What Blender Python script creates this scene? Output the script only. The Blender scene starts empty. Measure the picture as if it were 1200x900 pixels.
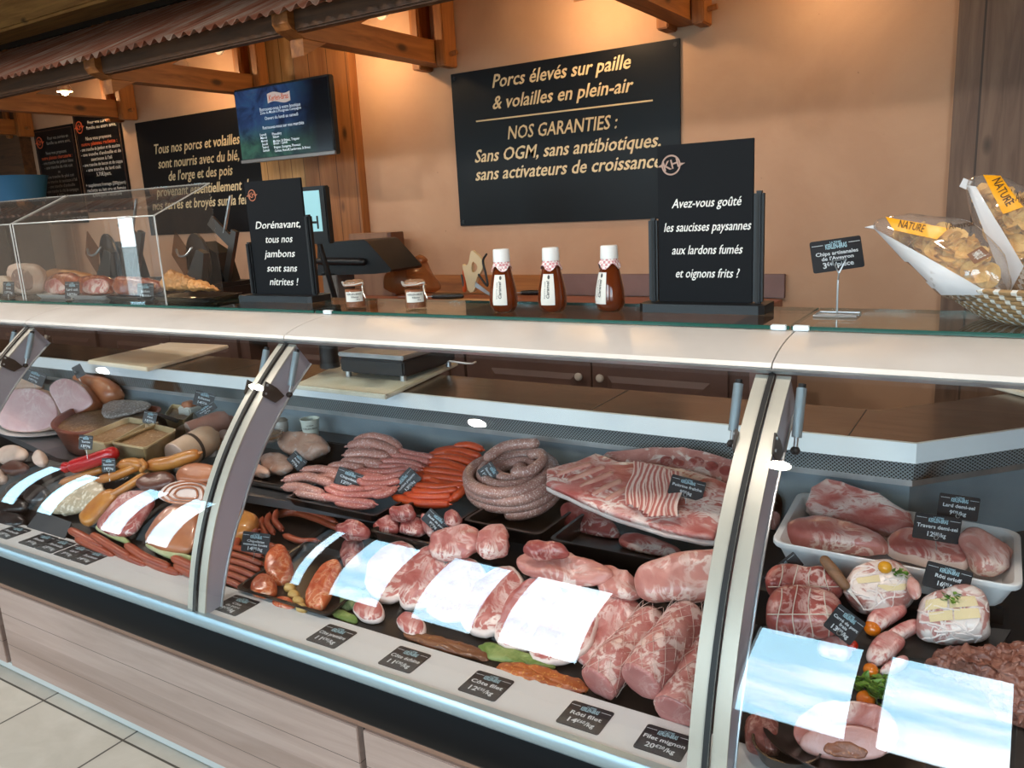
import bpy, bmesh, math, random
from mathutils import Vector as V, Matrix, noise
random.seed(7)
S = bpy.context.scene
COL = S.collection
PI = math.pi

# ------------------------------------------------------------------ camera
EYE = V((0, 0, 1.60))
FPX = 949.7
RC = Matrix(((0.849256, -0.071096, 0.523166), (0.525380, 0.211376, -0.824202), (-0.051985, 0.974817, 0.216868)))
qq = RC.to_quaternion().normalized()
RC = qq.to_matrix()
cd = bpy.data.cameras.new('camera')
cam = bpy.data.objects.new('camera', cd)
COL.objects.link(cam)
cam.location = EYE
cam.rotation_mode = 'QUATERNION'
cam.rotation_quaternion = qq
cd.sensor_fit = 'HORIZONTAL'
cd.sensor_width = 36.0
cd.lens = 36.0 * FPX / 1200.0
cd.clip_start = 0.02
S.camera = cam

# ------------------------------------------------------------------ colour management
S.view_settings.view_transform = 'Standard'
S.view_settings.look = 'None'
S.view_settings.gamma = 1.0
S.view_settings.use_curve_mapping = False
S.view_settings.exposure = -0.04
S.cycles.max_bounces = 12
S.cycles.transparent_max_bounces = 24
S.cycles.sample_clamp_indirect = 6.0
S.cycles.caustics_reflective = False
S.cycles.caustics_refractive = False

# ------------------------------------------------------------------ world: bright sky with broken cloud
SKY = 11.0
w = bpy.data.worlds.new('sky'); S.world = w; w.use_nodes = True
nt = w.node_tree; nt.nodes.clear()
o = nt.nodes.new('ShaderNodeOutputWorld'); bg = nt.nodes.new('ShaderNodeBackground')
tc = nt.nodes.new('ShaderNodeTexCoord'); mp = nt.nodes.new('ShaderNodeMapping')
mp.inputs['Scale'].default_value = (1.0, 1.0, 2.2)
nz = nt.nodes.new('ShaderNodeTexNoise'); nz.inputs['Scale'].default_value = 3.2; nz.inputs['Detail'].default_value = 6; nz.inputs['Roughness'].default_value = 0.55
rp = nt.nodes.new('ShaderNodeValToRGB')
rp.color_ramp.elements[0].position = 0.43; rp.color_ramp.elements[0].color = (0.47, 0.81, 1.0, 1)
rp.color_ramp.elements[1].position = 0.64; rp.color_ramp.elements[1].color = (1.22, 1.24, 1.27, 1)
nt.links.new(tc.outputs['Generated'], mp.inputs[0]); nt.links.new(mp.outputs[0], nz.inputs['Vector'])
nt.links.new(nz.outputs['Fac'], rp.inputs[0]); nt.links.new(rp.outputs[0], bg.inputs[0])
bg.inputs[1].default_value = SKY
nt.links.new(bg.outputs[0], o.inputs[0])

# ------------------------------------------------------------------ pixel helpers: a pixel of the 1200 x 900 photo to a point of the place
def ray(px, py):
    return RC @ V((px - 600.0, 450.0 - py, -FPX))
def pz(px, py, z):
    d = ray(px, py); return EYE + d * ((z - EYE.z) / d.z)
def py_(px, py, y):
    d = ray(px, py); return EYE + d * (y / d.y)
def px_(px, py, x):
    d = ray(px, py); return EYE + d * (x / d.x)
def pp(px, py, o, n):
    d = ray(px, py); return EYE + d * ((o - EYE).dot(n) / d.dot(n))

# ------------------------------------------------------------------ materials
MATS = {}
def _nodes(name):
    m = bpy.data.materials.new(name); m.use_nodes = True
    t = m.node_tree; p = t.nodes['Principled BSDF']
    return m, t, p
def N(t, kind, **kw):
    n = t.nodes.new('ShaderNode' + kind)
    for k, v in kw.items():
        if k in n.inputs: n.inputs[k].default_value = v
        else: setattr(n, k, v)
    return n
def c4(c): return (c[0], c[1], c[2], 1.0)
def hx(s):
    def f(v):
        v /= 255.0
        return v / 12.92 if v <= .04045 else ((v + .055) / 1.055) ** 2.4
    return tuple(f(int(s[i:i + 2], 16)) for i in (0, 2, 4))
def coord(t, scale=(1, 1, 1), rot=(0, 0, 0)):
    a = N(t, 'TexCoord'); b = N(t, 'Mapping'); b.inputs['Scale'].default_value = scale; b.inputs['Rotation'].default_value = rot
    t.links.new(a.outputs['Object'], b.inputs[0]); return b.outputs[0]
def ramp(t, src, stops):
    r = N(t, 'ValToRGB'); e = r.color_ramp.elements
    while len(e) < len(stops): e.new(0.5)
    for i, (pos, c) in enumerate(stops):
        e[i].position = pos; e[i].color = c4(c)
    t.links.new(src, r.inputs[0]); return r.outputs[0]
def mix(t, fac, a, b, blend='MIX'):
    m = N(t, 'MixRGB', blend_type=blend)
    for s, i in ((fac, 0), (a, 1), (b, 2)):
        if hasattr(s, 'is_linked') or hasattr(s, 'links'): t.links.new(s, m.inputs[i])
        else: m.inputs[i].default_value = s if i == 0 else c4(s)
    return m.outputs[0]
def bump(t, p, h, strength=0.3, dist=0.01):
    b = N(t, 'Bump', Strength=strength, Distance=dist); t.links.new(h, b.inputs['Height']); t.links.new(b.outputs[0], p.inputs['Normal'])
def noise_tex(t, vec, scale, detail=4, rough=0.55, dist=0.0):
    n = N(t, 'TexNoise', Scale=scale, Detail=detail, Roughness=rough, Distortion=dist); t.links.new(vec, n.inputs['Vector']); return n.outputs['Fac']

def M(name, c, rough=0.5, metal=0.0, c2=None, ns=20.0, lo=0.4, hi=0.62, bs=0.0, bscale=None, spec=None, coat=0.0, stretch=(1, 1, 1), emit=0.0, sss=0.0):
    if name in MATS: return MATS[name]
    m, t, p = _nodes(name)
    p.inputs['Roughness'].default_value = rough; p.inputs['Metallic'].default_value = metal
    if spec is not None: p.inputs['Specular IOR Level'].default_value = spec
    if coat: p.inputs['Coat Weight'].default_value = coat; p.inputs['Coat Roughness'].default_value = 0.12
    p.inputs['Base Color'].default_value = c4(c)
    if emit:
        p.inputs['Emission Color'].default_value = c4(c); p.inputs['Emission Strength'].default_value = emit
    vec = coord(t, stretch)
    if c2 is not None:
        f = noise_tex(t, vec, ns)
        t.links.new(ramp(t, f, [(lo, c), (hi, c2)]), p.inputs['Base Color'])
    if bs:
        bump(t, p, noise_tex(t, vec, bscale or ns), bs)
    MATS[name] = m
    return m

def wood(name, c, c2, axis=0, scale=1.0, rough=0.5, plank=None, knots=True, contrast=1.0):
    if name in MATS: return MATS[name]
    m, t, p = _nodes(name)
    sc = [14 * scale] * 3; sc[axis] = 1.1 * scale
    v = coord(t, tuple(sc))
    f = noise_tex(t, v, 1.6, 6, 0.6, 0.6)
    col = ramp(t, f, [(0.34, c2), (0.62, c)])
    if knots:
        sk = [9 * scale] * 3; sk[axis] = 4.2 * scale
        vo = N(t, 'TexVoronoi', Scale=0.55, Randomness=1.0); t.links.new(coord(t, tuple(sk)), vo.inputs['Vector'])
        kf = ramp(t, vo.outputs['Distance'], [(0.05, (1, 1, 1)), (0.13, (0, 0, 0))])
        col = mix(t, kf, col, tuple(x * 0.25 for x in c2))
    if plank:
        pax, width, gap = plank      # planks repeat along axis pax
        sx = N(t, 'SeparateXYZ'); t.links.new(coord(t), sx.inputs[0])
        mo = N(t, 'Math', operation='PINGPONG'); t.links.new(sx.outputs[pax], mo.inputs[0]); mo.inputs[1].default_value = width / 2
        gt = N(t, 'Math', operation='LESS_THAN'); t.links.new(mo.outputs[0], gt.inputs[0]); gt.inputs[1].default_value = gap
        dv = N(t, 'Math', operation='DIVIDE'); t.links.new(sx.outputs[pax], dv.inputs[0]); dv.inputs[1].default_value = width
        ro = N(t, 'Math', operation='ROUND'); t.links.new(dv.outputs[0], ro.inputs[0])
        wn = N(t, 'TexWhiteNoise', noise_dimensions='1D'); t.links.new(ro.outputs[0], wn.inputs['W'])
        col = mix(t, ramp(t, wn.outputs[0], [(0, (0.78, 0.78, 0.78)), (1, (1.12, 1.1, 1.08))]), col, col) if False else mix(t, 1.0, col, ramp(t, wn.outputs[0], [(0, (0.80, 0.78, 0.76)), (1, (1.0, 1.0, 1.0))]), 'MULTIPLY')
        col = mix(t, gt.outputs[0], col, tuple(x * 0.35 for x in c2))
    t.links.new(col, p.inputs['Base Color'])
    p.inputs['Roughness'].default_value = rough
    bump(t, p, f, 0.12)
    MATS[name] = m
    return m

def meat(name, lean, lean2, fat, fat_amt=0.35, scale=18.0, rough=0.32, stretch=(1, 1, 1), rim=0.0, rim_w=0.86, veins=True, coat=0.3):
    """raw or cooked meat: two lean tones, marbled fat, a fat rim that follows the piece's own 'rim' attribute"""
    if name in MATS: return MATS[name]
    m, t, p = _nodes(name)
    if not name.startswith(('ham', 'poultry', 'glazed', 'marin', 'roasted', 'minced', 'roast_cooked')):
        lean = tuple(x * k for x, k in zip(lean, (.80, .70, .70))); lean2 = tuple(x * k for x, k in zip(lean2, (.84, .74, .74))); fat = tuple(x * .93 for x in fat)
    v = coord(t, stretch)
    f1 = noise_tex(t, v, scale, 5, 0.6, 0.5)
    col = ramp(t, f1, [(0.36, lean), (0.62, lean2)])
    f2 = noise_tex(t, v, scale * 1.3, 5, 0.6, 0.9)
    if veins:
        a = N(t, 'Math', operation='SUBTRACT'); t.links.new(f2, a.inputs[0]); a.inputs[1].default_value = 0.5
        b = N(t, 'Math', operation='ABSOLUTE'); t.links.new(a.outputs[0], b.inputs[0])
        k = 0.05 * fat_amt / 0.35
        fm = ramp(t, b.outputs[0], [(k * 0.35, (1, 1, 1)), (k * 1.2, (0, 0, 0))])
        f3 = noise_tex(t, v, scale * 0.45, 2)
        gate = ramp(t, f3, [(0.42, (0, 0, 0)), (0.60, (1, 1, 1))])
        fm = mix(t, 1.0, fm, gate, 'MULTIPLY')
    else:
        fm = ramp(t, f2, [(0.68 - fat_amt * 0.5, (0, 0, 0)), (0.76 - fat_amt * 0.5, (1, 1, 1))])
    col = mix(t, fm, col, fat)
    if rim:
        at = N(t, 'Attribute', attribute_name='rim')
        ad = N(t, 'Math', operation='MULTIPLY_ADD'); t.links.new(f2, ad.inputs[0]); ad.inputs[1].default_value = 0.14; t.links.new(at.outputs['Fac'], ad.inputs[2])
        rf = ramp(t, ad.outputs[0], [(rim_w + 0.05, (0, 0, 0)), (min(1, rim_w + 0.09), (1, 1, 1))])
        col = mix(t, rf, col, fat)
    t.links.new(col, p.inputs['Base Color'])
    p.inputs['Roughness'].default_value = rough
    p.inputs['Coat Weight'].default_value = coat; p.inputs['Coat Roughness'].default_value = 0.25
    bump(t, p, f2, 0.35, 0.006)
    MATS[name] = m
    return m

def speck(name, c, cspeck, scale=170.0, amt=0.42, rough=0.38, c2=None, coat=0.25):
    """sausage filling seen through its casing"""
    if name in MATS: return MATS[name]
    m, t, p = _nodes(name)
    v = coord(t)
    f = noise_tex(t, v, scale, 3, 0.6)
    g = noise_tex(t, v, scale * 0.12, 3, 0.6)
    base = ramp(t, g, [(0.38, c), (0.62, c2 or tuple(x * 0.78 for x in c))])
    col = mix(t, ramp(t, f, [(1 - amt - 0.04, (0, 0, 0)), (1 - amt + 0.08, (1, 1, 1))]), base, cspeck)
    t.links.new(col, p.inputs['Base Color']); p.inputs['Roughness'].default_value = rough
    p.inputs['Coat Weight'].default_value = coat; p.inputs['Coat Roughness'].default_value = 0.2
    bump(t, p, f, 0.15, 0.003)
    MATS[name] = m
    return m

def glass(name, r0=0.045, tint=(1, 1, 1), rough=0.0, haze=0.0, hazec=(1, 1, 1)):
    """clear sheet: what is not mirrored (Schlick) passes straight through"""
    if name in MATS: return MATS[name]
    m = bpy.data.materials.new(name); m.use_nodes = True; t = m.node_tree; t.nodes.clear()
    out = N(t, 'OutputMaterial'); tr = N(t, 'BsdfTransparent', Color=c4(tint)); gl = N(t, 'BsdfGlossy', Roughness=rough)
    lw = N(t, 'LayerWeight', Blend=0.5)
    pw = N(t, 'Math', operation='POWER'); t.links.new(lw.outputs['Facing'], pw.inputs[0]); pw.inputs[1].default_value = 5.0
    ma = N(t, 'Math', operation='MULTIPLY_ADD'); t.links.new(pw.outputs[0], ma.inputs[0]); ma.inputs[1].default_value = 1 - r0; ma.inputs[2].default_value = r0
    mx = N(t, 'MixShader'); t.links.new(ma.outputs[0], mx.inputs[0]); t.links.new(tr.outputs[0], mx.inputs[1]); t.links.new(gl.outputs[0], mx.inputs[2])
    sh = mx.outputs[0]
    if haze:
        df = N(t, 'BsdfDiffuse', Color=c4(hazec)); m2 = N(t, 'MixShader'); m2.inputs[0].default_value = haze
        t.links.new(sh, m2.inputs[1]); t.links.new(df.outputs[0], m2.inputs[2]); sh = m2.outputs[0]
    t.links.new(sh, out.inputs[0])
    MATS[name] = m
    return m

# ------------------------------------------------------------------ mesh builder (world coordinates)
class B:
    def __init__(s): s.v = []; s.f = []; s.rim = {}
    def add(s, vs, fs):
        k = len(s.v); s.v += [V(a) for a in vs]; s.f += [tuple(i + k for i in f) for f in fs]; return k
    def box(s, a, b, bev=0.0, M_=None):
        """axis box between two corners, optionally with bevelled edges and a transform"""
        bm = bmesh.new(); bmesh.ops.create_cube(bm, size=1.0)
        a = V(a); b = V(b); c = (a + b) / 2; d = V((abs(b.x - a.x), abs(b.y - a.y), abs(b.z - a.z)))
        for q in bm.verts: q.co = V((q.co.x * d.x, q.co.y * d.y, q.co.z * d.z)) + c
        if bev: bmesh.ops.bevel(bm, geom=bm.edges[:], offset=min(bev, min(d) * 0.45), segments=2, affect='EDGES')
        s.bm(bm, M_); return s
    def bm(s, bm, M_=None):
        bm.verts.index_update(); k = len(s.v)
        s.v += [(M_ @ q.co if M_ else q.co.copy()) for q in bm.verts]
        s.f += [tuple(q.index + k for q in f.verts) for f in bm.faces]; bm.free(); return s
    def obox(s, o, u, v, n, su, sv, sn, bev=0.0):
        """box with corner-centre o, axes u v n (unit), centred in u and v, rising from o along n"""
        M_ = Matrix((( u.x, v.x, n.x, o.x), (u.y, v.y, n.y, o.y), (u.z, v.z, n.z, o.z), (0, 0, 0, 1)))
        return s.box((-su / 2, -sv / 2, 0), (su / 2, sv / 2, sn), bev, M_)
    def tube(s, path, r, seg=10, cap='round', up=None):
        path = [V(p) for p in path]; n = len(path)
        rs = r if isinstance(r, (list, tuple)) else [r] * n
        rings = []
        t0 = (path[1] - path[0]).normalized()
        ref = V((0, 0, 1)) if abs(t0.z) < 0.9 else V((1, 0, 0))
        nx = t0.cross(ref).normalized()
        P = []; 
        for i in range(n):
            if i == 0: t = path[1] - path[0]
            elif i == n - 1: t = path[-1] - path[-2]
            else: t = path[i + 1] - path[i - 1]
            t.normalize(); nx = (nx - t * nx.dot(t)).normalized(); ny = t.cross(nx)
            P.append((path[i], t.copy(), nx.copy(), ny.copy(), rs[i]))
        if cap == 'round':
            p, t, a, b, q = P[0]; e = [(p - t * q * math.sin(k), t, a, b, max(q * math.cos(k), 1e-4)) for k in (1.35, 0.9, 0.45)]
            p, t, a, b, q = P[-1]; g = [(p + t * q * math.sin(k), t, a, b, max(q * math.cos(k), 1e-4)) for k in (0.45, 0.9, 1.35)]
            P = e + P + g
        for p, t, a, b, q in P:
            rings.append([p + (a * math.cos(2 * PI * k / seg) + b * math.sin(2 * PI * k / seg)) * q for k in range(seg)])
        vs = [x for rg in rings for x in rg]; fs = []
        for i in range(len(rings) - 1):
            for k in range(seg):
                fs.append((i * seg + k, i * seg + (k + 1) % seg, (i + 1) * seg + (k + 1) % seg, (i + 1) * seg + k))
        fs.append(tuple(range(seg - 1, -1, -1))); fs.append(tuple(range((len(rings) - 1) * seg, len(rings) * seg)))
        s.add(vs, fs); return s
    def lathe(s, prof, o=(0, 0, 0), seg=28, closed=True, axes=None, sx=1.0, sy=1.0):
        """profile of (radius, height) turned about z at o"""
        o = V(o); vs = []; fs = []; n = len(prof)
        for r, h in prof:
            for k in range(seg):
                a = 2 * PI * k / seg
                q = V((r * math.cos(a) * sx, r * math.sin(a) * sy, h))
                vs.append(o + (axes @ q if axes else q))
        for i in range(n - 1):
            for k in range(seg):
                fs.append((i * seg + k, i * seg + (k + 1) % seg, (i + 1) * seg + (k + 1) % seg, (i + 1) * seg + k))
        if closed:
            if prof[0][0] > 1e-4: fs.append(tuple(range(seg - 1, -1, -1)))
            if prof[-1][0] > 1e-4: fs.append(tuple(range((n - 1) * seg, n * seg)))
        s.add(vs, fs); return s
    def prism(s, poly, d):
        """polygon (list of points) swept along d"""
        poly = [V(p) for p in poly]; d = V(d); n = len(poly)
        fs = [tuple(range(n - 1, -1, -1)), tuple(range(n, 2 * n))] + [(i, (i + 1) % n, n + (i + 1) % n, n + i) for i in range(n)]
        s.add(poly + [p + d for p in poly], fs); return s
    def sheet(s, rows, closed=False):
        """grid of points, rows x cols"""
        n = len(rows[0]); vs = [p for r in rows for p in r]; fs = []
        for i in range(len(rows) - 1):
            for k in range(n - 1 + (1 if closed else 0)):
                fs.append((i * n + k, i * n + (k + 1) % n, (i + 1) * n + (k + 1) % n, (i + 1) * n + k))
        s.add(vs, fs); return s
    def slab(s, rows, th, closed=False):
        """grid thickened along its own normals"""
        R_ = len(rows); n = len(rows[0]); back = []
        for i in range(R_):
            r = []
            for k in range(n):
                a = V(rows[min(i + 1, R_ - 1)][k]) - V(rows[max(i - 1, 0)][k]); b = V(rows[i][min(k + 1, n - 1)]) - V(rows[i][max(k - 1, 0)])
                r.append(V(rows[i][k]) + a.cross(b).normalized() * th)
            back.append(r)
        k0 = len(s.v); s.sheet(rows); s.sheet([list(reversed(r)) for r in back]); m = R_ * n
        # edges
        def fr(i, k): return k0 + i * n + k
        def bk(i, k): return k0 + m + i * n + (n - 1 - k)
        for i in range(R_ - 1):
            s.f.append((fr(i, 0), fr(i + 1, 0), bk(i + 1, 0), bk(i, 0))); s.f.append((fr(i + 1, n - 1), fr(i, n - 1), bk(i, n - 1), bk(i + 1, n - 1)))
        for k in range(n - 1):
            s.f.append((fr(0, k + 1), fr(0, k), bk(0, k), bk(0, k + 1))); s.f.append((fr(R_ - 1, k), fr(R_ - 1, k + 1), bk(R_ - 1, k + 1), bk(R_ - 1, k)))
        return s
    def pillow(s, poly, n, up, down=0.0, rings=9, sharp=3.0, rough=0.0, rs=14.0, seed=0.0, chaikin=2, flat=0.55):
        """a lump with outline poly (3-D points on a plane of normal n): domed by `up`, its underside `down` below the outline, surface roughened"""
        p = [V(a) for a in poly]
        for _ in range(chaikin):
            q = []
            for i in range(len(p)):
                a, b = p[i], p[(i + 1) % len(p)]; q += [a * .75 + b * .25, a * .25 + b * .75]
            p = q
        while len(p) < 36:
            q = []
            for i in range(len(p)): q += [p[i], (p[i] + p[(i + 1) % len(p)]) / 2]
            p = q
        m = len(p); c = sum(p, V()) / m; n = V(n).normalized()
        k0 = len(s.v); vs = []; rim = []
        # top: rings from the rim to the middle
        prof = []
        for i in range(rings + 1):
            a = i / rings; r = math.cos(a * PI / 2) ** flat if i < rings else 0.0
            prof.append((r, up * math.sin(a * PI / 2) ** (1 / sharp * 2 if sharp else 1)))
        under = []
        if down:
            for i in range(1, 6):
                a = i / 5; under.append((math.cos(a * PI / 2) ** 0.5 if i < 5 else 0.0, -down * math.sin(a * PI / 2)))
        seq = list(reversed(under)) + prof if down else prof
        for r, h in seq:
            if r == 0.0: vs.append(c + n * h); rim.append(0.0)
            else:
                for q in p: vs.append(c + (q - c) * r + n * h); rim.append(r if h >= 0 else 1.0)
        if rough:
            for i, q in enumerate(vs):
                d = noise.noise_vector(q * rs + V((seed, seed * 1.7, seed * .3))) + noise.noise_vector(q * rs * 2.7 + V((seed, 0, seed))) * 0.4
                vs[i] = q + (d + noise.noise_vector(q * rs * .45 + V((seed * 2, 1, seed))) * .7) * rough
        fs = []; idx = 0; starts = []
        for r, h in seq:
            starts.append((idx, 1 if r == 0.0 else m)); idx += starts[-1][1]
        for (a, na), (b, nb) in zip(starts, starts[1:]):
            for k in range(m):
                k2 = (k + 1) % m
                if na == 1: fs.append((a, b + k2, b + k) if False else (a, b + k2, b + k))
                elif nb == 1: fs.append((a + k, a + k2, b))
                else: fs.append((a + k, a + k2, b + k2, b + k))
        if not down: fs.append(tuple(range(m - 1, -1, -1)))
        s.add(vs, fs)
        for i, q in enumerate(rim): s.rim[k0 + i] = q
        return s
    def text(s, body, o, u, v, size, align='CENTER', shear=0.0, bold=0.0, nib=0.0, th=0.0, lift=0.0008, width=None, space=1.0):
        """lettering lying on the plane through o with axes u (reading direction) and v (up)"""
        vs, fs = text_mesh(body, align, shear, bold, nib, space)
        u = V(u).normalized(); v = V(v).normalized(); n = u.cross(v); sc = size; su = size
        if width and vs:
            w_ = max(a[0] for a in vs) - min(a[0] for a in vs); su = min(size * 1.25, width / w_) if width else size
        s.add([V(o) + u * (a[0] * su) + v * (a[1] * sc) + n * (lift + a[2] * 0.0005) for a in vs], fs); return s

_TC = {}
def text_mesh(body, align, shear, bold, nib, space=1.0):
    key = (body, align, shear, bold, nib, space)
    if key in _TC: return _TC[key]
    cu = bpy.data.curves.new('lettering', 'FONT'); cu.body = body; cu.size = 1.0; cu.align_x = align; cu.align_y = 'CENTER'; cu.shear = shear
    cu.offset = bold; cu.resolution_u = 2; cu.fill_mode = 'FRONT'; cu.space_character = space
    ob = bpy.data.objects.new('lettering', cu); COL.objects.link(ob)
    dg = bpy.context.evaluated_depsgraph_get(); dg.update()
    me = bpy.data.meshes.new_from_object(ob.evaluated_get(dg))
    vs = [tuple(q.co) for q in me.vertices]; fs = [tuple(p.vertices) for p in me.polygons]
    bpy.data.objects.remove(ob); bpy.data.curves.remove(cu); bpy.data.meshes.remove(me)
    if nib:
        base, bf = vs, fs; vs = []; fs = []
        for j in range(4):
            k = len(vs); d = (j / 3 - 0.5) * nib
            vs += [(a + d, b + d * 0.55, j * 0.12) for a, b, c in base]; fs += [tuple(i + k for i in f) for f in bf]
    _TC[key] = (vs, fs)
    return vs, fs

# ------------------------------------------------------------------ objects
def put(name, b, m, parent=None, smooth=True, at=None, angle=40.0):
    """link one builder as ONE mesh object, its origin at the thing's base"""
    me = bpy.data.meshes.new(name)
    if parent is not None: org = parent['_o'] if False else V(parent.matrix_world.translation) if False else ORG[parent.name]
    else:
        if at is not None: org = V(at)
        else:
            lo = V((min(q.x for q in b.v), min(q.y for q in b.v), min(q.z for q in b.v))); hi = V((max(q.x for q in b.v), max(q.y for q in b.v), 0))
            org = V(((lo.x + hi.x) / 2, (lo.y + hi.y) / 2, lo.z))
    me.from_pydata([q - org for q in b.v], [], b.f)
    if b.rim:
        a = me.attributes.new('rim', 'FLOAT', 'POINT')
        for i, x in b.rim.items(): a.data[i].value = x
    bm = bmesh.new(); bm.from_mesh(me); bmesh.ops.recalc_face_normals(bm, faces=bm.faces[:]); bm.to_mesh(me); bm.free()
    me.materials.append(m)
    if smooth:
        me.shade_smooth()
        if angle: me.set_sharp_from_angle(angle=math.radians(angle))
    ob = bpy.data.objects.new(name, me); COL.objects.link(ob)
    if parent is None: ob.location = org
    else: ob.parent = parent
    ORG[ob.name] = org
    return ob
ORG = {}
def tag(o, label, cat, group=None):
    o['label'] = label; o['category'] = cat
    if group: o['group'] = group
    return o
def thing(name, label, cat, loc, group=None):
    e = bpy.data.objects.new(name, None); COL.objects.link(e); e.location = V(loc); e.empty_display_size = 0.05
    ORG[e.name] = V(loc); return tag(e, label, cat, group)
def struct(name, b, m, parent=None, smooth=False):
    o = put(name, b, m, parent, smooth, at=(0, 0, 0) if parent is None else None)
    if parent is None: o['kind'] = 'structure'
    return o
def clone(root, loc, label=None, group=None, rot=None):
    def cp(o, par):
        c = o.copy(); COL.objects.link(c); ORG[c.name] = ORG[o.name]
        if par is not None: c.parent = par
        for ch in list(o.children): cp(ch, c)
        return c
    r = cp(root, None); r.location = V(loc); ORG[r.name] = V(loc)
    if rot is not None: r.rotation_euler = rot
    if label: r['label'] = label
    if group: r['group'] = group
    return r
def smoothpath(pts, n=6):
    """Catmull-Rom through the points"""
    p = [V(a) for a in pts]; q = [p[0] * 2 - p[1]] + p + [p[-1] * 2 - p[-2]]; out = []
    for i in range(1, len(q) - 2):
        for k in range(n):
            t = k / n
            out.append(0.5 * ((2 * q[i]) + (q[i + 1] - q[i - 1]) * t + (2 * q[i - 1] - 5 * q[i] + 4 * q[i + 1] - q[i + 2]) * t * t + (3 * q[i] - q[i - 1] - 3 * q[i + 1] + q[i + 2]) * t ** 3))
    out.append(p[-1]); return out
def wobble(o, u, s=0.0): return o
# ================================================================== LAMPS OF THE ROOM (positions; each lamp is built with its light further down)
WALL_LAMPS = [(-1.84, 3.66, 2.58, 14), (-0.76, 3.66, 2.58, 6.5), (-3.30, 3.66, 2.58, 13), (-4.75, 3.66, 2.58, 10), (-6.1, 3.66, 2.58, 6)]
CEIL_SPOTS = [(-4.4, 0.9), (-2.6, 0.7), (-0.9, 0.6), (0.9, 0.5), (-6.2, 0.9)]
WY = 4.0          # back wall
FY = -2.0         # shop front
ZC = 3.45         # ceiling
XL, XR = -9.5, 3.2

# ================================================================== ROOM SHELL
def plaster(name, c, c2):
    if name in MATS: return MATS[name]
    m, t, p = _nodes(name)
    v = coord(t)
    f = noise_tex(t, v, 1.6, 5, 0.6, 0.4)
    col = ramp(t, f, [(0.35, c), (0.65, c2)])
    pits = noise_tex(t, v, 34, 2)
    col = mix(t, ramp(t, pits, [(0.74, (0, 0, 0)), (0.80, (1, 1, 1))]), col, tuple(x * .6 for x in c))
    t.links.new(col, p.inputs['Base Color']); p.inputs['Roughness'].default_value = 0.8
    bump(t, p, noise_tex(t, v, 9, 5, 0.6, 0.8), 0.12, 0.02)
    MATS[name] = m; return m
m_plaster = plaster('plaster', hx('b48e72'), hx('c09b7e'))
m_white = M('white_paint', hx('d8d4cc'), 0.7)
m_oak = wood('oak_beam', hx('a86a34'), hx('7d4a20'), axis=1, scale=1.0, rough=0.55)
m_oakx = wood('oak_beam_long', hx('a86a34'), hx('7d4a20'), axis=0, scale=1.0, rough=0.55)
m_oakz = wood('oak_post', hx('a86a34'), hx('74431e'), axis=2, scale=1.0, rough=0.55)
m_oakd = wood('oak_dark', hx('5d3d24'), hx('3d2716'), axis=0, scale=1.0, rough=0.6)
m_planklight = wood('plank_light', hx('c79a60'), hx('a87840'), axis=2, scale=1.0, rough=0.5, plank=(0, 0.115, 0.003))
m_plankwarm = wood('plank_warm', hx('a8703f'), hx('8a552b'), axis=2, scale=1.0, rough=0.5, plank=(0, 0.155, 0.003))
m_plankgrey = wood('plank_grey', hx('7f6552'), hx('62493a'), axis=2, scale=1.0, rough=0.6, plank=(0, 0.19, 0.004))

def tiles(name):
    m, t, p = _nodes(name)
    v = coord(t)
    br = N(t, 'TexBrick'); br.offset = 0.0; br.squash = 1.0
    br.inputs['Scale'].default_value = 1.0; br.inputs['Brick Width'].default_value = 0.46; br.inputs['Row Height'].default_value = 0.46
    br.inputs['Mortar Size'].default_value = 0.004; br.inputs['Mortar Smooth'].default_value = 0.1
    br.inputs['Color1'].default_value = c4(hx('b9b4aa')); br.inputs['Color2'].default_value = c4(hx('c2bdb2')); br.inputs['Mortar'].default_value = c4(hx('4a4640'))
    mp_ = N(t, 'Mapping'); mp_.inputs['Location'].default_value = (0.02, 0.145, 0); t.links.new(v, mp_.inputs[0]); t.links.new(mp_.outputs[0], br.inputs['Vector'])
    f = noise_tex(t, v, 5, 6, 0.6, 0.5)
    col = mix(t, 0.5, br.outputs['Color'], ramp(t, f, [(0.3, (0.62, 0.60, 0.56)), (0.7, (1, 1, 1))]), 'MULTIPLY')
    st = noise_tex(t, v, 16, 3)
    col = mix(t, ramp(t, st, [(0.76, (0, 0, 0)), (0.80, (1, 1, 1))]), col, hx('5a524a'))
    t.links.new(col, p.inputs['Base Color']); p.inputs['Roughness'].default_value = 0.38
    bump(t, p, br.outputs['Fac'], -0.3, 0.004)
    return m
m_tile = tiles('floor_tile')
b = B().box((XL, FY - .3, -0.12), (XR, WY + .3, 0)); struct('floor', b, m_tile)
b = B().box((XL, FY - .3, ZC), (XR, WY + .3, ZC + .12)); struct('ceiling', b, wood('ceiling_boards', hx('8a6440'), hx('6a4a2c'), axis=0, rough=.6, plank=(1, 0.18, 0.004)))
b = B().box((XL, WY, 0), (XR, WY + .2, ZC)); struct('wall_back', b, m_plaster)
b = B().box((XL - .2, FY, 0), (XL, WY, ZC)); struct('wall_left', b, m_plaster)
b = B().box((XR, FY, 0), (XR + .2, WY, ZC)); struct('wall_right', b, m_plaster)
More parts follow.
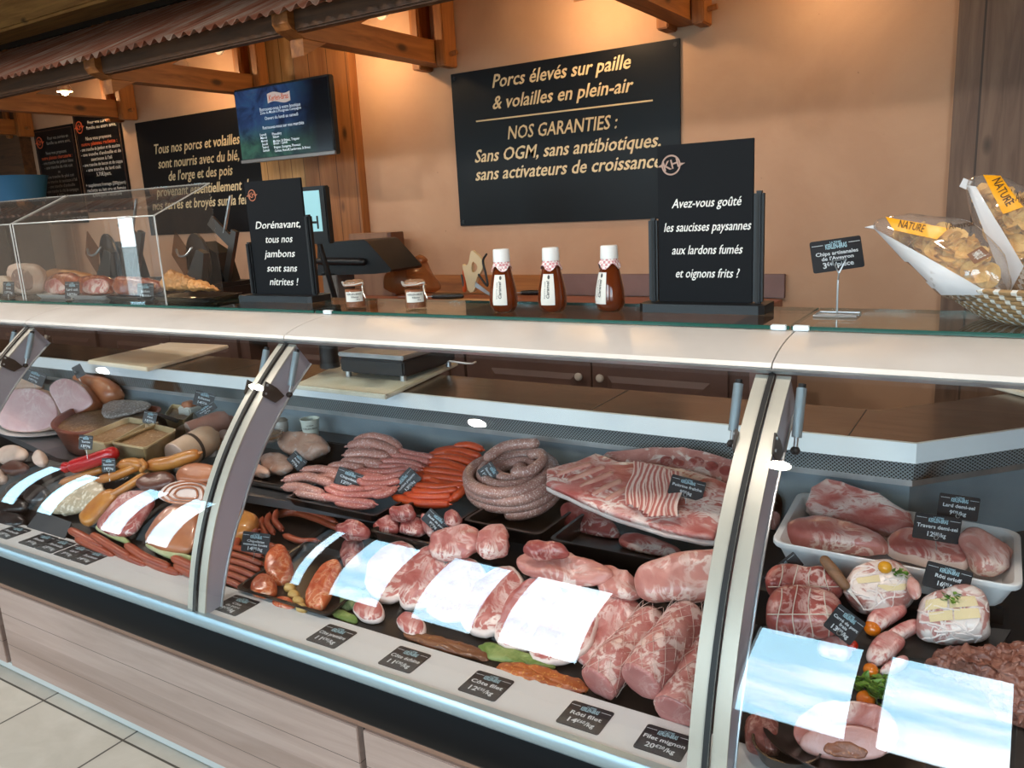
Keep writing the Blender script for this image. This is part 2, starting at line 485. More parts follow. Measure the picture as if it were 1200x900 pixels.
# shop front: tall panes between mullions, the middle ones seen mirrored in the curved glass of the counter
WINS = [(-9.1, -8.55), (-8.4, -7.85), (-7.28, -6.73), (-6.58, -6.05), (-4.72, -4.46), (-4.30, -3.69), (-3.50, -2.89), (-2.77, -2.11), (-1.19, -0.58), (-0.47, 0.14), (0.9, 1.5), (1.65, 2.25), (2.4, 3.0)]  # the outer openings at both ends are added for more fill light
SILL, HEAD = 0.76, 2.42
b = B(); b.box((XL, FY - .18, 0), (XR, FY, SILL)); b.box((XL, FY - .18, HEAD), (XR, FY, ZC))
xs = [XL] + [q for a in WINS for q in a] + [XR]
for i in range(0, len(xs), 2): b.box((xs[i], FY - .18, SILL), (xs[i + 1], FY, HEAD))
struct('wall_front', b, M('front_wall', hx('6e5a4c'), 0.8))
for i, (a, c) in enumerate(WINS):
    b = B(); f = 0.018
    b.box((a, FY - .12, SILL), (a + f, FY - .06, HEAD)); b.box((c - f, FY - .12, SILL), (c, FY - .06, HEAD))
    b.box((a + f, FY - .12, SILL), (c - f, FY - .06, SILL + f)); b.box((a + f, FY - .12, HEAD - f), (c - f, FY - .06, HEAD))
    wf = struct('window_%d' % (i + 1), b, M('window_frame', hx('2f2f31'), 0.4))
# street level outside the shop
b = B().box((-60, -80, -0.3), (60, FY - .3, -0.15)); struct('street', b, M('street', hx('8b8a86'), 0.9, c2=hx('9a9994'), ns=3))

# timber planks set into the back wall, planked corner to the side
b = B().box((-4.43, WY - .05, 0), (-4.0, WY, 2.95)); struct('trim_1', b, m_planklight)
b = B().box((-4.0, WY - .07, 0), (-3.545, WY, 2.95)); struct('trim_2', b, m_plankwarm)
b = B().box((-0.285, WY - .06, 0), (1.6, WY, 3.3), 0.004); struct('trim_3', b, m_plankgrey)
b = B().box((-9.0, WY - .10, 0), (-7.28, WY, 2.9)); struct('trim_4', b, m_oakd)

# heavy beam along the wall above the little roof
b = B().box((-9.4, 3.70, 3.12), (0.8, 3.98, 3.40), 0.02); struct('beam_wall', b, wood('beam_light', hx('d09a5a'), hx('a87440'), axis=0, rough=.55))

# ------------------------------------------------------------------ lean-to roof of rusty corrugated sheets on timber trusses
YE, ZE, MS = 2.72, 2.472, 0.48
def rust(name):
    m, t, p = _nodes(name)
    v = coord(t, (22, 1.6, 1.6)); f = noise_tex(t, v, 1.0, 6, 0.62, 0.4)
    g = noise_tex(t, coord(t), 2.2, 4)
    col = ramp(t, f, [(0.30, hx('7d4d3c')), (0.46, hx('a9745e')), (0.56, hx('b5a498')), (0.72, hx('d0c6ba'))])
    col = mix(t, ramp(t, g, [(0.4, (0, 0, 0)), (0.62, (0.7, 0.7, 0.7))]), col, hx('8a5340'))
    t.links.new(col, p.inputs['Base Color']); p.inputs['Roughness'].default_value = 0.55; p.inputs['Metallic'].default_value = 0.35
    bump(t, p, f, 0.2); return m
m_rust = rust('rusty_sheet')
roof = thing('corrugated_roof', 'rusty corrugated metal lean-to roof running above the shop counter', 'roof', (-4.6, YE, ZE))
xx = -9.3
while xx < -0.4:
    w_ = 0.9; rows = []
    n_ = int(w_ / 0.009)
    for yy in (0.0, 0.3, 0.6, 0.9, 1.25):
        rows.append([V((xx + w_ * k / n_, YE + yy, ZE + yy * MS + 0.013 * math.sin(2 * PI * (xx + w_ * k / n_) / 0.076) + 0.0012 * math.sin(k * .7 + xx * 9))) for k in range(n_ + 1)])
    b = B(); b.slab(rows, 0.0012); put('sheet', b, m_rust, roof)
    xx += w_ - 0.004
b = B()
fr = [V((0, YE + 1.2, ZE + 1.2 * MS + .02)), V((0, YE + 1.28, ZE + 1.2 * MS + .02)), V((0, YE + 1.28, ZE + 1.2 * MS + .09)), V((0, YE + 1.24, ZE + 1.2 * MS + .09))]
b.prism([q + V((-9.3, 0, 0)) for q in fr], (9.0, 0, 0)); put('flashing', b, M('lead_flashing', hx('2c2622'), 0.6), roof, smooth=False)
b = B().box((-9.3, YE + .11, ZE - .065), (-0.2, YE + .17, ZE + .03), 0.008); 
put('eave_purlin', b, m_oakd, roof)
b = B().box((-9.3, YE + .70, ZE + .70 * MS - .115), (-0.2, YE + .80, ZE + .70 * MS - .035), 0.008); put('purlin', b, m_oakd, roof)

TRX = [(-7.31, ), (-5.87, ), (-4.38, ), (-2.90, ), (-1.43, )]
TL = ['timber truss at the dark far end of the lean-to roof', 'timber truss above the black menu boards', 'timber truss ending beside the mounted television',
      'timber truss with wooden pegs above the timber planking', 'timber truss nearest the planked corner, mostly cut by the frame top']
for (x,), lb in zip(TRX, TL):
    tr = thing('roof_truss', lb, 'truss', (x, WY, 2.36), 'timber roof trusses')
    b = B()
    # tie beam with a chamfered nose
    y0 = 2.79
    prof = [(y0, 2.44), (y0 + .02, 2.415), (y0 + .10, 2.385), (WY, 2.385), (WY, 2.505), (y0, 2.505)]
    b.prism([V((x - .05, a, c)) for a, c in prof], (0.10, 0, 0)); put('tie_beam', b, m_oak, tr, smooth=False)
    b = B()
    prof = [(YE + .16, ZE - .16), (WY - .02, ZE - .16 + (WY - .18 - YE) * MS), (WY - .02, ZE - .035 + (WY - .18 - YE) * MS), (YE + .16, ZE - .035)]
    b.prism([V((x - .04, a, c)) for a, c in prof], (0.08, 0, 0)); put('rafter', b, m_oak, tr, smooth=False)
    for sx in (-0.115, 0.055):
        b = B().box((x + sx, WY - .13, 2.365), (x + sx + .06, WY - .005, 3.05), 0.006); put('post', b, m_oakz, tr)
    b = B().tube([V((x + .05, 2.95, 2.46)), V((x + .085, 2.95, 2.463))], 0.012, 10, None); put('peg', b, m_oakz, tr)
    b = B().tube([V((x + .115, WY - .07, 2.43)), V((x + .16, WY - .07, 2.435))], 0.013, 10, None); put('peg', b, m_oakz, tr)

# wall lamps under the lean-to roof
for i, (x, y, z, p) in enumerate(WALL_LAMPS):
    lb = ['above the large guarantee sign', 'between the guarantee sign and the grey planks', 'above the orange timber planks', 'beside the television, under the roof', 'above the two black menus'][i]
    e = thing('wall_lamp', 'small warm spotlight lamp ' + lb, 'lamp', (x, WY, z + .06), 'warm wall lamps')
    b = B().lathe([(0.045, 0), (0.045, .015), (0.02, .02)], (0, 0, 0), 20, True); 
    Mx = Matrix.Translation((x, WY - .002, z + .16)) @ Matrix.Rotation(PI / 2, 4, 'X')
    b.v = [Mx @ q for q in b.v]; put('wall_plate', b, M('lamp_white', hx('e8e2d8'), 0.4), e)
    b = B().tube(smoothpath([V((x, WY - .02, z + .16)), V((x, WY - .14, z + .19)), V((x, y, z + .13)), V((x, y, z + .075))]), 0.008, 8); put('arm', b, M('lamp_white', hx('e8e2d8')), e)
    b = B().lathe([(0.018, .08), (0.03, .07), (0.045, .03), (0.055, .0), (0.052, .0), (0.042, .03), (0.02, .065)], (x, y, z), 24, False); put('lamp_shade', b, M('lamp_white', hx('e8e2d8')), e)
    b = B().lathe([(0.0, -.028), (0.018, -.022), (0.028, -.004), (0.026, .012), (0.014, .035), (0.012, .05)], (x, y, z), 20, True)
    put('bulb', b, M('bulb_glow', hx('ffcf7a'), 0.4, emit=60.0), e)
    ld = bpy.data.lights.new('warm_bulb', 'POINT'); ld.energy = p; ld.color = (1.0, 0.66, 0.36); ld.shadow_soft_size = 0.035
    lo = bpy.data.objects.new('warm_bulb', ld); COL.objects.link(lo); lo.location = V((0, y - WY, -.105)); lo.parent = e

# ceiling spotlights over the customers' side
for i, (x, y) in enumerate(CEIL_SPOTS):
    z = ZC - .10
    e = thing('ceiling_spot', 'small round ceiling spotlight over the customer side', 'lamp', (x, y, ZC), 'ceiling spotlights')
    b = B().lathe([(0.05, .10), (0.06, .05), (0.06, .0), (0.054, .0), (0.052, .03)], (x, y, z), 24, False); put('housing', b, M('lamp_white', hx('e8e2d8')), e)
    b = B().lathe([(0.0, .012), (0.05, .012), (0.05, .02), (0, .02)], (x, y, z), 24, True); put('lens', b, M('spot_glow', (1, .93, .82), 0.4, emit=90.0), e)
    ld = bpy.data.lights.new('spot_light', 'SPOT'); ld.energy = 95; ld.color = (1.0, 0.9, 0.80); ld.shadow_soft_size = 0.05; ld.spot_size = math.radians(168); ld.spot_blend = 0.35
    lo = bpy.data.objects.new('spot_light', ld); COL.objects.link(lo); lo.location = V((0, 0, -.11)); lo.parent = e
# daylight sampling helper at the shop front openings
for i, (a, c) in enumerate(WINS):
    ld = bpy.data.lights.new('window_portal', 'AREA'); ld.shape = 'RECTANGLE'; ld.size = c - a; ld.size_y = HEAD - SILL; ld.cycles.is_portal = True
    lo = bpy.data.objects.new('window_portal', ld); COL.objects.link(lo); lo.location = V(((a + c) / 2, FY - .15, (SILL + HEAD) / 2)); lo.rotation_euler = (PI / 2, 0, 0)
# ================================================================== THE REFRIGERATED COUNTER
m_alu = M('brushed_aluminium', hx('c9cdcf'), 0.32, 0.85, c2=hx('b4b9bc'), ns=9)
m_alu_blue = M('anodised_edge', hx('a9bcc4'), 0.35, 0.7)
m_rail = M('rail_aluminium', hx('dcd6d0'), 0.42, 0.15, c2=hx('d2cbc4'), ns=3)
m_framecream = M('frame_lacquer', hx('c4beb0'), 0.35, 0.2)
m_frameside = M('frame_side', hx('b3b1bc'), 0.4, 0.3)
m_black = M('black_plastic', hx('121214'), 0.42)
m_bump = M('bumper_rubber', hx('0c0c0e'), 0.55, spec=0.12)
m_blackm = M('black_matt', hx('141313'), 0.6)
m_tray = M('black_tray', hx('17120f'), 0.28, coat=0.3)
m_deck = M('dark_deck', hx('15110f'), 0.4)
m_steel = M('case_steel', hx('93a1a9'), 0.34, 0.35, c2=hx('84929a'), ns=4)
m_steeld = M('ledge_steel', hx('8d7f74'), 0.22, 0.85, c2=hx('7a6a5e'), ns=6, stretch=(1, 6, 1))
m_whiteedge = M('white_edge', hx('dfe6ea'), 0.35)
m_greystrip = M('strip_grey', hx('d4d5d4'), 0.5)
m_lam = wood('laminate', hx('bd9f92'), hx('ab8d7f'), axis=0, scale=0.8, rough=0.45, plank=(2, 0.125, 0.0012), knots=True)
m_lamd = wood('laminate_band', hx('96705c'), hx('845f4c'), axis=0, scale=0.8, rough=0.45, knots=False)
m_glass = glass('counter_glass', 0.060)
m_glassedge = M('glass_edge', hx('1f4f45'), 0.1)
X0, X1 = -6.2, 1.3
SEAMS = [-4.59, -3.19, -1.795, -0.408]
def gy(z): return ((0.506 * z - 0.525) * z + 0.276) * z + 1.113
def gn(z):
    d = (3 * 0.506 * z - 2 * 0.525) * z + 0.276
    n = V((0, -1, d)).normalized(); return n          # outward
ZG0, ZG1 = 0.590, 1.250
def gp(x, z, off=0.0):
    return V((x, gy(z), z)) + gn(z) * off

case = thing('deli_counter', 'long refrigerated butcher counter with a plank-look front and curved glass', 'counter', (-2.4, 1.6, 0))
# --- foot, cladding, bumper
put('skirting', B().box((X0, 1.285, 0), (X1, 1.31, .035), .003), M('skirting_white', hx('c9c8c4'), .5), case)
b = B()
for a, c in ((X0, -4.62), (-4.60, -3.09), (-3.055, -1.32), (-1.30, X1)): b.box((a, 1.275, .035), (c, 1.30, .352), .002)
put('front_cladding', b, m_lam, case)
put('cladding_band', B().box((X0, 1.283, .352), (X1, 1.30, .402), .001), m_lamd, case)
put('cream_trim', B().box((X0, 1.262, .402), (X1, 1.30, .428), .002), M('cream_trim', hx('c8c0b2'), .45), case)
put('body', B().box((X0, 1.30, .03), (X1, 2.40, .56)).box((X0, 2.12, .55), (-.24, 2.36, .985)), M('case_body', hx('3a3634'), .6), case, smooth=False)
prof = [(1.235, .425), (1.215, .432), (1.195, .455), (1.188, .49), (1.19, .525), (1.20, .552), (1.26, .556), (1.26, .425)]
put('bumper', B().prism([V((X0, a, c)) for a, c in prof], (X1 - X0, 0, 0)), m_bump, case, angle=50)
prof = [(1.198, .552), (1.190, .562), (1.190, .580), (1.197, .590), (1.214, .590), (1.214, .552)]
put('sill_profile', B().prism([V((X0, a, c)) for a, c in prof], (X1 - X0, 0, 0)), m_alu_blue, case, angle=50)
put('label_strip', B().box((X0, 1.214, .553), (X1, 1.347, .585), .001), m_greystrip, case)
# --- decks
b = B(); b.prism([V((X0, 1.347, .55)), V((X0, 1.347, .572)), V((X0, 1.74, .615)), V((X0, 1.74, .55))], (X1 - X0, 0, 0)); put('lower_deck', b, m_deck, case, smooth=False)
b = B(); b.prism([V((-6.2, 1.80, .672)), V((-3.95, 1.80, .672)), V((-2.93, 1.60, .672)), V((-2.40, 1.66, .672)), V((-1.58, 1.73, .672)), V((-1.58, 2.10, .672)), V((-6.2, 2.10, .672))], (0, 0, .028)); put('upper_shelf', b, M('shelf_steel', hx('6d6e70'), .35, .6), case, smooth=False)
b = B().box((-1.57, 1.745, .56), (X1, 2.45, .70)); b.box((-6.2, 1.90, .56), (-1.58, 2.10, .672)); put('shelf_base', b, m_deck, case, smooth=False)
b = B(); b.prism([V((-.40, 1.36, .574)), V((-.40, 1.36, .600)), V((-.40, 1.62, .735)), V((-.40, 1.735, .735)), V((-.40, 1.735, .574))], (X1 + .40, 0, 0)); put('near_deck', b, m_deck, case, smooth=False)
b = B(); b.prism([V((-3.35, 1.36, .574)), V((-3.35, 1.36, .580)), V((-3.35, 1.565, .735)), V((-3.35, 1.595, .735)), V((-3.35, 1.595, .574))], (1.20, 0, 0)); put('far_deck', b, m_deck, case, smooth=False)
put('bin_riser', B().box((-.39, 1.74, .701), (.02, 2.06, .770), .004), m_deck, case)
put('shelf_riser', B().box((-2.28, 2.0, .701), (-1.95, 2.10, .804), .004), m_deck, case)
# unseen glowing strip added under the top rail to brighten the case
put('case_fill_strip', B().box((X0 + .05, 1.70, 1.2275), (X1 - .05, 1.735, 1.2345)), M('case_fill_strip', (1.0, .96, .92), .5, emit=1.6), case, smooth=False)
# --- back of the case: steel wall, perforated band, white edge, steel ledge (straight, then turning away)
CA = V((-0.184, 2.08, 0)); dA = V((0.69, 0.724, 0)).normalized(); CB = CA + dA * 1.6
def poly_run(y0, z0, y1, z1):
    """points of the back at depth y0.. along the straight part and the turned part"""
    nA = V((-dA.y, dA.x, 0))
    def corner(o):  # offset lines meet
        k = o * math.tan(math.atan2(dA.y, dA.x) / 2)
        return V((CA.x - k, CA.y + o, 0))
    out = []
    for yy, zz in ((y0, z0), (y1, z1)):
        o = yy - 2.08; c = corner(o); e = CB + nA * o
        out.append([V((X0, yy, zz)), V((c.x, c.y, zz)), V((e.x, e.y, zz))])
    return out
def run(name, y0, z0, y1, z1, th, m, part=True):
    b = B(); r = poly_run(y0, z0, y1, z1); b.slab(r, th); return put(name, b, m, case, smooth=False)
def perf(name):
    m, t, p = _nodes(name)
    v = coord(t); 
    sx = N(t, 'SeparateXYZ'); t.links.new(v, sx.inputs[0])
    def wave(ax, s):
        k = N(t, 'Math', operation='MULTIPLY'); t.links.new(sx.outputs[ax], k.inputs[0]); k.inputs[1].default_value = s
        c = N(t, 'Math', operation='SINE'); t.links.new(k.outputs[0], c.inputs[0]); return c.outputs[0]
    a = N(t, 'Math', operation='MULTIPLY'); t.links.new(wave(0, 620), a.inputs[0]); t.links.new(wave(2, 620), a.inputs[1])
    g = noise_tex(t, v, 3.0, 3); 
    rustf = ramp(t, g, [(0.60, (0, 0, 0)), (0.66, (1, 1, 1))])
    base = mix(t, rustf, hx('9aa3a6'), hx('6b4a30'))
    col = mix(t, ramp(t, a.outputs[0], [(0.1, (0, 0, 0)), (0.3, (1, 1, 1))]), base, hx('2a2622'))
    t.links.new(col, p.inputs['Base Color']); p.inputs['Roughness'].default_value = 0.4; p.inputs['Metallic'].default_value = 0.4
    return m
run('back_panel', 2.105, .70, 2.105, .890, -.004, m_steel)
run('vent_lip', 2.090, .878, 2.090, .893, -.006, m_alu)
run('vent_band', 2.090, .893, 2.076, .943, -.004, perf('perforated_steel'))
run('white_edging', 2.076, .943, 2.076, .993, -.012, m_whiteedge)
run('ledge', 2.076, .993, 2.355, .993, .014, m_steeld)
run('rear_skirt', 2.355, .56, 2.355, .985, -.01, M('rear_skirt', hx('4a4440'), .5))
# joints of the ledge
for x in (-3.35, -3.25, -2.72, -1.62, -1.05, -.335): put('joint', B().box((x - .001, 2.0745, .943), (x + .001, 2.0765, .994)), M('joint_dark', hx('3c3a38'), .6), case, smooth=False)
for x in (-2.72, -1.05, -.335): put('joint', B().box((x - .0012, 2.077, .9932), (x + .0012, 2.35, .9938)), M('joint_dark', hx('3c3a38'), .6), case, smooth=False)
for x in (-2.72, -1.05, -.335): put('joint', B().box((x - .0012, 2.1035, .70), (x + .0012, 2.1056, .885)), M('joint_dark', hx('3c3a38'), .6), case, smooth=False)
# --- top rail, one length per bay
prof = [(1.610, 1.254), (1.616, 1.263), (1.650, 1.276), (1.700, 1.287), (1.750, 1.2935), (1.800, 1.2975), (1.812, 1.298), (1.812, 1.284), (1.760, 1.276), (1.690, 1.262), (1.640, 1.250), (1.620, 1.248)]
edges = [X0] + SEAMS + [X1]
for a, c in zip(edges, edges[1:]):
    b = B().prism([V((a + .0015, y, z)) for y, z in prof], (c - a - .003, 0, 0)); put('top_rail', b, m_rail, case, angle=35)
    b = B().prism([V((a + .0015, 1.606, 1.249)), V((a + .0015, 1.614, 1.254)), V((a + .0015, 1.628, 1.246)), V((a + .0015, 1.640, 1.236)), V((a + .0015, 1.620, 1.240))], (c - a - .003, 0, 0)); put('rail_gutter', b, m_alu, case, smooth=False)
put('rail_bracket', B().box((X0, 1.70, 1.235), (X1, 1.80, 1.255)), M('bracket_dark', hx('55524f'), .5), case, smooth=False)
# --- curved panes
bays = list(zip(edges, edges[1:]))
for i, (a, c) in enumerate(bays):
    a2, c2 = a + .006, c - .006
    rows = [[gp(a2, ZG0 + (ZG1 - ZG0) * k / 22), gp(c2, ZG0 + (ZG1 - ZG0) * k / 22)] for k in range(23)]
    b = B().slab(rows, -.006); put('curved_pane', b, m_glass, case, angle=30)
# --- arched side frames with lids, gas struts
def frame(x, wdt, out):
    zs = [ZG0 + (1.243 - ZG0) * k / 22 for k in range(23)]
    b = B(); vs = []; fs = []
    for k, z in enumerate(zs):
        d0, d1 = -.008, -.012
        vs += [gp(x, z, d0), gp(x + wdt, z, d0), gp(x + wdt, z, d1), gp(x, z, d1)]
    for k in range(22):
        for q in range(4): fs.append((4 * k + q, 4 * k + (q + 1) % 4, 4 * k + 4 + (q + 1) % 4, 4 * k + 4 + q))
    fs += [(3, 2, 1, 0), (88, 89, 90, 91)]
    b.add(vs, fs); ob = put('pane_frame', b, m_framecream, case, angle=40)
    b = B(); vs = []; fs = []
    for k, z in enumerate(zs):
        dd = .045 + .035 * math.sin(min(1, k / 16) * PI * .5)
        d0, d1 = -.012, -.012 - dd
        vs += [gp(x + .002, z, d0), gp(x + wdt - .002, z, d0), gp(x + wdt - .002, z, d1), gp(x + .002, z, d1)]
    fs = []
    for k in range(22):
        for q in range(4): fs.append((4 * k + q, 4 * k + (q + 1) % 4, 4 * k + 4 + (q + 1) % 4, 4 * k + 4 + q))
    fs += [(3, 2, 1, 0), (88, 89, 90, 91)]
    b.add(vs, fs); put('frame_web', b, m_frameside, ob, angle=40)
    b = B().tube([gp(x + (wdt if out > 0 else 0), z, -.09 if k > 8 else -.06 - .003 * k) for k, z in enumerate(zs)], .0035, 8, None); put('edge_bead', b, m_alu, ob)
    return ob
def strut(x):
    b = B(); top = V((x, 1.600, 1.228)); mid = V((x, 1.562, 1.130)); bot = V((x, 1.553, 1.106))
    e = B().tube([top, top + (mid - top) * .08], .0075, 12, None)
    s = put('gas_strut', B().tube([top + (mid - top) * .08, mid], .0098, 16, None), M('strut_grey', hx('93a3ab'), .35, .5), case)
    put('strut_cap', e, m_black, s); put('piston', B().tube([mid, bot], .0045, 10, None), m_alu, s)
    put('ball_joint', B().lathe([(0, -.009), (.007, -.006), (.010, 0), (.007, .006), (0, .009)], bot, 14), m_black, s)
    return s
def bracket(x, sgn):
    pts = [(1.495, 1.155), (1.530, 1.130), (1.555, 1.100), (1.520, 1.088), (1.478, 1.118)]
    ob = put('strut_bracket', B().prism([V((x, a, c)) for a, c in pts], (.004 * sgn, 0, 0)), M('bracket_brown', hx('4a403a'), .45, .4), case, smooth=False)
    for a, c in ((1.497, 1.144), (1.489, 1.122)):
        put('bolt', B().tube([V((x + .004 * sgn, a, c)), V((x + .0065 * sgn, a, c))], .0035, 10, None), m_alu, ob)
for s_ in SEAMS:
    frame(s_ - .034, .026, -1); frame(s_ + .008, .028, 1)
    put('seal', B().sheet([[gp(s_ - .006, ZG0 + .655 * k / 20, -.001), gp(s_ + .006, ZG0 + .655 * k / 20, -.001)] for k in range(21)]).sheet([[gp(s_ + .006, ZG0 + .655 * k / 20, -.007), gp(s_ - .006, ZG0 + .655 * k / 20, -.007)] for k in range(21)]), m_blackm, case)
    for sg in (-1, 1):
        x = s_ + (.062 if sg > 0 else -.062); strut(x); bracket(s_ + (.036 if sg > 0 else -.034), sg)
# --- glass shelf above, one pane per bay, white clips
for a, c in ((X0, -3.22), (-3.215, -1.86), (-1.853, -.420), (-.416, X1)):
    ob = put('glass_shelf', B().box((a, 1.806, 1.2995), (c, 2.10, 1.3085), .001), glass('shelf_glass', .06, (.90, .97, .95)), case)
    put('green_edge', B().box((a, 1.8025, 1.2997), (c, 1.8058, 1.3083)).box((a, 2.1002, 1.2997), (c, 2.103, 1.3083)), m_glassedge, ob, smooth=False)
for x in (-1.80, -.443, -.395):
    put('shelf_clip', B().box((x - .017, 1.797, 1.2985), (x + .017, 1.812, 1.3105), .002), m_whiteedge, case)
for x in (-4.59, -3.19, -1.795, -.41, .9):
    put('shelf_post', B().box((x - .015, 2.04, .993), (x + .015, 2.07, 1.2990), .003), M('post_grey', hx('5c5a58'), .4, .3), case) if x in (-4.59, .9) else None
# ================================================================== BACK WALL: SIGNS, SCREEN, WORKTOP AND WHAT STANDS ON IT
UX, UZ = V((1, 0, 0)), V((0, 0, 1))
m_sign = M('sign_black', hx('0b0b0d'), 0.38, spec=.25)
m_gold = M('sign_gold', hx('d9c49a'), 0.6)
m_ink = M('ink_white', hx('e6e4de'), 0.6)
m_orange = M('ink_orange', hx('c8552a'), 0.6)
def wtext(par, body, L, R_, size, y, **k):
    b = B()
    a = py_(L[0], L[1], y); c = py_(R_[0], R_[1], y); o = (a + c) / 2
    b.text(body, o, UX, UZ, size, width=(c - a).length, **k)
    put('lettering', b, m_gold, par, smooth=False)
CAL = dict(shear=0.28, bold=0.004, nib=0.035)
y = WY - .012
s1 = thing('wall_sign', 'large black sign in gold lettering about straw-raised pigs, between two wall lamps', 'sign', (-2.15, WY, 1.49))
put('panel', B().box((-2.834, y, 1.487), (-1.472, WY - .002, 2.335), .002), m_sign, s1)
wtext(s1, 'Porcs élevés sur paille', (575.7, 95), (738.3, 74), .098, y, **CAL)
wtext(s1, '& volailles en plein-air', (575.7, 121.7), (740.7, 100), .098, y, **CAL)
wtext(s1, 'NOS GARANTIES :', (594, 156), (723, 144), .098, y, shear=.2, bold=.002, nib=.03)
wtext(s1, 'Sans OGM, sans antibiotiques,', (556, 182), (774, 167), .098, y, **CAL)
wtext(s1, 'sans activateurs de croissance.', (556.7, 203), (779, 191), .098, y, **CAL)
a, c = py_(558, 141.7, y), py_(765, 118.3, y); zz = (a.z + c.z) / 2
put('rule', B().box((a.x, y - .0015, zz - .004), (c.x, y, zz + .004)), m_gold, s1, smooth=False)
for qx in (-2.81, -1.495):
    for qz in (1.51, 2.31): put('screw', B().tube([V((qx, y - .004, qz)), V((qx, y, qz))], .010, 12, None), m_black, s1)
s2 = thing('wall_sign', 'black sign in gold lettering about pigs fed on wheat and barley, partly behind the television', 'sign', (-5.1, WY, 1.49))
put('panel', B().box((-5.80, y, 1.505), (-4.46, WY - .002, 2.345), .002), m_sign, s2)
wtext(s2, 'Tous nos porcs et volailles', (180, 175), (280, 164), .10, y, **CAL)
wtext(s2, 'sont nourris avec du blé,', (185, 191.7), (280, 183), .10, y, **CAL)
wtext(s2, "de l'orge et des pois", (196.7, 206.7), (272, 200), .10, y, **CAL)
wtext(s2, 'provenant essentiellement de', (182.7, 225), (296, 217), .10, y, **CAL)
wtext(s2, 'nos terres et broyés sur la ferme', (178, 240.7), (303, 234), .10, y, **CAL)

# menu boards
def emblem(o, u, v, r, m, parent, letters='KH', inner=None):
    n = u.cross(v)
    Mx = Matrix((( u.x, v.x, n.x, o.x), (u.y, v.y, n.y, o.y), (u.z, v.z, n.z, o.z), (0, 0, 0, 1)))
    b = B(); seg = 32; rows = []
    for rr in (r, r * .84): rows.append([Mx @ V((rr * math.cos(2 * PI * k / seg), rr * math.sin(2 * PI * k / seg), .0012)) for k in range(seg)])
    b.sheet(rows, True); ob = put('emblem', b, m, parent, smooth=False)
    ca, sa = math.cos(.25), math.sin(.25); u2 = u * ca + v * sa; v2 = v * ca - u * sa
    if letters:
        b = B(); b.text(letters, o, u2, v2, r * 1.25, bold=.02, lift=.0014); put('emblem_letters', b, m, ob, smooth=False)
    b = B()
    for sg in (-1, 1):
        b.add([o + u * (sg * r) + n * .0013 + u2 * (sg * r * .5) , o + u * (sg * r) - u * (sg * r * .08) + v * r * .16 + n * .0013, o + u * (sg * r) - u * (sg * r * .08) - v * r * .16 + n * .0013], [(0, 1, 2)])
    put('emblem_arrow', b, m, ob, smooth=False)
    return ob
MENU = ['Pour vos soirées en', 'famille ou entre amis,', '', 'Nous vous proposons', '#notre plateau raclette :', '- une tranche de jambon et de saucisse', "- une tranche d'andouille et de", "saucisson à l'ail", '- une tranche de bacon et de coppa', '- une tranche de lard cuit', '5,70€/pers.', '', '+ supplément fromage (200g/pers)', 'raclette au lait cru et fumée', "8,90€/pers. l'ensemble"]
MENU2 = ['Pour vos soirées en', 'famille ou entre amis,', '', 'Nous vous proposons', '#notre plateau charcuterie :', '- une tranche de jambon blanc', '- une tranche de rôti cuit', 'ou', '- une tranche de pâté cuit', "- une tranche de saucisson à l'ail", "- une tranche d'andouille", '- une tranche de rôti de campagne', '6,00€/pers.']
def menu(name, label, x0, x1, z0, z1, lines, hw, fade):
    t = thing(name, label, 'menu board', ((x0 + x1) / 2, WY, z0))
    put('panel', B().box((x0, y, z0), (x1, WY - .002, z1), .002), m_sign, t)
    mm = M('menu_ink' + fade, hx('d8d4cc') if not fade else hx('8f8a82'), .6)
    b = B(); bo = B(); st = (z1 - z0 - .12) / (len(lines) + 1.5)
    for i, l in enumerate(lines):
        zz = z1 - .07 - st * (i + .4); xx = (x0 + x1) / 2 + (.06 if i < 2 else 0)
        if not l: continue
        if l[0] == '#': bo.text(l[1:], (xx, y, zz), UX, UZ, st * 1.05, width=hw * .95, bold=.01)
        else: b.text(l, (xx, y, zz), UX, UZ, st * (.95 if 'pers.' not in l or 'fro' in l else 1.1), width=hw * min(1, len(l) / 30), bold=.004)
    put('lettering', b, mm, t, smooth=False); put('orange_lettering', bo, m_orange, t, smooth=False)
    emblem(V((x0 + .075, y, z1 - .11)), UX, UZ, .048, m_orange, t, letters='KH')
    b = B()
    for a, c in (((x0 + .02, z0 + .02), (x0 + .023, z1 - .02)), ((x1 - .023, z0 + .02), (x1 - .02, z1 - .02)), ((x0 + .02, z1 - .023), (x1 - .02, z1 - .02)), ((x0 + .02, z0 + .02), (x1 - .02, z0 + .023))):
        b.box((a[0], y - .001, a[1]), (c[0], y, c[1]))
    put('border_line', b, M('menu_brown', hx('6b4a3a'), .6), t, smooth=False)
menu('menu_board', 'black menu board in white print with an orange emblem, hung higher', -6.60, -5.98, 1.71, 2.49, MENU, .54, '')
menu('menu_board', 'dimmer black menu board beside the taller one, at the wall end', -7.21, -6.62, 1.735, 2.42, MENU2, .48, 'x')
t = thing('strip_sign', 'narrow black strip sign under the menu boards', 'sign', (-6.86, WY, 1.69))
put('panel', B().box((-7.17, y, 1.632), (-6.615, WY - .002, 1.722), .002), m_sign, t)
b = B(); b.text('Commandez vos raclettes', (-6.86, y, 1.675), UX, UZ, .045, width=.5, bold=.004); put('lettering', b, m_ink, t, smooth=False)

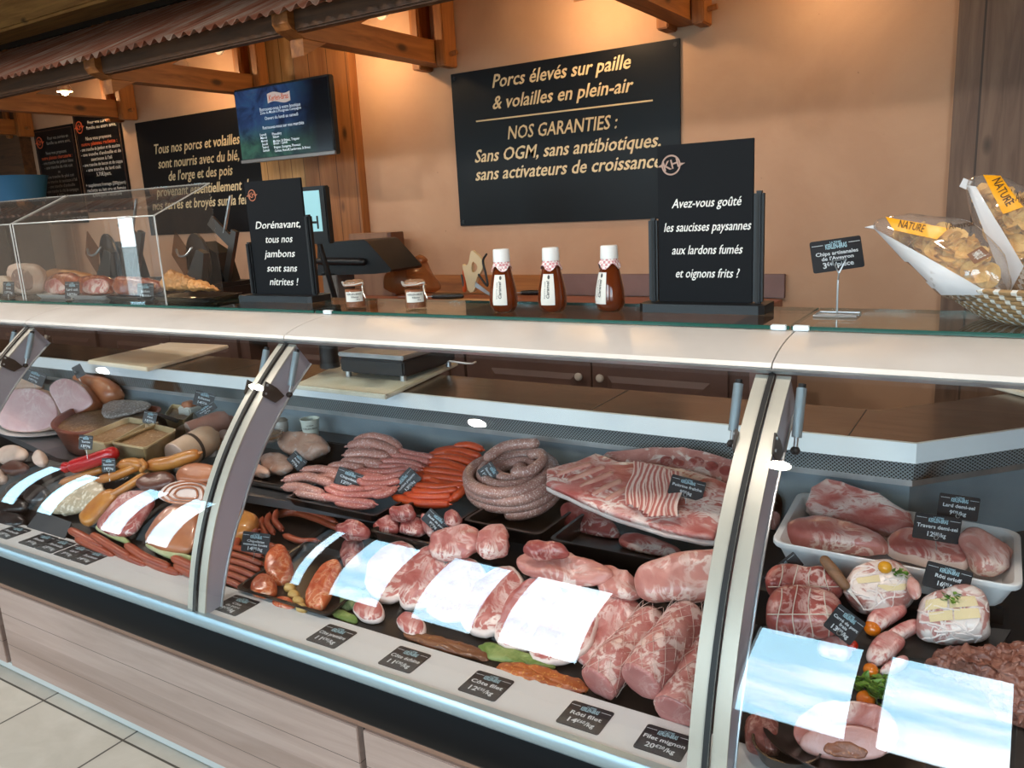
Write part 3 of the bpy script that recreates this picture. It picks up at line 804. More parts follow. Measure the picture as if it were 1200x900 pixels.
# television on a wall arm
ty = 3.5
TVA = [py_(*p, ty) for p in ((271, 105), (384, 88), (394, 181), (285, 191))]
x0, x1 = (TVA[0].x + TVA[3].x) / 2, (TVA[1].x + TVA[2].x) / 2; z1, z0 = (TVA[0].z + TVA[1].z) / 2, (TVA[2].z + TVA[3].z) / 2
tv = thing('television', 'flat television on a wall arm showing a blue and green slide', 'television', ((x0 + x1) / 2, ty, z0))
put('housing', B().box((x0, ty, z0), (x1, ty + .045, z1), .006), m_black, tv)
def screen():
    m, t, p = _nodes('tv_screen')
    v = coord(t); sx = N(t, 'SeparateXYZ'); t.links.new(v, sx.inputs[0])
    mr = N(t, 'MapRange'); t.links.new(sx.outputs[0], mr.inputs[0]); mr.inputs[1].default_value = -(x1 - x0) / 2; mr.inputs[2].default_value = (x1 - x0) / 2
    mz = N(t, 'MapRange'); t.links.new(sx.outputs[2], mz.inputs[0]); mz.inputs[1].default_value = 0; mz.inputs[2].default_value = z1 - z0
    nz_ = noise_tex(t, v, 7, 4, 0.6, 0.6)
    sky = ramp(t, nz_, [(0.35, hx('16233f')), (0.5, hx('2b4570')), (0.65, hx('31557a'))])
    grn = mix(t, ramp(t, nz_, [(0.4, (0, 0, 0)), (0.6, (1, 1, 1))]), hx('1d3c3c'), hx('3c6a58'))
    col = mix(t, ramp(t, mz.outputs[0], [(0.25, (1, 1, 1)), (0.5, (0, 0, 0))]), sky, grn)
    col = mix(t, ramp(t, mr.outputs[0], [(0.5, (0, 0, 0)), (0.85, (1, 1, 1))]), col, hx('06070c'))
    t.links.new(col, p.inputs['Emission Color']); p.inputs['Emission Strength'].default_value = 0.75
    p.inputs['Base Color'].default_value = (0.01, 0.01, 0.012, 1); p.inputs['Roughness'].default_value = 0.15
    return m
put('screen', B().box((x0 + .012, ty - .0015, z0 + .022), (x1 - .012, ty, z1 - .012)), screen(), tv, smooth=False)
put('lower_bezel', B().box((x0, ty - .004, z0), (x1, ty + .01, z0 + .018), .002), M('bezel_silver', hx('8a8682'), .35, .6), tv)
put('wall_arm', B().box((-3.9, ty + .045, z0 + .15), (-3.7, WY - .05, z0 + .25)), m_black, tv, smooth=False)
b = B(); ysc = ty - .002
def tvt(body, L, R_, size, bb=None): 
    a = py_(L[0], L[1], ysc); c = py_(R_[0], R_[1], ysc); (bb or b).text(body, (a + c) / 2, UX, UZ, size, width=(c - a).length, bold=.004)
f_ = lambda x, yy: (270 + x / 8.185, 85 + yy / 8.185)
tvt('Retrouvez-nous à notre boutique', f_(280, 345), f_(672, 318), .028); tvt('Zone du Moulin à Plouigneau Compagnie', f_(285, 378), f_(680, 350), .022)
tvt('Ouvert du lundi au samedi', f_(330, 435), f_(650, 405), .026); tvt('Retrouvez-nous sur nos marchés', f_(310, 525), f_(705, 488), .026)
for i, (d_, w_) in enumerate((('Lundi', 'Ploudiry'), ('Mardi', 'Sizun'), ('Mercredi', 'Morlaix, St Brieuc, Tréguier'), ('Jeudi', 'Brest - Landi'), ('Vendredi', 'Brignan, Guingamp, Plouescat'), ('Samedi', 'Carhaix, Roscoff, Landerneau, St Brieuc'))):
    tvt(d_, f_(285 + i * 6, 600 + i * 30), f_(345 + i * 6, 594 + i * 30), .02); tvt(w_, f_(400 + i * 5, 590 + i * 30), f_(490 + i * 5 + (len(w_) - 8) * 8.2, 582 + i * 29), .02)
put('slide_text', b, M('slide_white', hx('cfd8e0'), .5, emit=.6), tv, smooth=False)
b = B(); a, c = py_(*f_(355, 260), ysc), py_(*f_(570, 210), ysc); w_ = (c - a).x; rows = []
for k in range(13):
    s_ = k / 12; q = V((a.x + w_ * s_, ysc, (a.z + c.z) / 2 + .008 * math.sin(s_ * 6.2))); rows.append([q + UZ * .026, q - UZ * .026])
b.sheet(rows); put('slide_banner', b, M('slide_cream', hx('c9b6ae'), .5, emit=.5), tv, smooth=False)
b = B(); b.text('Kerlen-Bras', ((a.x + c.x) / 2, ysc - .0006, (a.z + c.z) / 2), UX, UZ, .045, width=w_ * .85, bold=.01); put('slide_banner_text', b, M('slide_orange', hx('c4562c'), .5, emit=.4), tv, smooth=False)

# ------------------------------------------------------------------ back worktop with cupboards
WZ = 1.09; CY = 3.02
m_cab = M('cupboard_brown', hx('5a4037'), 0.5, c2=hx('523a32'), ns=6)
m_mauve = M('worktop_mauve', hx('7d615c'), 0.5, c2=hx('745853'), ns=5)
m_wtop = wood('worktop_wood', hx('9a5f45'), hx('7f4a35'), axis=0, scale=.8, rough=.35, knots=False)
wt = thing('worktop', 'long reddish-brown worktop along the back wall above the cupboards', 'worktop', (-3.5, 3.5, .955))
put('top', B().box((-8.4, 2.99, WZ - .035), (-.953, WY - .055, WZ), .003), m_wtop, wt)
put('frieze', B().box((-8.4, 3.01, .957), (-.965, WY - .06, WZ - .035)), m_wtop, wt, smooth=False)
o = put('trim_5', B().box((-2.24, WY - .03, WZ), (-.953, WY - .002, 1.205), .002), m_mauve); o['kind'] = 'structure'
o = put('trim_6', B().box((-3.5, WY - .03, WZ), (-2.245, WY - .002, 1.20), .002), m_oakx); o['kind'] = 'structure'
CABS = [(-2.095, -1.515, -.93, 'brown two-door cupboard nearest the planked corner'), (-3.44, -2.85, -2.27, 'brown two-door cupboard behind the weighing scale'), (-4.98, -4.36, -3.75, 'brown two-door cupboard behind the cream cutting board'), (-6.35, -5.74, -5.14, 'brown two-door cupboard at the far end of the row')]
for a, mid, c, lb in CABS:
    cb = thing('cupboard', lb, 'cupboard', (mid, 3.3, 0), 'brown cupboards under the back worktop')
    put('carcass', B().box((a - .08, CY + .02, .02), (c + .08, 3.6, .953)), m_cab, cb, smooth=False)
    for d0, d1, kx in ((a, mid - .003, mid - .05), (mid + .003, c, mid + .05)):
        b = B().box((d0, CY, .08), (d1, CY + .02, .945), .002)
        d = put('door', b, m_cab, cb)
        w0, w1 = d0 + .07, d1 - .07
        b = B(); 
        o_ = [V((w0, CY, .16)), V((w1, CY, .16)), V((w1, CY, .875)), V((w0, CY, .875))]; i_ = [V((w0 + .025, CY - .010, .185)), V((w1 - .025, CY - .010, .185)), V((w1 - .025, CY - .010, .85)), V((w0 + .025, CY - .010, .85))]
        b.add(o_ + i_, [(0, 1, 5, 4), (1, 2, 6, 5), (2, 3, 7, 6), (3, 0, 4, 7), (4, 5, 6, 7)]); put('raised_panel', b, m_cab, d, smooth=False)
        b = B().lathe([(.006, 0), (.006, .012), (.015, .018), (.018, .027), (.013, .034), (0, .036)], (0, 0, 0), 16); Mx = Matrix.Translation((kx, CY, .868)) @ Matrix.Rotation(PI / 2, 4, 'X'); b.v = [Mx @ q for q in b.v]
        put('knob', b, M('knob_cream', hx('b8ada0'), .35), d)
put('end_panel', B().box((-.85, CY + .01, .0), (-.80, 3.6, .953)), m_mauve, wt, smooth=False)

# butcher block, knives, saw, bag, crate, tills
m_block = wood('butcher_block', hx('c89a68'), hx('a87a48'), axis=0, scale=1.2, rough=.5, knots=False)
a = pz(462, 362, WZ + .055); c = pz(556, 361, WZ + .055)
bx0, bx1, by0 = a.x, c.x, a.y
block = tag(put('butcher_block', B().box((bx0, by0, WZ), (bx1, by0 + .42, WZ + .055), .004), m_block), 'thick pale wooden butcher block on the back worktop, behind the bottles', 'chopping block')
def knife(name, label, p0, p1, ztop, blade):
    q0, q1 = pz(*p0, ztop), pz(*p1, ztop); d = (q1 - q0).normalized(); L = (q1 - q0).length
    t = thing(name, label, 'knife', q0 - UZ * .012)
    put('handle', B().tube([q0, q0 + d * L * .5, q1], [.012, .015, .012], 10), m_black, t)
    n = UZ.cross(d).normalized(); b = B(); e = q0 - d * blade
    b.prism([q0 + n * .016, e, q0 - n * .014], (0, 0, .0025)); put('blade', b, m_alu, t, smooth=False)
knife('knife', 'black-handled knife lying across the butcher block', (508, 347.5), (541, 347), WZ + .07, .20)
knife('knife', 'black-handled knife on the worktop between two brown bottles', (612, 343), (634, 342.5), WZ + .015, -.0 + .16)
sy = pz(552, 343, WZ + .06).y
t = thing('bone_saw', 'butcher bone saw with a cream wooden handle standing on the butcher block', 'saw', py_(552, 343, sy))
Z = lambda x, yy: py_(x, yy, sy)
hp = [(541, 309), (545, 312), (549, 309), (551, 296), (553, 293), (556, 296), (560, 299), (565, 305), (566, 312), (563, 320), (558, 326), (556, 342), (549, 343), (546, 330), (544, 322)]
hole = [(553, 306), (558, 309), (560, 314), (556, 320), (552, 318)]
bm = bmesh.new()
def loop(pts): 
    vs = [bm.verts.new(Z(*q)) for q in pts]; return [bm.edges.new((vs[i], vs[(i + 1) % len(vs)])) for i in range(len(vs))]
def chaik(p):
    r = []
    for i in range(len(p)):
        A, C = p[i], p[(i + 1) % len(p)]; r += [(A[0] * .75 + C[0] * .25, A[1] * .75 + C[1] * .25), (A[0] * .25 + C[0] * .75, A[1] * .25 + C[1] * .75)]
    return r
e = loop(chaik(hp)) + loop(chaik(hole)); r = bmesh.ops.triangle_fill(bm, edges=e, use_beauty=True)
ex = bmesh.ops.extrude_face_region(bm, geom=bm.faces[:]); bmesh.ops.translate(bm, vec=(0, .022, 0), verts=[g for g in ex['geom'] if isinstance(g, bmesh.types.BMVert)])
put('handle', B().bm(bm), M('saw_wood', hx('d8c39c'), .5), t, angle=30)
put('saw_frame', B().tube(smoothpath([Z(561, 322), Z(571, 335), Z(569, 320), Z(566, 306), Z(570, 298)]), .006, 8), m_black, t)
put('saw_blade', B().prism([Z(557, 330), Z(575, 344), Z(574, 347), Z(556, 336)], (0, .002, 0)), m_alu, t, smooth=False)
t = thing('honing_steel', 'orange-handled tool standing against the bone saw', 'tool', Z(540, 342))
put('handle', B().tube([Z(540.5, 319) + V((0, .03, 0)), Z(540.5, 341) + V((0, .03, 0))], .011, 12), M('tool_orange', hx('c4501f'), .45), t)
put('shaft', B().tube([Z(540.5, 341) + V((0, .03, 0)), Z(540.5, 323) + V((-.004, .01, 0))], .006, 8), M('bracket_dark', hx('55524f'), .5), t)

yb_ = 3.55
bagp = [(458, 343), (455, 328), (460, 317), (475, 307), (490, 300), (494, 303), (497, 312), (508, 328), (513, 338), (508, 344), (485, 345)]
t = thing('carrier_bag', 'crumpled translucent brown bag slumped on the back worktop', 'bag', py_(485, 345, yb_))
b = B(); n_ = V((0, -1, .1)).normalized(); o_ = py_(485, 325, yb_)
b.pillow([pp(*q, o_, n_) for q in bagp], n_, .11, .10, 9, 2.2, .012, 11, 3.0); put('body', b, glass('bag_film', .06, (.80, .56, .36), .18, .45, hx('a86f45')), t, angle=60)
b = B(); b.pillow([pp(*q, o_, n_) for q in [(487, 303), (491, 298), (497, 300), (499, 307), (492, 310)]], n_, .03, .03, 5, 2, .006, 30, 1.0); put('knot', b, glass('bag_film', .06), t, angle=60)
a, c = py_(424, 273, 3.9), py_(470, 322, 3.9)
crate = thing('wooden_box', 'plain brown wooden box standing against the back wall by the timber planks', 'box', (a.x, 3.9, WZ))
put('side_panel', B().box((a.x - .02, 3.80, WZ), (c.x, WY - .08, a.z), .003), wood('box_ply', hx('8f6a50'), hx('76543e'), axis=2, scale=.6, rough=.5, knots=False), crate)
put('edge_strip', B().box((c.x, 3.80, WZ), (c.x + .03, WY - .08, a.z), .003), M('box_edge', hx('5d3a28'), .5), crate)

# till: big slanted touch screen seen from behind, and a customer display
yt = 3.18
T_ = lambda x, yy, d=0: py_(x, yy, yt + d)
till = thing('cash_register', 'black touch-screen till on the worktop behind the ham sign', 'till', T_(405, 350))
b = B(); 
A_, C_, D_, E_ = T_(374, 284), T_(428, 281), T_(459, 318), T_(374, 322)
b.prism([T_(372, 285), T_(426, 281), T_(430, 283), T_(459, 316), T_(457, 319), T_(440, 321), T_(372, 323)], (0, .25, .0)); put('screen_back', b, m_black, till, angle=30)
put('screen_ridge', B().tube([T_(374, 306, -.012), T_(425, 307, -.012)], .02, 12), m_black, till)
put('stand', B().box((T_(378, 330).x, yt, WZ), (T_(395, 330).x, yt + .14, T_(378, 320).z), .004), M('till_grey', hx('6d6864'), .5), till)
put('foot', B().box((T_(372, 345).x, yt - .06, WZ), (T_(420, 345).x, yt + .2, WZ + .02), .004), m_black, till)
disp = thing('customer_display', 'slim upright customer display with pale blue graphics behind the ham sign', 'display', T_(372, 285))
a, c = py_(357, 221, 2.9), py_(381, 284, 2.9)
dx0, dx1, dz0, dz1 = py_(352, 283, 2.9).x, py_(386, 283, 2.9).x, py_(370, 286, 2.9).z, py_(370, 218, 2.9).z
put('housing', B().box((dx0, 2.9, dz0), (dx1, 2.94, dz1), .006), m_black, disp)
put('screen', B().box((dx0 + .012, 2.898, dz0 + .06), (dx1 - .035, 2.9, dz1 - .02)), M('display_blue', hx('8fc0c8'), .3, emit=.5), disp, smooth=False)
b = B(); b.text('KH', ((dx0 + dx1) / 2 - .012, 2.897, dz0 + .10), UX, UZ, .085, bold=.02); put('graphics', b, m_black, disp, smooth=False)
put('stem', B().box((dx0 + .05, 2.91, WZ), (dx0 + .09, 2.935, dz0), .003).box((dx0, 2.86, WZ), (dx1, 2.99, WZ + .012), .003) if False else B().tube([V((dx0 + .07, 2.95, dz0 + .03)), V((dx0 + .07, 3.05, WZ + .002))], .014, 12), m_black, disp)

# slicers
def slicer(label, cx, cy, s):
    t = thing('meat_slicer', label, 'slicer', (cx, cy, WZ), 'meat slicers on the back worktop')
    P = lambda x, yy, z: V((cx + x * s, cy + yy * s, WZ + z * s))
    m_sl = M('slicer_metal', hx('5f5a56'), .32, .7); m_sd = M('slicer_dark', hx('2d2b2a'), .35, .5)
    b = B().box(P(-.34, -.2, .03), P(.34, .2, .16), .03 * s); put('base', b, m_sd, t)
    for fx in (-.28, .28):
        for fy in (-.16, .16): put('foot', B().tube([P(fx, fy, 0), P(fx, fy, .04)], .02 * s, 10, None), m_black, t)
    b = B(); b.prism([P(-.22, .0, .15), P(-.16, .0, .34), P(-.02, .0, .44), P(.14, .0, .36), P(.20, .0, .15)], (0, .14 * s, 0)); put('motor_housing', b, m_sd, t, angle=40)
    b = B(); ax = Matrix.Rotation(PI / 2, 3, 'X') @ Matrix.Rotation(math.radians(-16), 3, 'Y')
    b.lathe([(.0, .0), (.19 * s, .0), (.205 * s, .012 * s), (.205 * s, .03 * s), (.18 * s, .04 * s), (0, .045 * s)], P(-.02, -.01, .30), 40, True, ax); put('blade_guard', b, m_sl, t)
    b = B(); b.prism([P(-.02, -.18, .16), P(.17, -.18, .40), P(.24, -.18, .37), P(.16, -.18, .12)], (0, .05 * s, 0)); put('gauge_plate', b, M('slicer_plate', hx('4b4946'), .35, .6), t, smooth=False)
    b = B(); b.prism([P(-.22, -.10, .36), P(-.15, -.10, .53), P(-.04, -.10, .40), P(-.09, -.10, .19)], (0, .008 * s, 0)); put('hand_guard', b, glass('smoke_guard', .06, (.62, .54, .48), .05), t, smooth=False)
    b = B(); b.prism([P(.06, .02, .56), P(.12, .02, .62), P(.30, .02, .47), P(.25, .02, .41)], (0, .02 * s, 0)); put('carriage_plate', b, m_sl, t, smooth=False)
    b = B(); b.prism([P(.16, .0, .14), P(.22, .0, .14), P(.38, .0, .50), P(.33, .0, .52)], (0, .03 * s, 0)); put('carriage_arm', b, m_sl, t, smooth=False)
    put('pusher_rod', B().tube([P(.22, .03, .50), P(.33, .03, .74)], .011 * s, 10), m_alu, t)
    put('handle', B().tube(smoothpath([P(-.06, -.17, .40), P(.0, -.20, .36), P(.07, -.20, .36), P(.11, -.17, .41)]), .008 * s, 8), m_alu, t)
    put('knob', B().lathe([(0, 0), (.03 * s, .0), (.035 * s, .02 * s), (.02 * s, .035 * s), (0, .04 * s)], P(.24, -.2, .16), 16), m_black, t)
q = pz(245, 340, WZ); slicer('dark grey meat slicer beside the ham sign, its rod rising', py_(243, 335, 3.3).x, 3.3, .86)
slicer('dark grey meat slicer seen through the clear display box', py_(140, 335, 3.35).x, 3.35, .90)
# rolled bag and dark machine at the end
a = py_(18, 222, 3.6)
t = thing('storage_tub', 'blue plastic tub standing on a dark machine at the end of the wall', 'tub', a + V((0, 0, -.10)))
put('body', B().lathe([(.20, -.10), (.24, .08), (.25, .10), (.235, .10), (.19, -.085), (0, -.085)], a, 30, False), M('tub_blue', hx('2a5f86'), .4), t)
t2 = thing('dark_machine', 'dark machine under the blue tub at the end of the worktop', 'machine', (a.x, 3.58, WZ))
put('body', B().box((a.x - .20, 3.40, WZ), (a.x + .16, 3.75, a.z - .10), .03), M('slicer_dark', hx('2d2b2a')), t2)
put('lid', B().box((a.x - .15, 3.40, a.z - .17), (a.x + .12, 3.395, a.z - .12), .004), m_alu, t2)
# ================================================================== ON TOP OF THE COUNTER
from mathutils.bvhtree import BVHTree
SZ = 1.3087       # top of the glass shelf
def quadpx(Q, s, t):
    """point of a pixel quad TL TR BR BL"""
    a = (Q[0][0] * (1 - s) + Q[1][0] * s, Q[0][1] * (1 - s) + Q[1][1] * s); b = (Q[3][0] * (1 - s) + Q[2][0] * s, Q[3][1] * (1 - s) + Q[2][1] * s)
    return (a[0] * (1 - t) + b[0] * t, a[1] * (1 - t) + b[1] * t)
def bvh(b): return BVHTree.FromPolygons([tuple(q) for q in b.v], [f for f in b.f])
def onto(bv, px, py, off=.0012):
    d = ray(px, py).normalized(); h = bv.ray_cast(EYE, d)
    if h[0] is None: return None
    n = h[1] if h[1].dot(d) < 0 else -h[1]
    return h[0] + n * off
def decal(b, bv, Q, nx=12, ny=6, off=.0012):
    """a printed patch lying on a surface"""
    rows = []
    for j in range(ny + 1):
        r = []
        for i in range(nx + 1):
            r.append(onto(bv, *quadpx(Q, i / nx, j / ny), off))
        rows.append(r)
    idx = {}
    for j in range(ny + 1):
        for i in range(nx + 1):
            if rows[j][i] is not None: idx[(i, j)] = len(b.v); b.v.append(rows[j][i])
    for j in range(ny):
        for i in range(nx):
            k = [(i, j), (i + 1, j), (i + 1, j + 1), (i, j + 1)]
            if all(q in idx for q in k): b.f.append(tuple(idx[q] for q in k))
    return b
def decal_text(b, bv, body, Q, off=.002, **k):
    vs, fs = text_mesh(body, 'CENTER', k.get('shear', 0), k.get('bold', 0.01), 0)
    x0, x1 = min(v[0] for v in vs), max(v[0] for v in vs); y0, y1 = min(v[1] for v in vs), max(v[1] for v in vs); m = {}
    for i, v in enumerate(vs):
        p = onto(bv, *quadpx(Q, (v[0] - x0) / (x1 - x0), (y1 - v[1]) / (y1 - y0)), off)
        if p is not None: m[i] = len(b.v); b.v.append(p)
    for f in fs:
        if all(i in m for i in f): b.f.append(tuple(m[i] for i in f))
    return b

# ------------------------------------------------------------------ standing display signs
m_slate = M('slate_board', hx('111215'), 0.6, spec=.15)
def holder(label, xL, xR, y, bx0, bx1, ztop, zl, zr, lines, logo, kind):
    t = thing('table_sign', label, 'sign', ((xL + xR) / 2, y, SZ), 'standing display signs')
    pr = [(xL, y - .045), (xL + .012, y - .055), (xR - .012, y - .055), (xR, y - .045), (xR, y + .045), (xR - .012, y + .055), (xL + .012, y + .055), (xL, y + .045)]
    put('base', B().prism([V((a, c, SZ)) for a, c in pr], (0, 0, .022)), m_black, t, smooth=False)
    for x, z in ((bx0 - .014, zl), (bx1 + .014, zr)):
        u = put('upright', B().box((x - .012, y - .012, SZ + .02), (x + .012, y + .012, z), .006), m_black, t)
        put('groove', B().box((x - .003, y - .0135, SZ + .024), (x + .003, y - .0118, z - .006)), m_blackm, u, smooth=False)
    put('board', B().box((bx0, y - .004, SZ + .022), (bx1, y + .004, ztop), .001), m_slate, t)
    for body, L, R_, sz in lines:
        a, c = py_(L[0], L[1], y - .005), py_(R_[0], R_[1], y - .005)
        b = B(); b.text(body, (a + c) / 2, UX, UZ, sz, width=(c - a).length, shear=.26, bold=-.002, nib=.045)
        put('lettering', b, m_ink, t, smooth=False)
    lx = py_(logo[0], logo[1], y - .005)
    emblem(lx, UX, UZ, logo[2], M('emblem_copper', hx('b06a4c'), .6) if kind else M('emblem_grey', hx('a98a7c'), .6), t)
holder('standing black sign about nitrite-free hams beside the two small jars', -2.385, -2.02, 2.0, -2.335, -2.058, 1.722, 1.515, 1.60,
       [('Dorénavant,', (297, 264), (354, 263), .036), ('tous nos', (310.7, 281), (342.5, 280), .036), ('jambons', (309.5, 298), (346, 297), .036), ('sont sans', (312.5, 315), (348, 314), .036), ('nitrites !', (315.5, 331), (349.5, 330), .036)], (295.5, 229, .020), 1)
holder('taller standing black sign about farmhouse sausages beside the bottles', -.835, -.515, 2.0, -.798, -.556, 1.722, 1.545, 1.60,
       [('Avez-vous goûté', (787, 240), (869, 235), .032), ('les saucisses paysannes', (777.6, 267.5), (880, 264), .032), ('aux lardons fumés', (787, 294), (870, 292), .032), ('et oignons frits ?', (791, 321.8), (866, 319.5), .032)], (786.5, 193.5, .025), 0)

# ------------------------------------------------------------------ three bottles
def gingham():
    m, t, p = _nodes('gingham')
    v = coord(t, (1, 1, 1)); ck = N(t, 'TexChecker', Scale=150.0); ck.inputs['Color1'].default_value = c4(hx('e6dcd8')); ck.inputs['Color2'].default_value = c4(hx('c98a90'))
    t.links.new(v, ck.inputs['Vector']); t.links.new(ck.outputs[0], p.inputs['Base Color']); p.inputs['Roughness'].default_value = .8; return m
m_ging = gingham()
def amber(name, c):
    m, t, p = _nodes(name); p.inputs['Base Color'].default_value = c4(c); p.inputs['Roughness'].default_value = .08; p.inputs['Coat Weight'].default_value = .5; p.inputs['Transmission Weight'].default_value = .25; p.inputs['IOR'].default_value = 1.45; return m
m_amber = amber('amber_sauce', hx('6e2f12'))
m_paper = M('label_paper', hx('dedbd2'), .55)
BP = [(.0, 0), (.026, 0), (.031, .004), (.0385, .018), (.0395, .034), (.037, .060), (.031, .090), (.0255, .112), (.0215, .124), (.0205, .130), (.0, .130)]
def bottle(px, py, lab, lang, gf):
    o = pz(px, py, SZ); h = 1.0
    t = thing('sauce_bottle', lab, 'bottle', o, 'brown sauce bottles on the glass shelf')
    put('body', B().lathe(BP, o, 32, True), m_amber, t, angle=60)
    c = [(.0, .172), (.021, .172), (.0225, .169), (.0235, .146), (.0235, .138), (.021, .138)]
    cap = put('cap', B().lathe(c[::-1], o, 28, True), M('cap_white', hx('e4e4e2'), .35), t, angle=50)
    b = B(); rows = []
    for j in range(5):
        r = []; 
        for k in range(40):
            a = 2 * PI * k / 40; dz = .012 + .016 * abs(math.sin(a * 2 + gf)) ** 1.5; z = .139 - dz * j / 4; rr = .0215 + .0075 * (j / 4) + .0015 * math.sin(a * 9 + gf * 3) * j / 4
            rb = .0 ; r.append(o + V((rr * math.cos(a), rr * math.sin(a), z)))
        rows.append(r)
    b.sheet(rows, True); put('cloth_collar', b, m_ging, t)
    b = B(); rows = []; n_ = 12
    def rad(z):
        for (r0, z0), (r1, z1) in zip(BP[1:], BP[2:]):
            if z0 <= z <= z1: return r0 + (r1 - r0) * (z - z0) / (z1 - z0 + 1e-9)
        return .02
    def pt(s, z, off): 
        a = lang + (s - .5) * 1.05; r = rad(.06) * .99 + .0015 if False else rad(z) + off; return o + V((r * math.cos(a), r * math.sin(a), z))
    for j in range(9): rows.append([pt(i / n_, .022 + .082 * j / 8, .0012) for i in range(n_ + 1)])
    b.sheet(rows); lb_ = put('label', b, m_paper, t)
    vs, fs = text_mesh('Caramel', 'CENTER', .2, .02, 0); b = B()
    b.add([pt(.55 - v[1] * .30, .062 + v[0] * .0135, .0022) for v in vs], fs)
    vs, fs = text_mesh('beurre salé', 'CENTER', 0, .0, 0); b.add([pt(.32 - v[1] * .14, .062 + v[0] * .010, .0022) for v in vs], fs)
    b.add([pt(.60 + .10 * math.cos(q), .096 + .0055 * math.sin(q), .002) for q in [k * PI / 8 for k in range(16)]], [tuple(range(16))])
    put('label_print', b, M('print_dark', hx('4a4a48'), .6), lb_, smooth=False)
bottle(591, 365, 'brown sauce bottle with gingham collar, first from the jars', -1.30, .3)
bottle(648, 365, 'brown sauce bottle with gingham collar, middle of the three', -1.42, .9)
bottle(715.5, 364, 'brown sauce bottle with side-turned label, next to the sausage sign', -1.95, 1.7)

# ------------------------------------------------------------------ two clip-top jars
def jar(px, py, lab):
    o = pz(px, py, SZ)
    t = thing('clip_top_jar', lab, 'jar', o, 'small clip-top jars on the glass shelf')
    put('glass_body', B().lathe([(0, 0), (.029, 0), (.032, .004), (.032, .058), (.029, .064), (.028, .070), (.030, .072)], o, 28, False), glass('jar_glass', .05, (.96, .97, .95)), t)
    put('contents', B().lathe([(0, .004), (.0295, .005), (.0300, .057), (.028, .0585), (0, .060)], o, 28, True), speck('rillettes_brown', hx('9a5a38'), hx('c48a60'), 140, .4, .5), t)
    put('lid', B().lathe([(0, .073), (.030, .072), (.0315, .076), (.030, .082), (.024, .086), (0, .088)], o, 28, True), glass('lid_glass', .07, (.95, .95, .92), .05, .25, hx('d8b08c')), t)
    put('seal_ring', B().lathe([(.0285, .0695), (.0322, .070), (.0322, .0735), (.0285, .074)], o, 28, True), M('seal_orange', hx('c07a50'), .5), t)
    m_w = M('wire_white', hx('d6d3cc'), .3, .5)
    put('wire_bail', B().tube(smoothpath([o + V((-.034, 0, .066)), o + V((-.041, -.004, .070)), o + V((-.042, -.008, .080)), o + V((-.034, -.010, .078)), o + V((-.024, -.023, .0745)), o + V((0, -.0335, .0735)), o + V((.024, -.023, .0745)), o + V((.034, -.010, .077)), o + V((.042, -.006, .078)), o + V((.036, -.004, .066)), o + V((.045, -.012, .050)), o + V((.056, -.016, .034))]), .0022, 8), m_w, t)
    b = B(); rows = []; pt = lambda s, z, off: o + V(((.032 + off) * math.cos(-.95 + (s - .5) * 1.75), (.032 + off) * math.sin(-.95 + (s - .5) * 1.75), z))
    for j in range(4): rows.append([pt(i / 12, .022 + .030 * j / 3, .001) for i in range(13)])
    b.sheet(rows); l = put('label', b, m_paper, t)
    b = B()
    for body, z, s, c in (('KERLEN-BRAS', .045, .0075, .5), ('Rillettes', .036, .007, .55), ('180 g', .029, .005, .7)):
        vs, fs = text_mesh(body, 'CENTER', 0, .02, 0); b.add([pt(c + v[0] * s * 17, z + v[1] * s, .0018) for v in vs], fs)
    put('label_print', b, M('print_dark', hx('4a4a48')), l, smooth=False)
jar(417.5, 360.5, 'small clip-top jar with white label beside the ham sign')
jar(488, 361.5, 'small clip-top jar with white label nearer the bottles')

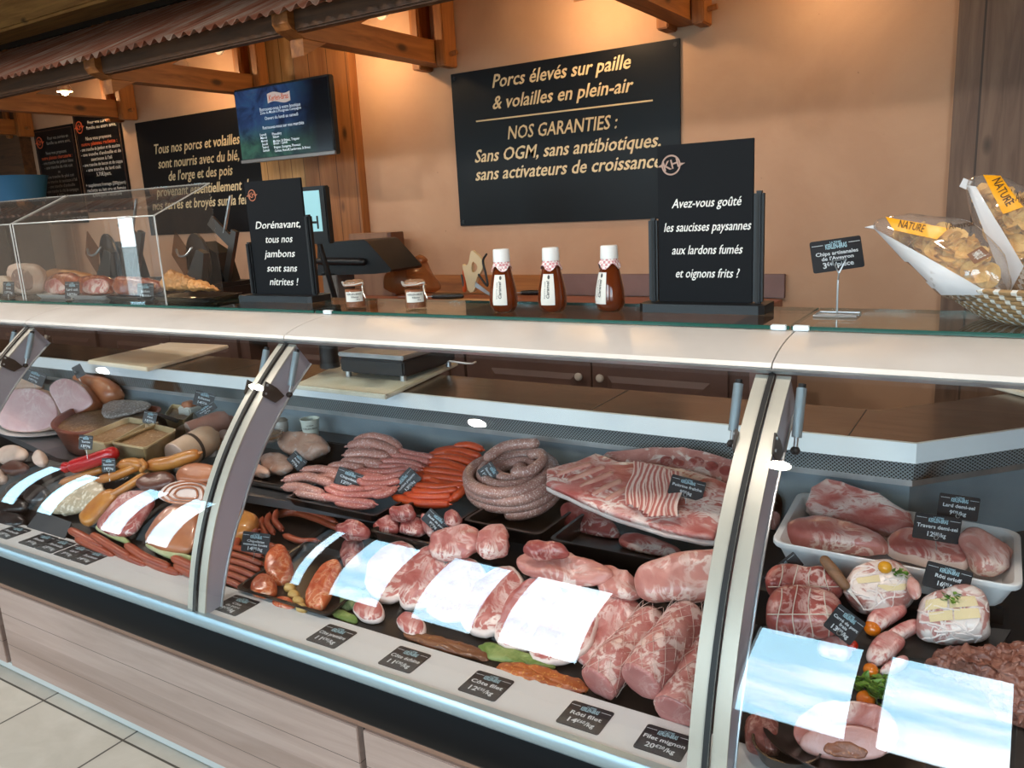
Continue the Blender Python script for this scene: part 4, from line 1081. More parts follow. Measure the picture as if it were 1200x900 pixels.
# ------------------------------------------------------------------ price tags
m_tag = M('tag_black', hx('1b1d22'), .45)
m_tagink = M('tag_ink', hx('cfd6da'), .6)
m_pin = M('tag_pin', hx('9a9a98'), .3, .8)
m_logo = M('tag_logo', hx('9fc3cf'), .6)
def tag_face(t, o, u, v, w_, h_, lines, th=.0012):
    n = u.cross(v)
    b = B(); r = min(w_, h_) * .07; pts = []
    for cx, cy, a0 in ((w_ / 2 - r, h_ / 2 - r, 0), (-w_ / 2 + r, h_ / 2 - r, PI / 2), (-w_ / 2 + r, -h_ / 2 + r, PI), (w_ / 2 - r, -h_ / 2 + r, 1.5 * PI)):
        for k in range(4): pts.append(o + u * (cx + r * math.cos(a0 + k * PI / 6)) + v * (cy + r * math.sin(a0 + k * PI / 6)))
    b.prism(pts, -n * th); put('card', b, m_tag, t, smooth=False)
    if lines is None: return
    b = B(); b.text('KERLEN-BRAS', o + v * h_ * .27, u, v, h_ * .22, width=w_ * .42, bold=.03, lift=.0005); b.text('LA FERME', o + v * h_ * .395, u, v, h_ * .09, width=w_ * .22, bold=.01, lift=.0005); put('logo', b, m_logo, t, smooth=False)
    b = B()
    for sg in (-1, 1):
        c = o + u * sg * w_ * .36 + v * h_ * .34 + n * .0005; b.add([c - u * w_ * .11 - v * h_ * .008, c + u * w_ * .11 - v * h_ * .008, c + u * w_ * .11 + v * h_ * .008, c - u * w_ * .11 + v * h_ * .008], [(0, 1, 2, 3)])
    put('rule', b, m_tagink, t, smooth=False)
    ys = {1: [-.05], 2: [.03, -.26], 3: [.06, -.10, -.31]}[len(lines)]
    for l, yy in zip(lines, ys):
        b = B(); 
        if '€' in l:
            a, c = l.split('€'); cents, rest = c[:2], c[2:]
            full = len(a) * 1.0 + .7 + len(cents) * .62 + len(rest) * .72; wt_ = min(w_ * .7, h_ * .2 * full * .62); k = wt_ / full; x = -wt_ / 2
            b.text(a, o + u * (x + k * len(a) * .5) + v * h_ * yy, u, v, h_ * .25, bold=.02, lift=.0005, width=k * len(a) * .95); x += k * len(a)
            b.text('€' + cents, o + u * (x + k * (.35 + .31 * len(cents))) + v * h_ * (yy + .035), u, v, h_ * .16, bold=.015, lift=.0005, width=k * (.65 + .6 * len(cents))); x += k * (.7 + .62 * len(cents))
            b.text(rest.strip(), o + u * (x + k * .36 * len(rest)) + v * h_ * yy, u, v, h_ * .22, bold=.02, lift=.0005, width=k * .7 * len(rest))
        else:
            b.text(l, o + v * h_ * yy, u, v, h_ * (.20 if len(lines) == 2 else .16), width=w_ * min(.88, .075 * len(l) + .1), bold=.02, lift=.0005)
        put('lettering', b, m_tagink, t, smooth=False)
def face_axes(q, depth):
    """card corners TL TR BL in pixels at one distance from the viewer's side: an upright rectangle"""
    f = RC @ V((0, 0, -1)); P = [EYE + ray(*a) * depth / ray(*a).dot(f) for a in q]
    u = (P[1] - P[0]); v = (P[0] - P[2]); w_, h_ = u.length, v.length; u.normalize(); v = (v - u * v.dot(u)).normalized()
    return (P[1] + P[2]) / 2, u, v, w_, h_
def pricetag(label, quad, base, lines, ring=True):
    """card on a steel pin; base = the point of the food the pin is stuck in"""
    f = RC @ V((0, 0, -1)); dep = (base - EYE).dot(f)
    o, u, v, w_, h_ = face_axes(quad, dep)
    t = thing('price_tag', label, 'price tag', base, 'black price tags')
    tag_face(t, o, u, v, w_, h_, lines)
    foot = base - UZ * .012; n = u.cross(v); top = o - v * h_ * .30 - n * .003
    put('pin', B().tube([foot, top], .0011, 6, None), m_pin, t)
    if ring:
        c = o - v * h_ * .36 + n * .0015
        put('pin_ring', B().tube([c + (u * math.cos(k * PI / 6) + v * math.sin(k * PI / 6)) * .0045 for k in range(13)], .0009, 6, None), m_pin, t)
    return t
def flattag(label, quad, z, lines):
    P = [pz(*q, z) for q in quad]; u = V((1, 0, 0)); v = V((0, 1, 0)); w_ = (P[1] - P[0]).length; h_ = (P[2] - P[0]).length
    o = (P[1] + P[2]) / 2; t = thing('price_label', label, 'price label', V((o.x, o.y, z)), 'flat price labels on the front strip')
    tag_face(t, o + UZ * .0014, u, v, w_, min(h_, .085), lines)
def flats():
    Zs = .5852
    L = [('flat black price label below the smoked chops', [(271, 696), (299.5, 705), (252.5, 714)], ['Côte', 'de porc', '9€90/kg']),
         ('flat black price label reading first chop', [(381, 730.5), (414.5, 740.5), (362.5, 751)], ['Côte première', '11€90/kg']),
         ('flat black price label reading neck chop', [(464, 756), (501.5, 767), (446.5, 779)], ['Côte échine', '11€90/kg']),
         ('flat black price label reading loin chop', [(556.5, 784.5), (599, 798), (540, 809.5)], ['Côte filet', '12€95/kg']),
         ('flat black price label reading loin roast', [(669, 820.5), (718, 835), (653, 847)], ['Rôti filet', '14€60/kg']),
         ('flat black price label reading tenderloin', [(757, 848.5), (812, 864), (743, 877)], ['Filet mignon', '20€20/kg'])]
    for a in L: flattag(a[0], a[1], Zs, a[2])
    for i, (x, yy) in enumerate(((2, 615), (34, 624.5), (54, 631), (75, 638), (94.5, 644.5))):
        flattag(['flat black price label at the far end, apart from four others', 'flat black price label, first after the gap at the far end', 'flat black price label, second of the four in a row', 'flat black price label, third of the four in a row', 'flat black price label, last of the four in a row'][i], [(x + 7, yy), (x + 26, yy + 6), (x - 4, yy + 12)], Zs, [['Andouille', '15€90/kg'], ['Boudin', '9€50/kg'], ['Andouille', '15€90/kg'], ['Lard', '9€90/kg'], ['Saucisson', '14€90/kg']][i])
flats()

# ------------------------------------------------------------------ chip price on a wire stand
o = pz(981, 370, SZ)
t = thing('price_stand', 'black crisps price card held on a wire stand beside the bread basket', 'price stand', o)
q, u, v, w_, h_ = face_axes([(949, 284), (1009, 275.5), (953, 321)], (o - EYE).dot(RC @ V((0, 0, -1))))
tag_face(t, q, u, v, w_, h_, ['Chips artisanales', "de l'Aveyron", '3€40 /pièce'])
put('wire_base', B().tube([o + V(a) for a in ((-.045, -.03, .003), (.045, -.03, .003), (.045, .035, .003), (-.045, .035, .003), (-.045, -.02, .003))], .0028, 8).tube([o + V((-.045, -.005, .003)), o + V((.045, -.005, .003))], .0022, 8), m_alu, t)
n_ = u.cross(v); cl = q - v * h_ * .30 + n_ * .004
put('wire_stem', B().tube([o + V((0, -.005, .003)), V((o.x, o.y - .005, cl.z - .035)), cl - UZ * .022], .0022, 8), m_alu, t)
put('wire_clip', B().tube([cl - UZ * .022, cl + u * .016 + UZ * .008, cl - u * .016 + UZ * .008, cl - UZ * .022], .0022, 8), m_alu, t)

# ------------------------------------------------------------------ basket with two bags of crisps
def weave():
    m, t, p = _nodes('basket_weave')
    v = coord(t); sx = N(t, 'SeparateXYZ'); t.links.new(v, sx.inputs[0])
    at = N(t, 'Math', operation='ARCTAN2'); t.links.new(sx.outputs[1], at.inputs[0]); t.links.new(sx.outputs[0], at.inputs[1])
    rw = N(t, 'Math', operation='MULTIPLY'); t.links.new(sx.outputs[2], rw.inputs[0]); rw.inputs[1].default_value = 1 / .0105
    fl = N(t, 'Math', operation='FLOOR'); t.links.new(rw.outputs[0], fl.inputs[0])
    a = N(t, 'Math', operation='MULTIPLY_ADD'); t.links.new(at.outputs[0], a.inputs[0]); a.inputs[1].default_value = 46.0
    sh = N(t, 'Math', operation='MULTIPLY'); t.links.new(fl.outputs[0], sh.inputs[0]); sh.inputs[1].default_value = 1.25; t.links.new(sh.outputs[0], a.inputs[2])
    s = N(t, 'Math', operation='SINE'); t.links.new(a.outputs[0], s.inputs[0])
    f = noise_tex(t, coord(t, (1, 1, 6)), 60, 3)
    col = mix(t, ramp(t, s.outputs[0], [(.50, (0, 0, 0)), (.58, (1, 1, 1))]), ramp(t, f, [(.35, hx('8a6c48')), (.65, hx('b8966a'))]), hx('dcdad2'))
    t.links.new(col, p.inputs['Base Color']); p.inputs['Roughness'].default_value = .7; return m
bo = V((.075, 2.00, SZ))
prof = [(0, .0)]; R0, R1, HB = .125, .235, .080
n_ = 8
for k in range(n_):
    for q in range(6):
        a = q / 5 * PI; zz = (k + .5 - .5 * math.cos(a)) / n_; rr = R0 + (R1 - R0) * zz ** .72
        prof.append((rr + .0042 * math.sin(a), zz * HB + .001))
inner = [(r - .012, z + .003) for r, z in reversed(prof[1::3])]
bk = tag(put('basket', B().lathe(prof + [(R1 - .006, HB + .004)] + inner + [(0, .006)], bo, 96, False), weave(), at=bo), 'round coiled straw basket with white stitching on the glass shelf', 'basket')
m_film = glass('crisp_film', .07, (.97, .95, .93), .02, .10, hx('e8e2dc'))
m_filmw = glass('crisp_film_white', .07, (.9, .9, .9), .08, .78, hx('e2e3e6'))
m_yel = M('band_yellow', hx('eea21c'), .35); m_txt = M('band_text', hx('4a3420'), .6); m_brn = M('band_brown', hx('7a5138'), .45)
def crisp(o, s, rx):
    rows = []
    R_ = Matrix.Rotation(rx[0], 3, 'X') @ Matrix.Rotation(rx[1], 3, 'Y') @ Matrix.Rotation(rx[2], 3, 'Z')
    for j in range(4):
        r = j / 3; rows.append([o + R_ @ V((s * r * math.cos(a), s * .78 * r * math.sin(a), s * .35 * r * r * math.cos(2 * a + rx[0]))) for a in [2 * PI * k / 14 for k in range(14)]])
    return rows
def chipbag(label, poly, oy, nrm, up, down, white, band, bandtxt, dk, dktxt, tip, seed, prints):
    random.seed(seed)
    n = V(nrm).normalized(); c = (sum(p[0] for p in poly) / len(poly), sum(p[1] for p in poly) / len(poly)); o = py_(*c, oy)
    P = [pp(*q, o, n) for q in poly]
    base = min(P, key=lambda a: a.z)
    t = thing('crisp_bag', label, 'crisp bag', base, 'bags of crisps in the basket')
    b = B(); b.pillow(P, n, up, down, 10, 2.4, .006, 16, seed); bv = bvh(b); put('film', b, m_film, t, angle=70)
    ctr = sum(P, V()) / len(P); b = B(); h0 = bv.find_nearest(ctr); sgn = -1 if (ctr - h0[0]).dot(h0[1]) > 0 else 1
    for k in range(420):
        w1, w2 = random.random(), random.random(); q1, q2 = random.choice(P), random.choice(P)
        q = ctr + (q1 - ctr) * w1 * .74 + (q2 - ctr) * w2 * .25
        e = max(0, 1 - ((q - ctr).length / .16) ** 2); q = q + n * random.uniform(-down * .55, up * .62) * (e ** .5)
        h_ = bv.find_nearest(q)
        if h_[0] is None or h_[3] < .030 or (q - h_[0]).dot(h_[1]) * sgn > 0: continue
        b.sheet(crisp(q, random.uniform(.020, .028), (random.uniform(-1, 1) + .9, random.uniform(-.7, .7), random.uniform(0, 6))), True)
    ch = put('crisps', b, M('crisp_gold', hx('efc578'), .5, c2=hx('d6a050'), ns=40), t, angle=80); ch['kind'] = 'stuff'
    b = B(); decal(b, bv, white, 22, 10, .0015); put('white_panel', b, m_filmw, t, angle=80)
    b = B(); decal(b, bv, band, 18, 6, .0022); y_ = put('yellow_band', b, m_yel, t, angle=80)
    b = B(); decal_text(b, bv, 'NATURE', bandtxt, .0034); 
    put('band_lettering', b, m_txt, y_, smooth=False)
    if dk:
        b = B(); decal(b, bv, dk, 10, 4, .0022); d_ = put('brown_patch', b, m_brn, t, angle=80)
        if dktxt: 
            b = B(); decal_text(b, bv, 'FABRIQUÉ', dktxt, .0034); put('patch_lettering', b, m_paper, d_, smooth=False)
    for body, q in prints:
        b = B(); decal_text(b, bv, body, q, .0026); put('print', b, m_txt, t, smooth=False)
    a = [pp(*q, o, n) for q in tip]; b = B(); b.prism(a, n * .004); put('tied_tip', b, m_filmw, t, smooth=False)
chipbag('clear crisp bag lying low in the basket, its white tip over the rim', [(1023, 266), (1038, 254), (1062, 253), (1100, 258), (1140, 262), (1172, 285), (1186, 320), (1180, 350), (1110, 352), (1090, 332), (1060, 305), (1040, 285)], 1.90, (-.25, -1, .45), .060, .055,
        [(1023, 266), (1050, 281), (1163, 345), (1094, 345)], [(1038, 255), (1112, 268), (1098, 281), (1048, 270)], [(1056, 258.5), (1086, 265), (1082, 273), (1053, 267)], [(1150, 289), (1162, 300), (1142, 310), (1133, 299)], [(1150, 292), (1158, 299), (1143, 306), (1137, 300)], [(1014, 267), (1026, 264), (1026, 269)], 3, [("l'Aveyron", [(1108, 262), (1140, 259), (1141, 268), (1110, 272)])])
chipbag('clear crisp bag leaning upright in the basket, tied with a white tip', [(1133, 216), (1142, 207), (1160, 204), (1185, 209), (1215, 225), (1240, 262), (1250, 320), (1235, 352), (1180, 350), (1166, 325), (1150, 285), (1138, 245)], 2.06, (-.35, -1, .30), .065, .055,
        [(1133, 217), (1144, 219), (1200, 312), (1182, 346)], [(1152, 206), (1172, 207), (1199, 243), (1176, 251)], [(1172, 209), (1189, 238), (1180, 243), (1162, 213)], None, None, [(1125, 219), (1130, 209), (1140, 213), (1134, 223)], 5, [("L'Aveyron", [(1185, 222), (1215, 236), (1213, 250), (1186, 238)])])
# ================================================================== MEATS AND CHARCUTERIE
DO, DN = V((0, 1.347, .572)), V((0, -.109, 1)).normalized()      # lower deck
SH = .70                                                         # upper shelf
def on(px, py, s):
    """a pixel on a surface: a height, or the sloping lower deck raised by s[1]"""
    if isinstance(s, tuple):
        if s[0] == 'y': return py_(px, py, s[1])
        if s[0] == 'heap': return pp(px, py, s[1], s[2])
        if s[0] == 'deck2': return pp(px, py, D2O + D2N * s[1], D2N)
        return pp(px, py, DO + DN * s[1], DN)
    return pz(px, py, s)
D = lambda h=0.0: ('deck', h)
Y = lambda y: ('y', y)
D2O, D2N = V((0, 1.36, .600)), V((0, -.135, .26)).normalized()   # steeper deck of the near bay
E = lambda h=0.0: ('deck2', h)
def heap(fp, z0, bp, yb):
    """sloping surface of a heap from a front pixel at height z0 to a back pixel at depth yb"""
    F = pz(fp[0], fp[1], z0); K = py_(bp[0], bp[1], yb); return ('heap', F, V((0, -(K.z - F.z), K.y - F.y)).normalized())
TRAYS = []
SHELF = [(-6.2, 1.80), (-3.95, 1.80), (-2.93, 1.60), (-2.40, 1.66), (-1.58, 1.73)]
def surf(x, y):
    z = .572 + (y - 1.347) * .1094
    if x > -.40: z = .600 + (min(y, 1.62) - 1.36) * .519
    if x > -1.57 and y > 1.745: z = max(z, .70)
    if x <= -1.57:
        for (xa, ya), (xb, yb) in zip(SHELF, SHELF[1:]):
            if xa <= x <= xb and y > ya + (yb - ya) * (x - xa) / (xb - xa): z = max(z, .70)
    for x0, x1, y0, y1, zf in TRAYS:
        if x0 < x < x1 and y0 < y < y1: z = max(z, zf)
    return z
def rest(b, eps=.0015):
    """soft food flattens on what carries it"""
    for q in b.v:
        if q.y > 2.072 and q.x < -.25: q.y = 2.072
        z = surf(q.x, q.y) + eps
        if q.z < z - .034 and q.y > 1.735 and q.x > -1.57:      # against the step of the upper deck
            q.y = 1.7335; z = surf(q.x, q.y) + eps
        if z - .034 < q.z < z or (q.z < z and q.y < 1.60): q.z = z + (q.z - z) * .004
    return b
def plane(poly, s, tilt, roll=0.0):
    if isinstance(s, tuple) and s[0] == 'heap': return s[1], s[2]
    low = max(poly, key=lambda q: q[1]); A = on(low[0], low[1], s)
    t = math.radians(tilt); n = V((math.sin(math.radians(roll)), -math.sin(t), math.cos(t))).normalized()
    return A, n
def lump_b(poly, s, tilt, up, down=.01, rough=.004, rs=16, sharp=3.0, seed=None, roll=0.0, flat=.55, lift=0.0, rings=9, chaikin=2):
    A, n = plane(poly, s, tilt, roll)
    if isinstance(s, tuple) and s[0] in ('deck', 'deck2'):
        if A.y > 1.58 and s[0] == 'deck': s = ('y', 1.58); A, n = plane(poly, s, tilt, roll)
        while tilt < 78 and max(pp(q[0], q[1], A, n).y for q in poly) > 1.69:
            tilt += 5; A, n = plane(poly, s, tilt, roll)
    A = A + UZ * lift
    b = B(); b.pillow([pp(q[0], q[1], A, n) for q in poly], n, up, down, rings, sharp, rough, rs, random.uniform(0, 50) if seed is None else seed, flat=flat, chaikin=chaikin)
    rest(b); return b, A, n
def lump(name, label, cat, m, poly, s, tilt, up, down=.01, group=None, **k):
    b, A, n = lump_b(poly, s, tilt, up, down, **k)
    return tag(put(name, b, m, angle=70), label, cat, group)
def link_b(path, s, tilt, r, lift=0.0, seg=12, nub=True, n=5, bumpy=.05):
    A, nn = plane(path, s, tilt); A = A + UZ * (r + lift)
    pts = smoothpath([pp(q[0], q[1], A, nn) for q in path], n); L = len(pts)
    rs = [r * (1 + bumpy * math.sin(i * 1.7 + path[0][0]) * .5) * (0.86 if i in (0, L - 1) else 1) for i in range(L)]
    b = B(); b.tube(pts, rs, seg)
    if nub:
        for e, f in ((pts[0], pts[1]), (pts[-1], pts[-2])):
            d = (e - f).normalized(); b.tube([e + d * r * .8, e + d * (r + .005)], [r * .28, r * .2], 8)
    return rest(b)
def link(name, label, cat, m, path, s, tilt, r, group=None, lift=0.0, **k):
    return tag(put(name, link_b(path, s, tilt, r, lift, **k), m, angle=70), label, cat, group)
def tray(label, FL, FR, z, yb, h=.045, m=None, name='tray', slope=0.0):
    a, c = pz(FL[0], FL[1], z), pz(FR[0], FR[1], z); y0 = (a.y + c.y) / 2; x0, x1 = a.x, c.x
    b = B(); zb = z - h; i = .012; e = .004; TRAYS.append((x0 + .012, x1 - .012, y0 + .012, yb - .012, zb + .004))
    def ring(k, zz): return [V((x0 + k, y0 + k, zz)), V((x1 - k, y0 + k, zz)), V((x1 - k, yb - k, zz)), V((x0 + k, yb - k, zz))]
    def rr(k, zz, r=.02):
        q = ring(k, zz); out = []
        for j in range(4):
            p, a_, c_ = q[j], q[j - 1], q[(j + 1) % 4]; d1 = (a_ - p).normalized() * r; d2 = (c_ - p).normalized() * r
            for t in (0, .33, .67, 1): out.append(p + d1 * (1 - t) ** 2 + d2 * t ** 2)
        return out
    b.sheet([rr(.010, zb), rr(0, z - .004), rr(-.006, z - .003), rr(-.006, z), rr(.003, z), rr(i, zb + .004), rr(i + .03, zb + .003)], True)
    for q in b.v: q.z += (q.y - y0) * slope
    k = len(b.v); n_ = 16; b.f.append(tuple(range(k - n_, k))); b.f.append(tuple(range(n_ - 1, -1, -1)))
    return tag(put(name, b, m or m_tray, angle=40), label, 'tray', None)
# ---- materials
def dk(m, k=.74, kf=.93):
    return m
LEAN, LEAN2, FAT = hx('a9504e'), hx('c47570'), hx('e6cbc2')
m_pork = meat('pork_raw', hx('c0716a'), hx('d6958b'), hx('efd9cf'), .38, 13, .35)
m_porkp = meat('pork_pale', hx('cb8a7e'), hx('dea598'), hx('f0dcd0'), .33, 11, .35)
m_chop = meat('pork_chop', hx('b8635c'), hx('cf857b'), hx('efd8ce'), .36, 13, .33, rim=1, rim_w=.93)
m_red = meat('pork_red', hx('994541'), hx('bb6a63'), hx('e2c0b6'), .33, 17, .33)
m_belly = meat('belly_top', hx('bd6159'), hx('d88d83'), hx('f0dacf'), .6, 15, .35, stretch=(1, 2.0, 1), veins=True)
m_rind = M('rind_fat', hx('e3d3cb'), .42, c2=hx('d8bfb6'), ns=12)
m_ribs = meat('rib_rack', hx('c4837a'), hx('dca79b'), hx('eedcd2'), .30, 16, .35, veins=False)
m_ribbone = M('rib_bone', hx('cf9a86'), .4, c2=hx('c07f70'), ns=30)
m_ham = meat('ham_cut', hx('d2a6a4'), hx('dcb8b6'), hx('ecd9d4'), .25, 10, .35)
m_hamrind = M('ham_rind', hx('d9bfae'), .4, c2=hx('cfa68e'), ns=8)
m_brownrind = M('smoked_rind', hx('9a5a3c'), .35, c2=hx('b5724c'), ns=9, coat=.3)
m_saus = speck('sausage_pale', hx('c58878'), hx('eccfc4'), 190, .42, .38, hx('b4766a'))
m_chipo = speck('chipolata_pink', hx('cb7a6e'), hx('efc8bc'), 200, .40, .36, hx('bd6a60'))
m_merg = speck('merguez_orange', hx('cb4d22'), hx('ee8a4c'), 190, .34, .34, hx('bb401a'))
m_coil = speck('coil_grey', hx('b08274'), hx('e6d0c6'), 210, .42, .38, hx('a2746a'))
m_chor = speck('smoked_red', hx('a04a2c'), hx('cf7d50'), 150, .32, .33, hx('8c3a22'))
m_smoke = M('smoked_skin', hx('a8662c'), .33, c2=hx('c08238'), ns=10, coat=.3)
m_marin = meat('marinated', hx('a8401e'), hx('c8663a'), hx('dc9a70'), .3, 22, .22, coat=.6)
m_skin = meat('poultry_skin', hx('cf9c84'), hx('dfb6a0'), hx('e8d6cc'), .22, 20, .4, veins=False)
m_choice_net = M('netting_thread', hx('d0b2a6'), .6)
m_string = M('butcher_string', hx('cfc3b4'), .7)
m_caul = M('caul_fat', hx('e8dad4'), .35)
m_mince = meat('minced', hx('6f3f33'), hx('94604f'), hx('b08070'), .18, 60, .4, veins=False)
m_tom = M('tomato_orange', hx('d4700f'), .18, coat=.5); m_tomy = M('tomato_yellow', hx('dd9a1c'), .18, coat=.5); m_tomr = M('tomato_red', hx('b8240f'), .18, coat=.5)
m_green = M('parsley_green', hx('4f7a26'), .5, c2=hx('7ea03c'), ns=60)
m_white = M('white_poly', hx('dfe0e0'), .35)
m_terra = M('terracotta', hx('8c4a36'), .4, c2=hx('7a3e2c'), ns=8, coat=.2)
m_pate = speck('pate', hx('9a7a58'), hx('c4ac8c'), 90, .4, .55, hx('84623f'))
m_jelly = speck('pate_grey', hx('9c8f88'), hx('cfc6c0'), 120, .45, .4)
m_dark = speck('black_pudding', hx('221a18'), hx('4a3c36'), 90, .3, .3)
def parsley(name, label, c, r, group=None, n=26, seed=1):
    random.seed(seed); b = B()
    for k in range(n):
        a = random.uniform(0, 6.28); q = c + V((math.cos(a), math.sin(a), 0)) * r * random.random() ** .6 + UZ * random.uniform(0, r * .8)
        u = V((random.uniform(-1, 1), random.uniform(-1, 1), random.uniform(-.3, .6))).normalized(); v = u.cross(V((random.random(), .3, 1))).normalized(); s = r * .34
        b.add([q - u * s, q - u * s * .3 + v * s * .8, q + u * s * .3 + v * s * .5, q + u * s, q + u * s * .3 - v * s * .6, q - u * s * .4 - v * s * .8, q + u.cross(v) * s * .4], [(0, 1, 6), (1, 2, 6), (2, 3, 6), (3, 4, 6), (4, 5, 6), (5, 0, 6)])
    return tag(put(name, b, m_green, smooth=False), label, 'herb', group)
def ball(name, label, m, c, r, cat, group=None):
    b = B().lathe([(0, -r)] + [(r * math.cos(a), r * .92 * math.sin(a)) for a in [(-1.2 + .3 * k) for k in range(9)]] + [(0, r * .9)], c + UZ * r * .9, 20, True)
    return tag(put(name, b, m), label, cat, group)
def nettube(b, pts, r, na=9, pitch=1.0, rad=.0011):
    """crossed threads around a roast"""
    P = smoothpath(pts, 8); L = len(P)
    for sg in (-1, 1):
        for k in range(na):
            path = []
            for i, p in enumerate(P):
                t = (P[min(i + 1, L - 1)] - P[max(i - 1, 0)]).normalized(); ux = t.cross(UZ).normalized(); uy = ux.cross(t); a = 2 * PI * k / na + sg * pitch * 2 * PI * i / L
                path.append(p + (ux * math.cos(a) + uy * math.sin(a)) * (r[i] if isinstance(r, list) else r) * 1.012)
            b.tube(path, rad, 5, None)
    return b
def rings(b, pts, r, n, rad=.0014):
    P = smoothpath(pts, 8); L = len(P)
    for k in range(n):
        i = int((k + .5) / n * (L - 1)); t = (P[min(i + 1, L - 1)] - P[max(i - 1, 0)]).normalized(); ux = t.cross(UZ).normalized(); uy = ux.cross(t)
        b.tube([P[i] + (ux * math.cos(a) + uy * math.sin(a)) * r * 1.01 for a in [2 * PI * q / 18 for q in range(19)]], rad, 5, None)
    return b

# ================================================================== middle bay, upper shelf
tray('black tray under the pale poultry pieces, beside the pale thick sausages', (284, 561), (352, 572), .7300, 1.955, .028)
tray('black tray heaped with pale and pink sausages', (334, 583), (440, 603), .7300, 2.07, .028)
tray('black tray heaped with orange sausages', (462, 600), (534, 611), .7370, 2.07, .035)
tray('black tray holding the coiled sausage', (543, 610), (634, 624), .7470, 2.07, .045)
tray('black tray holding ribs and belly pork', (642, 634), (852, 667), .7470, 2.07, .045)
# poultry
for lb, poly, up in (('pale bumpy poultry carcass piece, topmost in its tray', [(326, 511), (336, 508), (360, 508), (378, 512), (387, 521), (385, 530), (372, 535), (362, 541), (350, 536), (328, 530)], .032),
                     ('smooth beige poultry piece in front of the bumpy carcass', [(306, 537), (320, 531), (335, 532), (347, 546), (337, 554), (318, 557), (308, 549)], .024),
                     ('flat beige poultry piece at the tray corner by the frame', [(284, 548), (300, 543), (313, 548), (319, 558), (303, 558), (286, 555)], .018)):
    lump('poultry_piece', lb, 'poultry', m_skin, poly, Y({.032: 1.93, .024: 1.83, .018: 1.78}[up]), 38, up, .02, 'poultry pieces in the black tray', rough=.006, rs=30)
o = pz(365, 512, .8055)
t = thing('paper_cup', 'white printed paper cup standing behind the poultry pieces', 'cup', o)
put('cup', B().lathe([(0, 0), (.026, 0), (.034, .066), (.036, .066), (.036, .070), (.032, .070), (.025, .004), (0, .004)], o, 28, False), M('cup_white', hx('c9cfc4'), .5), t, angle=50)
b = B()
for body, z, s in (('LA FERME', .050, .006), ('KERLEN-BRAS', .038, .009)):
    vs, fs = text_mesh(body, 'CENTER', 0, .02, 0); b.add([o + V(((.0262 + (z + v[1] * s) * .121 + .0012) * math.cos(-.8 + v[0] * s / .032), (.0262 + (z + v[1] * s) * .121 + .0012) * math.sin(-.8 + v[0] * s / .032), z + v[1] * s)) for v in vs], fs)
put('lettering', b, M('print_dark', hx('4a4a48')), t, smooth=False)
o = pz(318, 517, .8055)
t = thing('gratin_bowl', 'small glass bowl of brown topping behind the poultry pieces', 'bowl', o)
put('bowl', B().lathe([(0, 0), (.026, 0), (.045, .034), (.047, .034), (.044, .03), (.026, .004), (0, .004)], o, 28, False), glass('bowl_glass', .07, (.93, .93, .92), .03, .2, hx('cfc8c0')), t)
put('topping', B().pillow([o + V((.040 * math.cos(a), .040 * math.sin(a), .029)) for a in [k * PI / 8 for k in range(16)]], UZ, .008, .022, 6, 3, .002, 60, 2), m_pate, t)
o = py_(312, 534, 1.86); o.z = SH + .001; t = thing('foil_dish', 'small foil dish of potted meat under the glass bowl', 'dish', o)
put('dish', B().lathe([(0, 0), (.030, 0), (.040, .024), (.044, .025), (.038, .022), (.029, .003), (0, .003)], o, 28, False), m_alu, t)
put('filling', B().pillow([o + V((.036 * math.cos(a), .036 * math.sin(a), .020)) for a in [k * PI / 8 for k in range(16)]], UZ, .006, .016, 6, 3, .002, 60, 5), m_pate, t)
o = pz(331, 506, .8055); t = thing('small_pot', 'small white pot at the back of the shelf by the frame', 'pot', o)
put('pot', B().lathe([(0, 0), (.022, 0), (.026, .03), (.022, .042), (.018, .05), (.016, .05), (.020, .04), (.022, .03), (.018, .004), (0, .004)], o, 24, False), M('pot_grey', hx('b9b4ac'), .4), t)
put('lid_cloth', B().lathe([(0, .054), (.018, .052), (.026, .044)], o, 20, False), M('pot_cloth', hx('8a8278'), .8), t)
# thick pale sausages
H1 = heap((400, 594), .716, (440, 514), 2.02); H2 = heap((500, 594), .722, (540, 526), 2.03)
for lb, H_, L, R_ in (('sausage heap', H1, -2.0, -1.62), ('orange heap', H2, -1.56, -1.27)): pass
G = 'thick pale sausages in the heap'
for p_, r, l in ([(419, 516), (435, 512), (455, 516), (467, 524)], .0135, .052), ([(412, 522), (430, 519), (450, 524), (463, 530)], .0145, .036), ([(408, 533), (430, 532), (452, 535)], .0140, .020), ([(404, 541), (425, 541), (446, 544)], .0125, .010), ([(337, 562), (360, 559), (387, 566)], .0135, .0), ([(336, 571), (352, 571), (376, 578)], .013, 0), ([(358, 551), (378, 550), (400, 556)], .012, .004), ([(388, 547), (405, 545), (424, 549)], .012, .004):
    link('thick_sausage', 'thick pale raw sausage with white flecks, heaped on the black tray', 'sausage', m_saus, p_, H1, 26, r * 1.22, G, l * .25)
G = 'thin pink chipolatas in the heap'
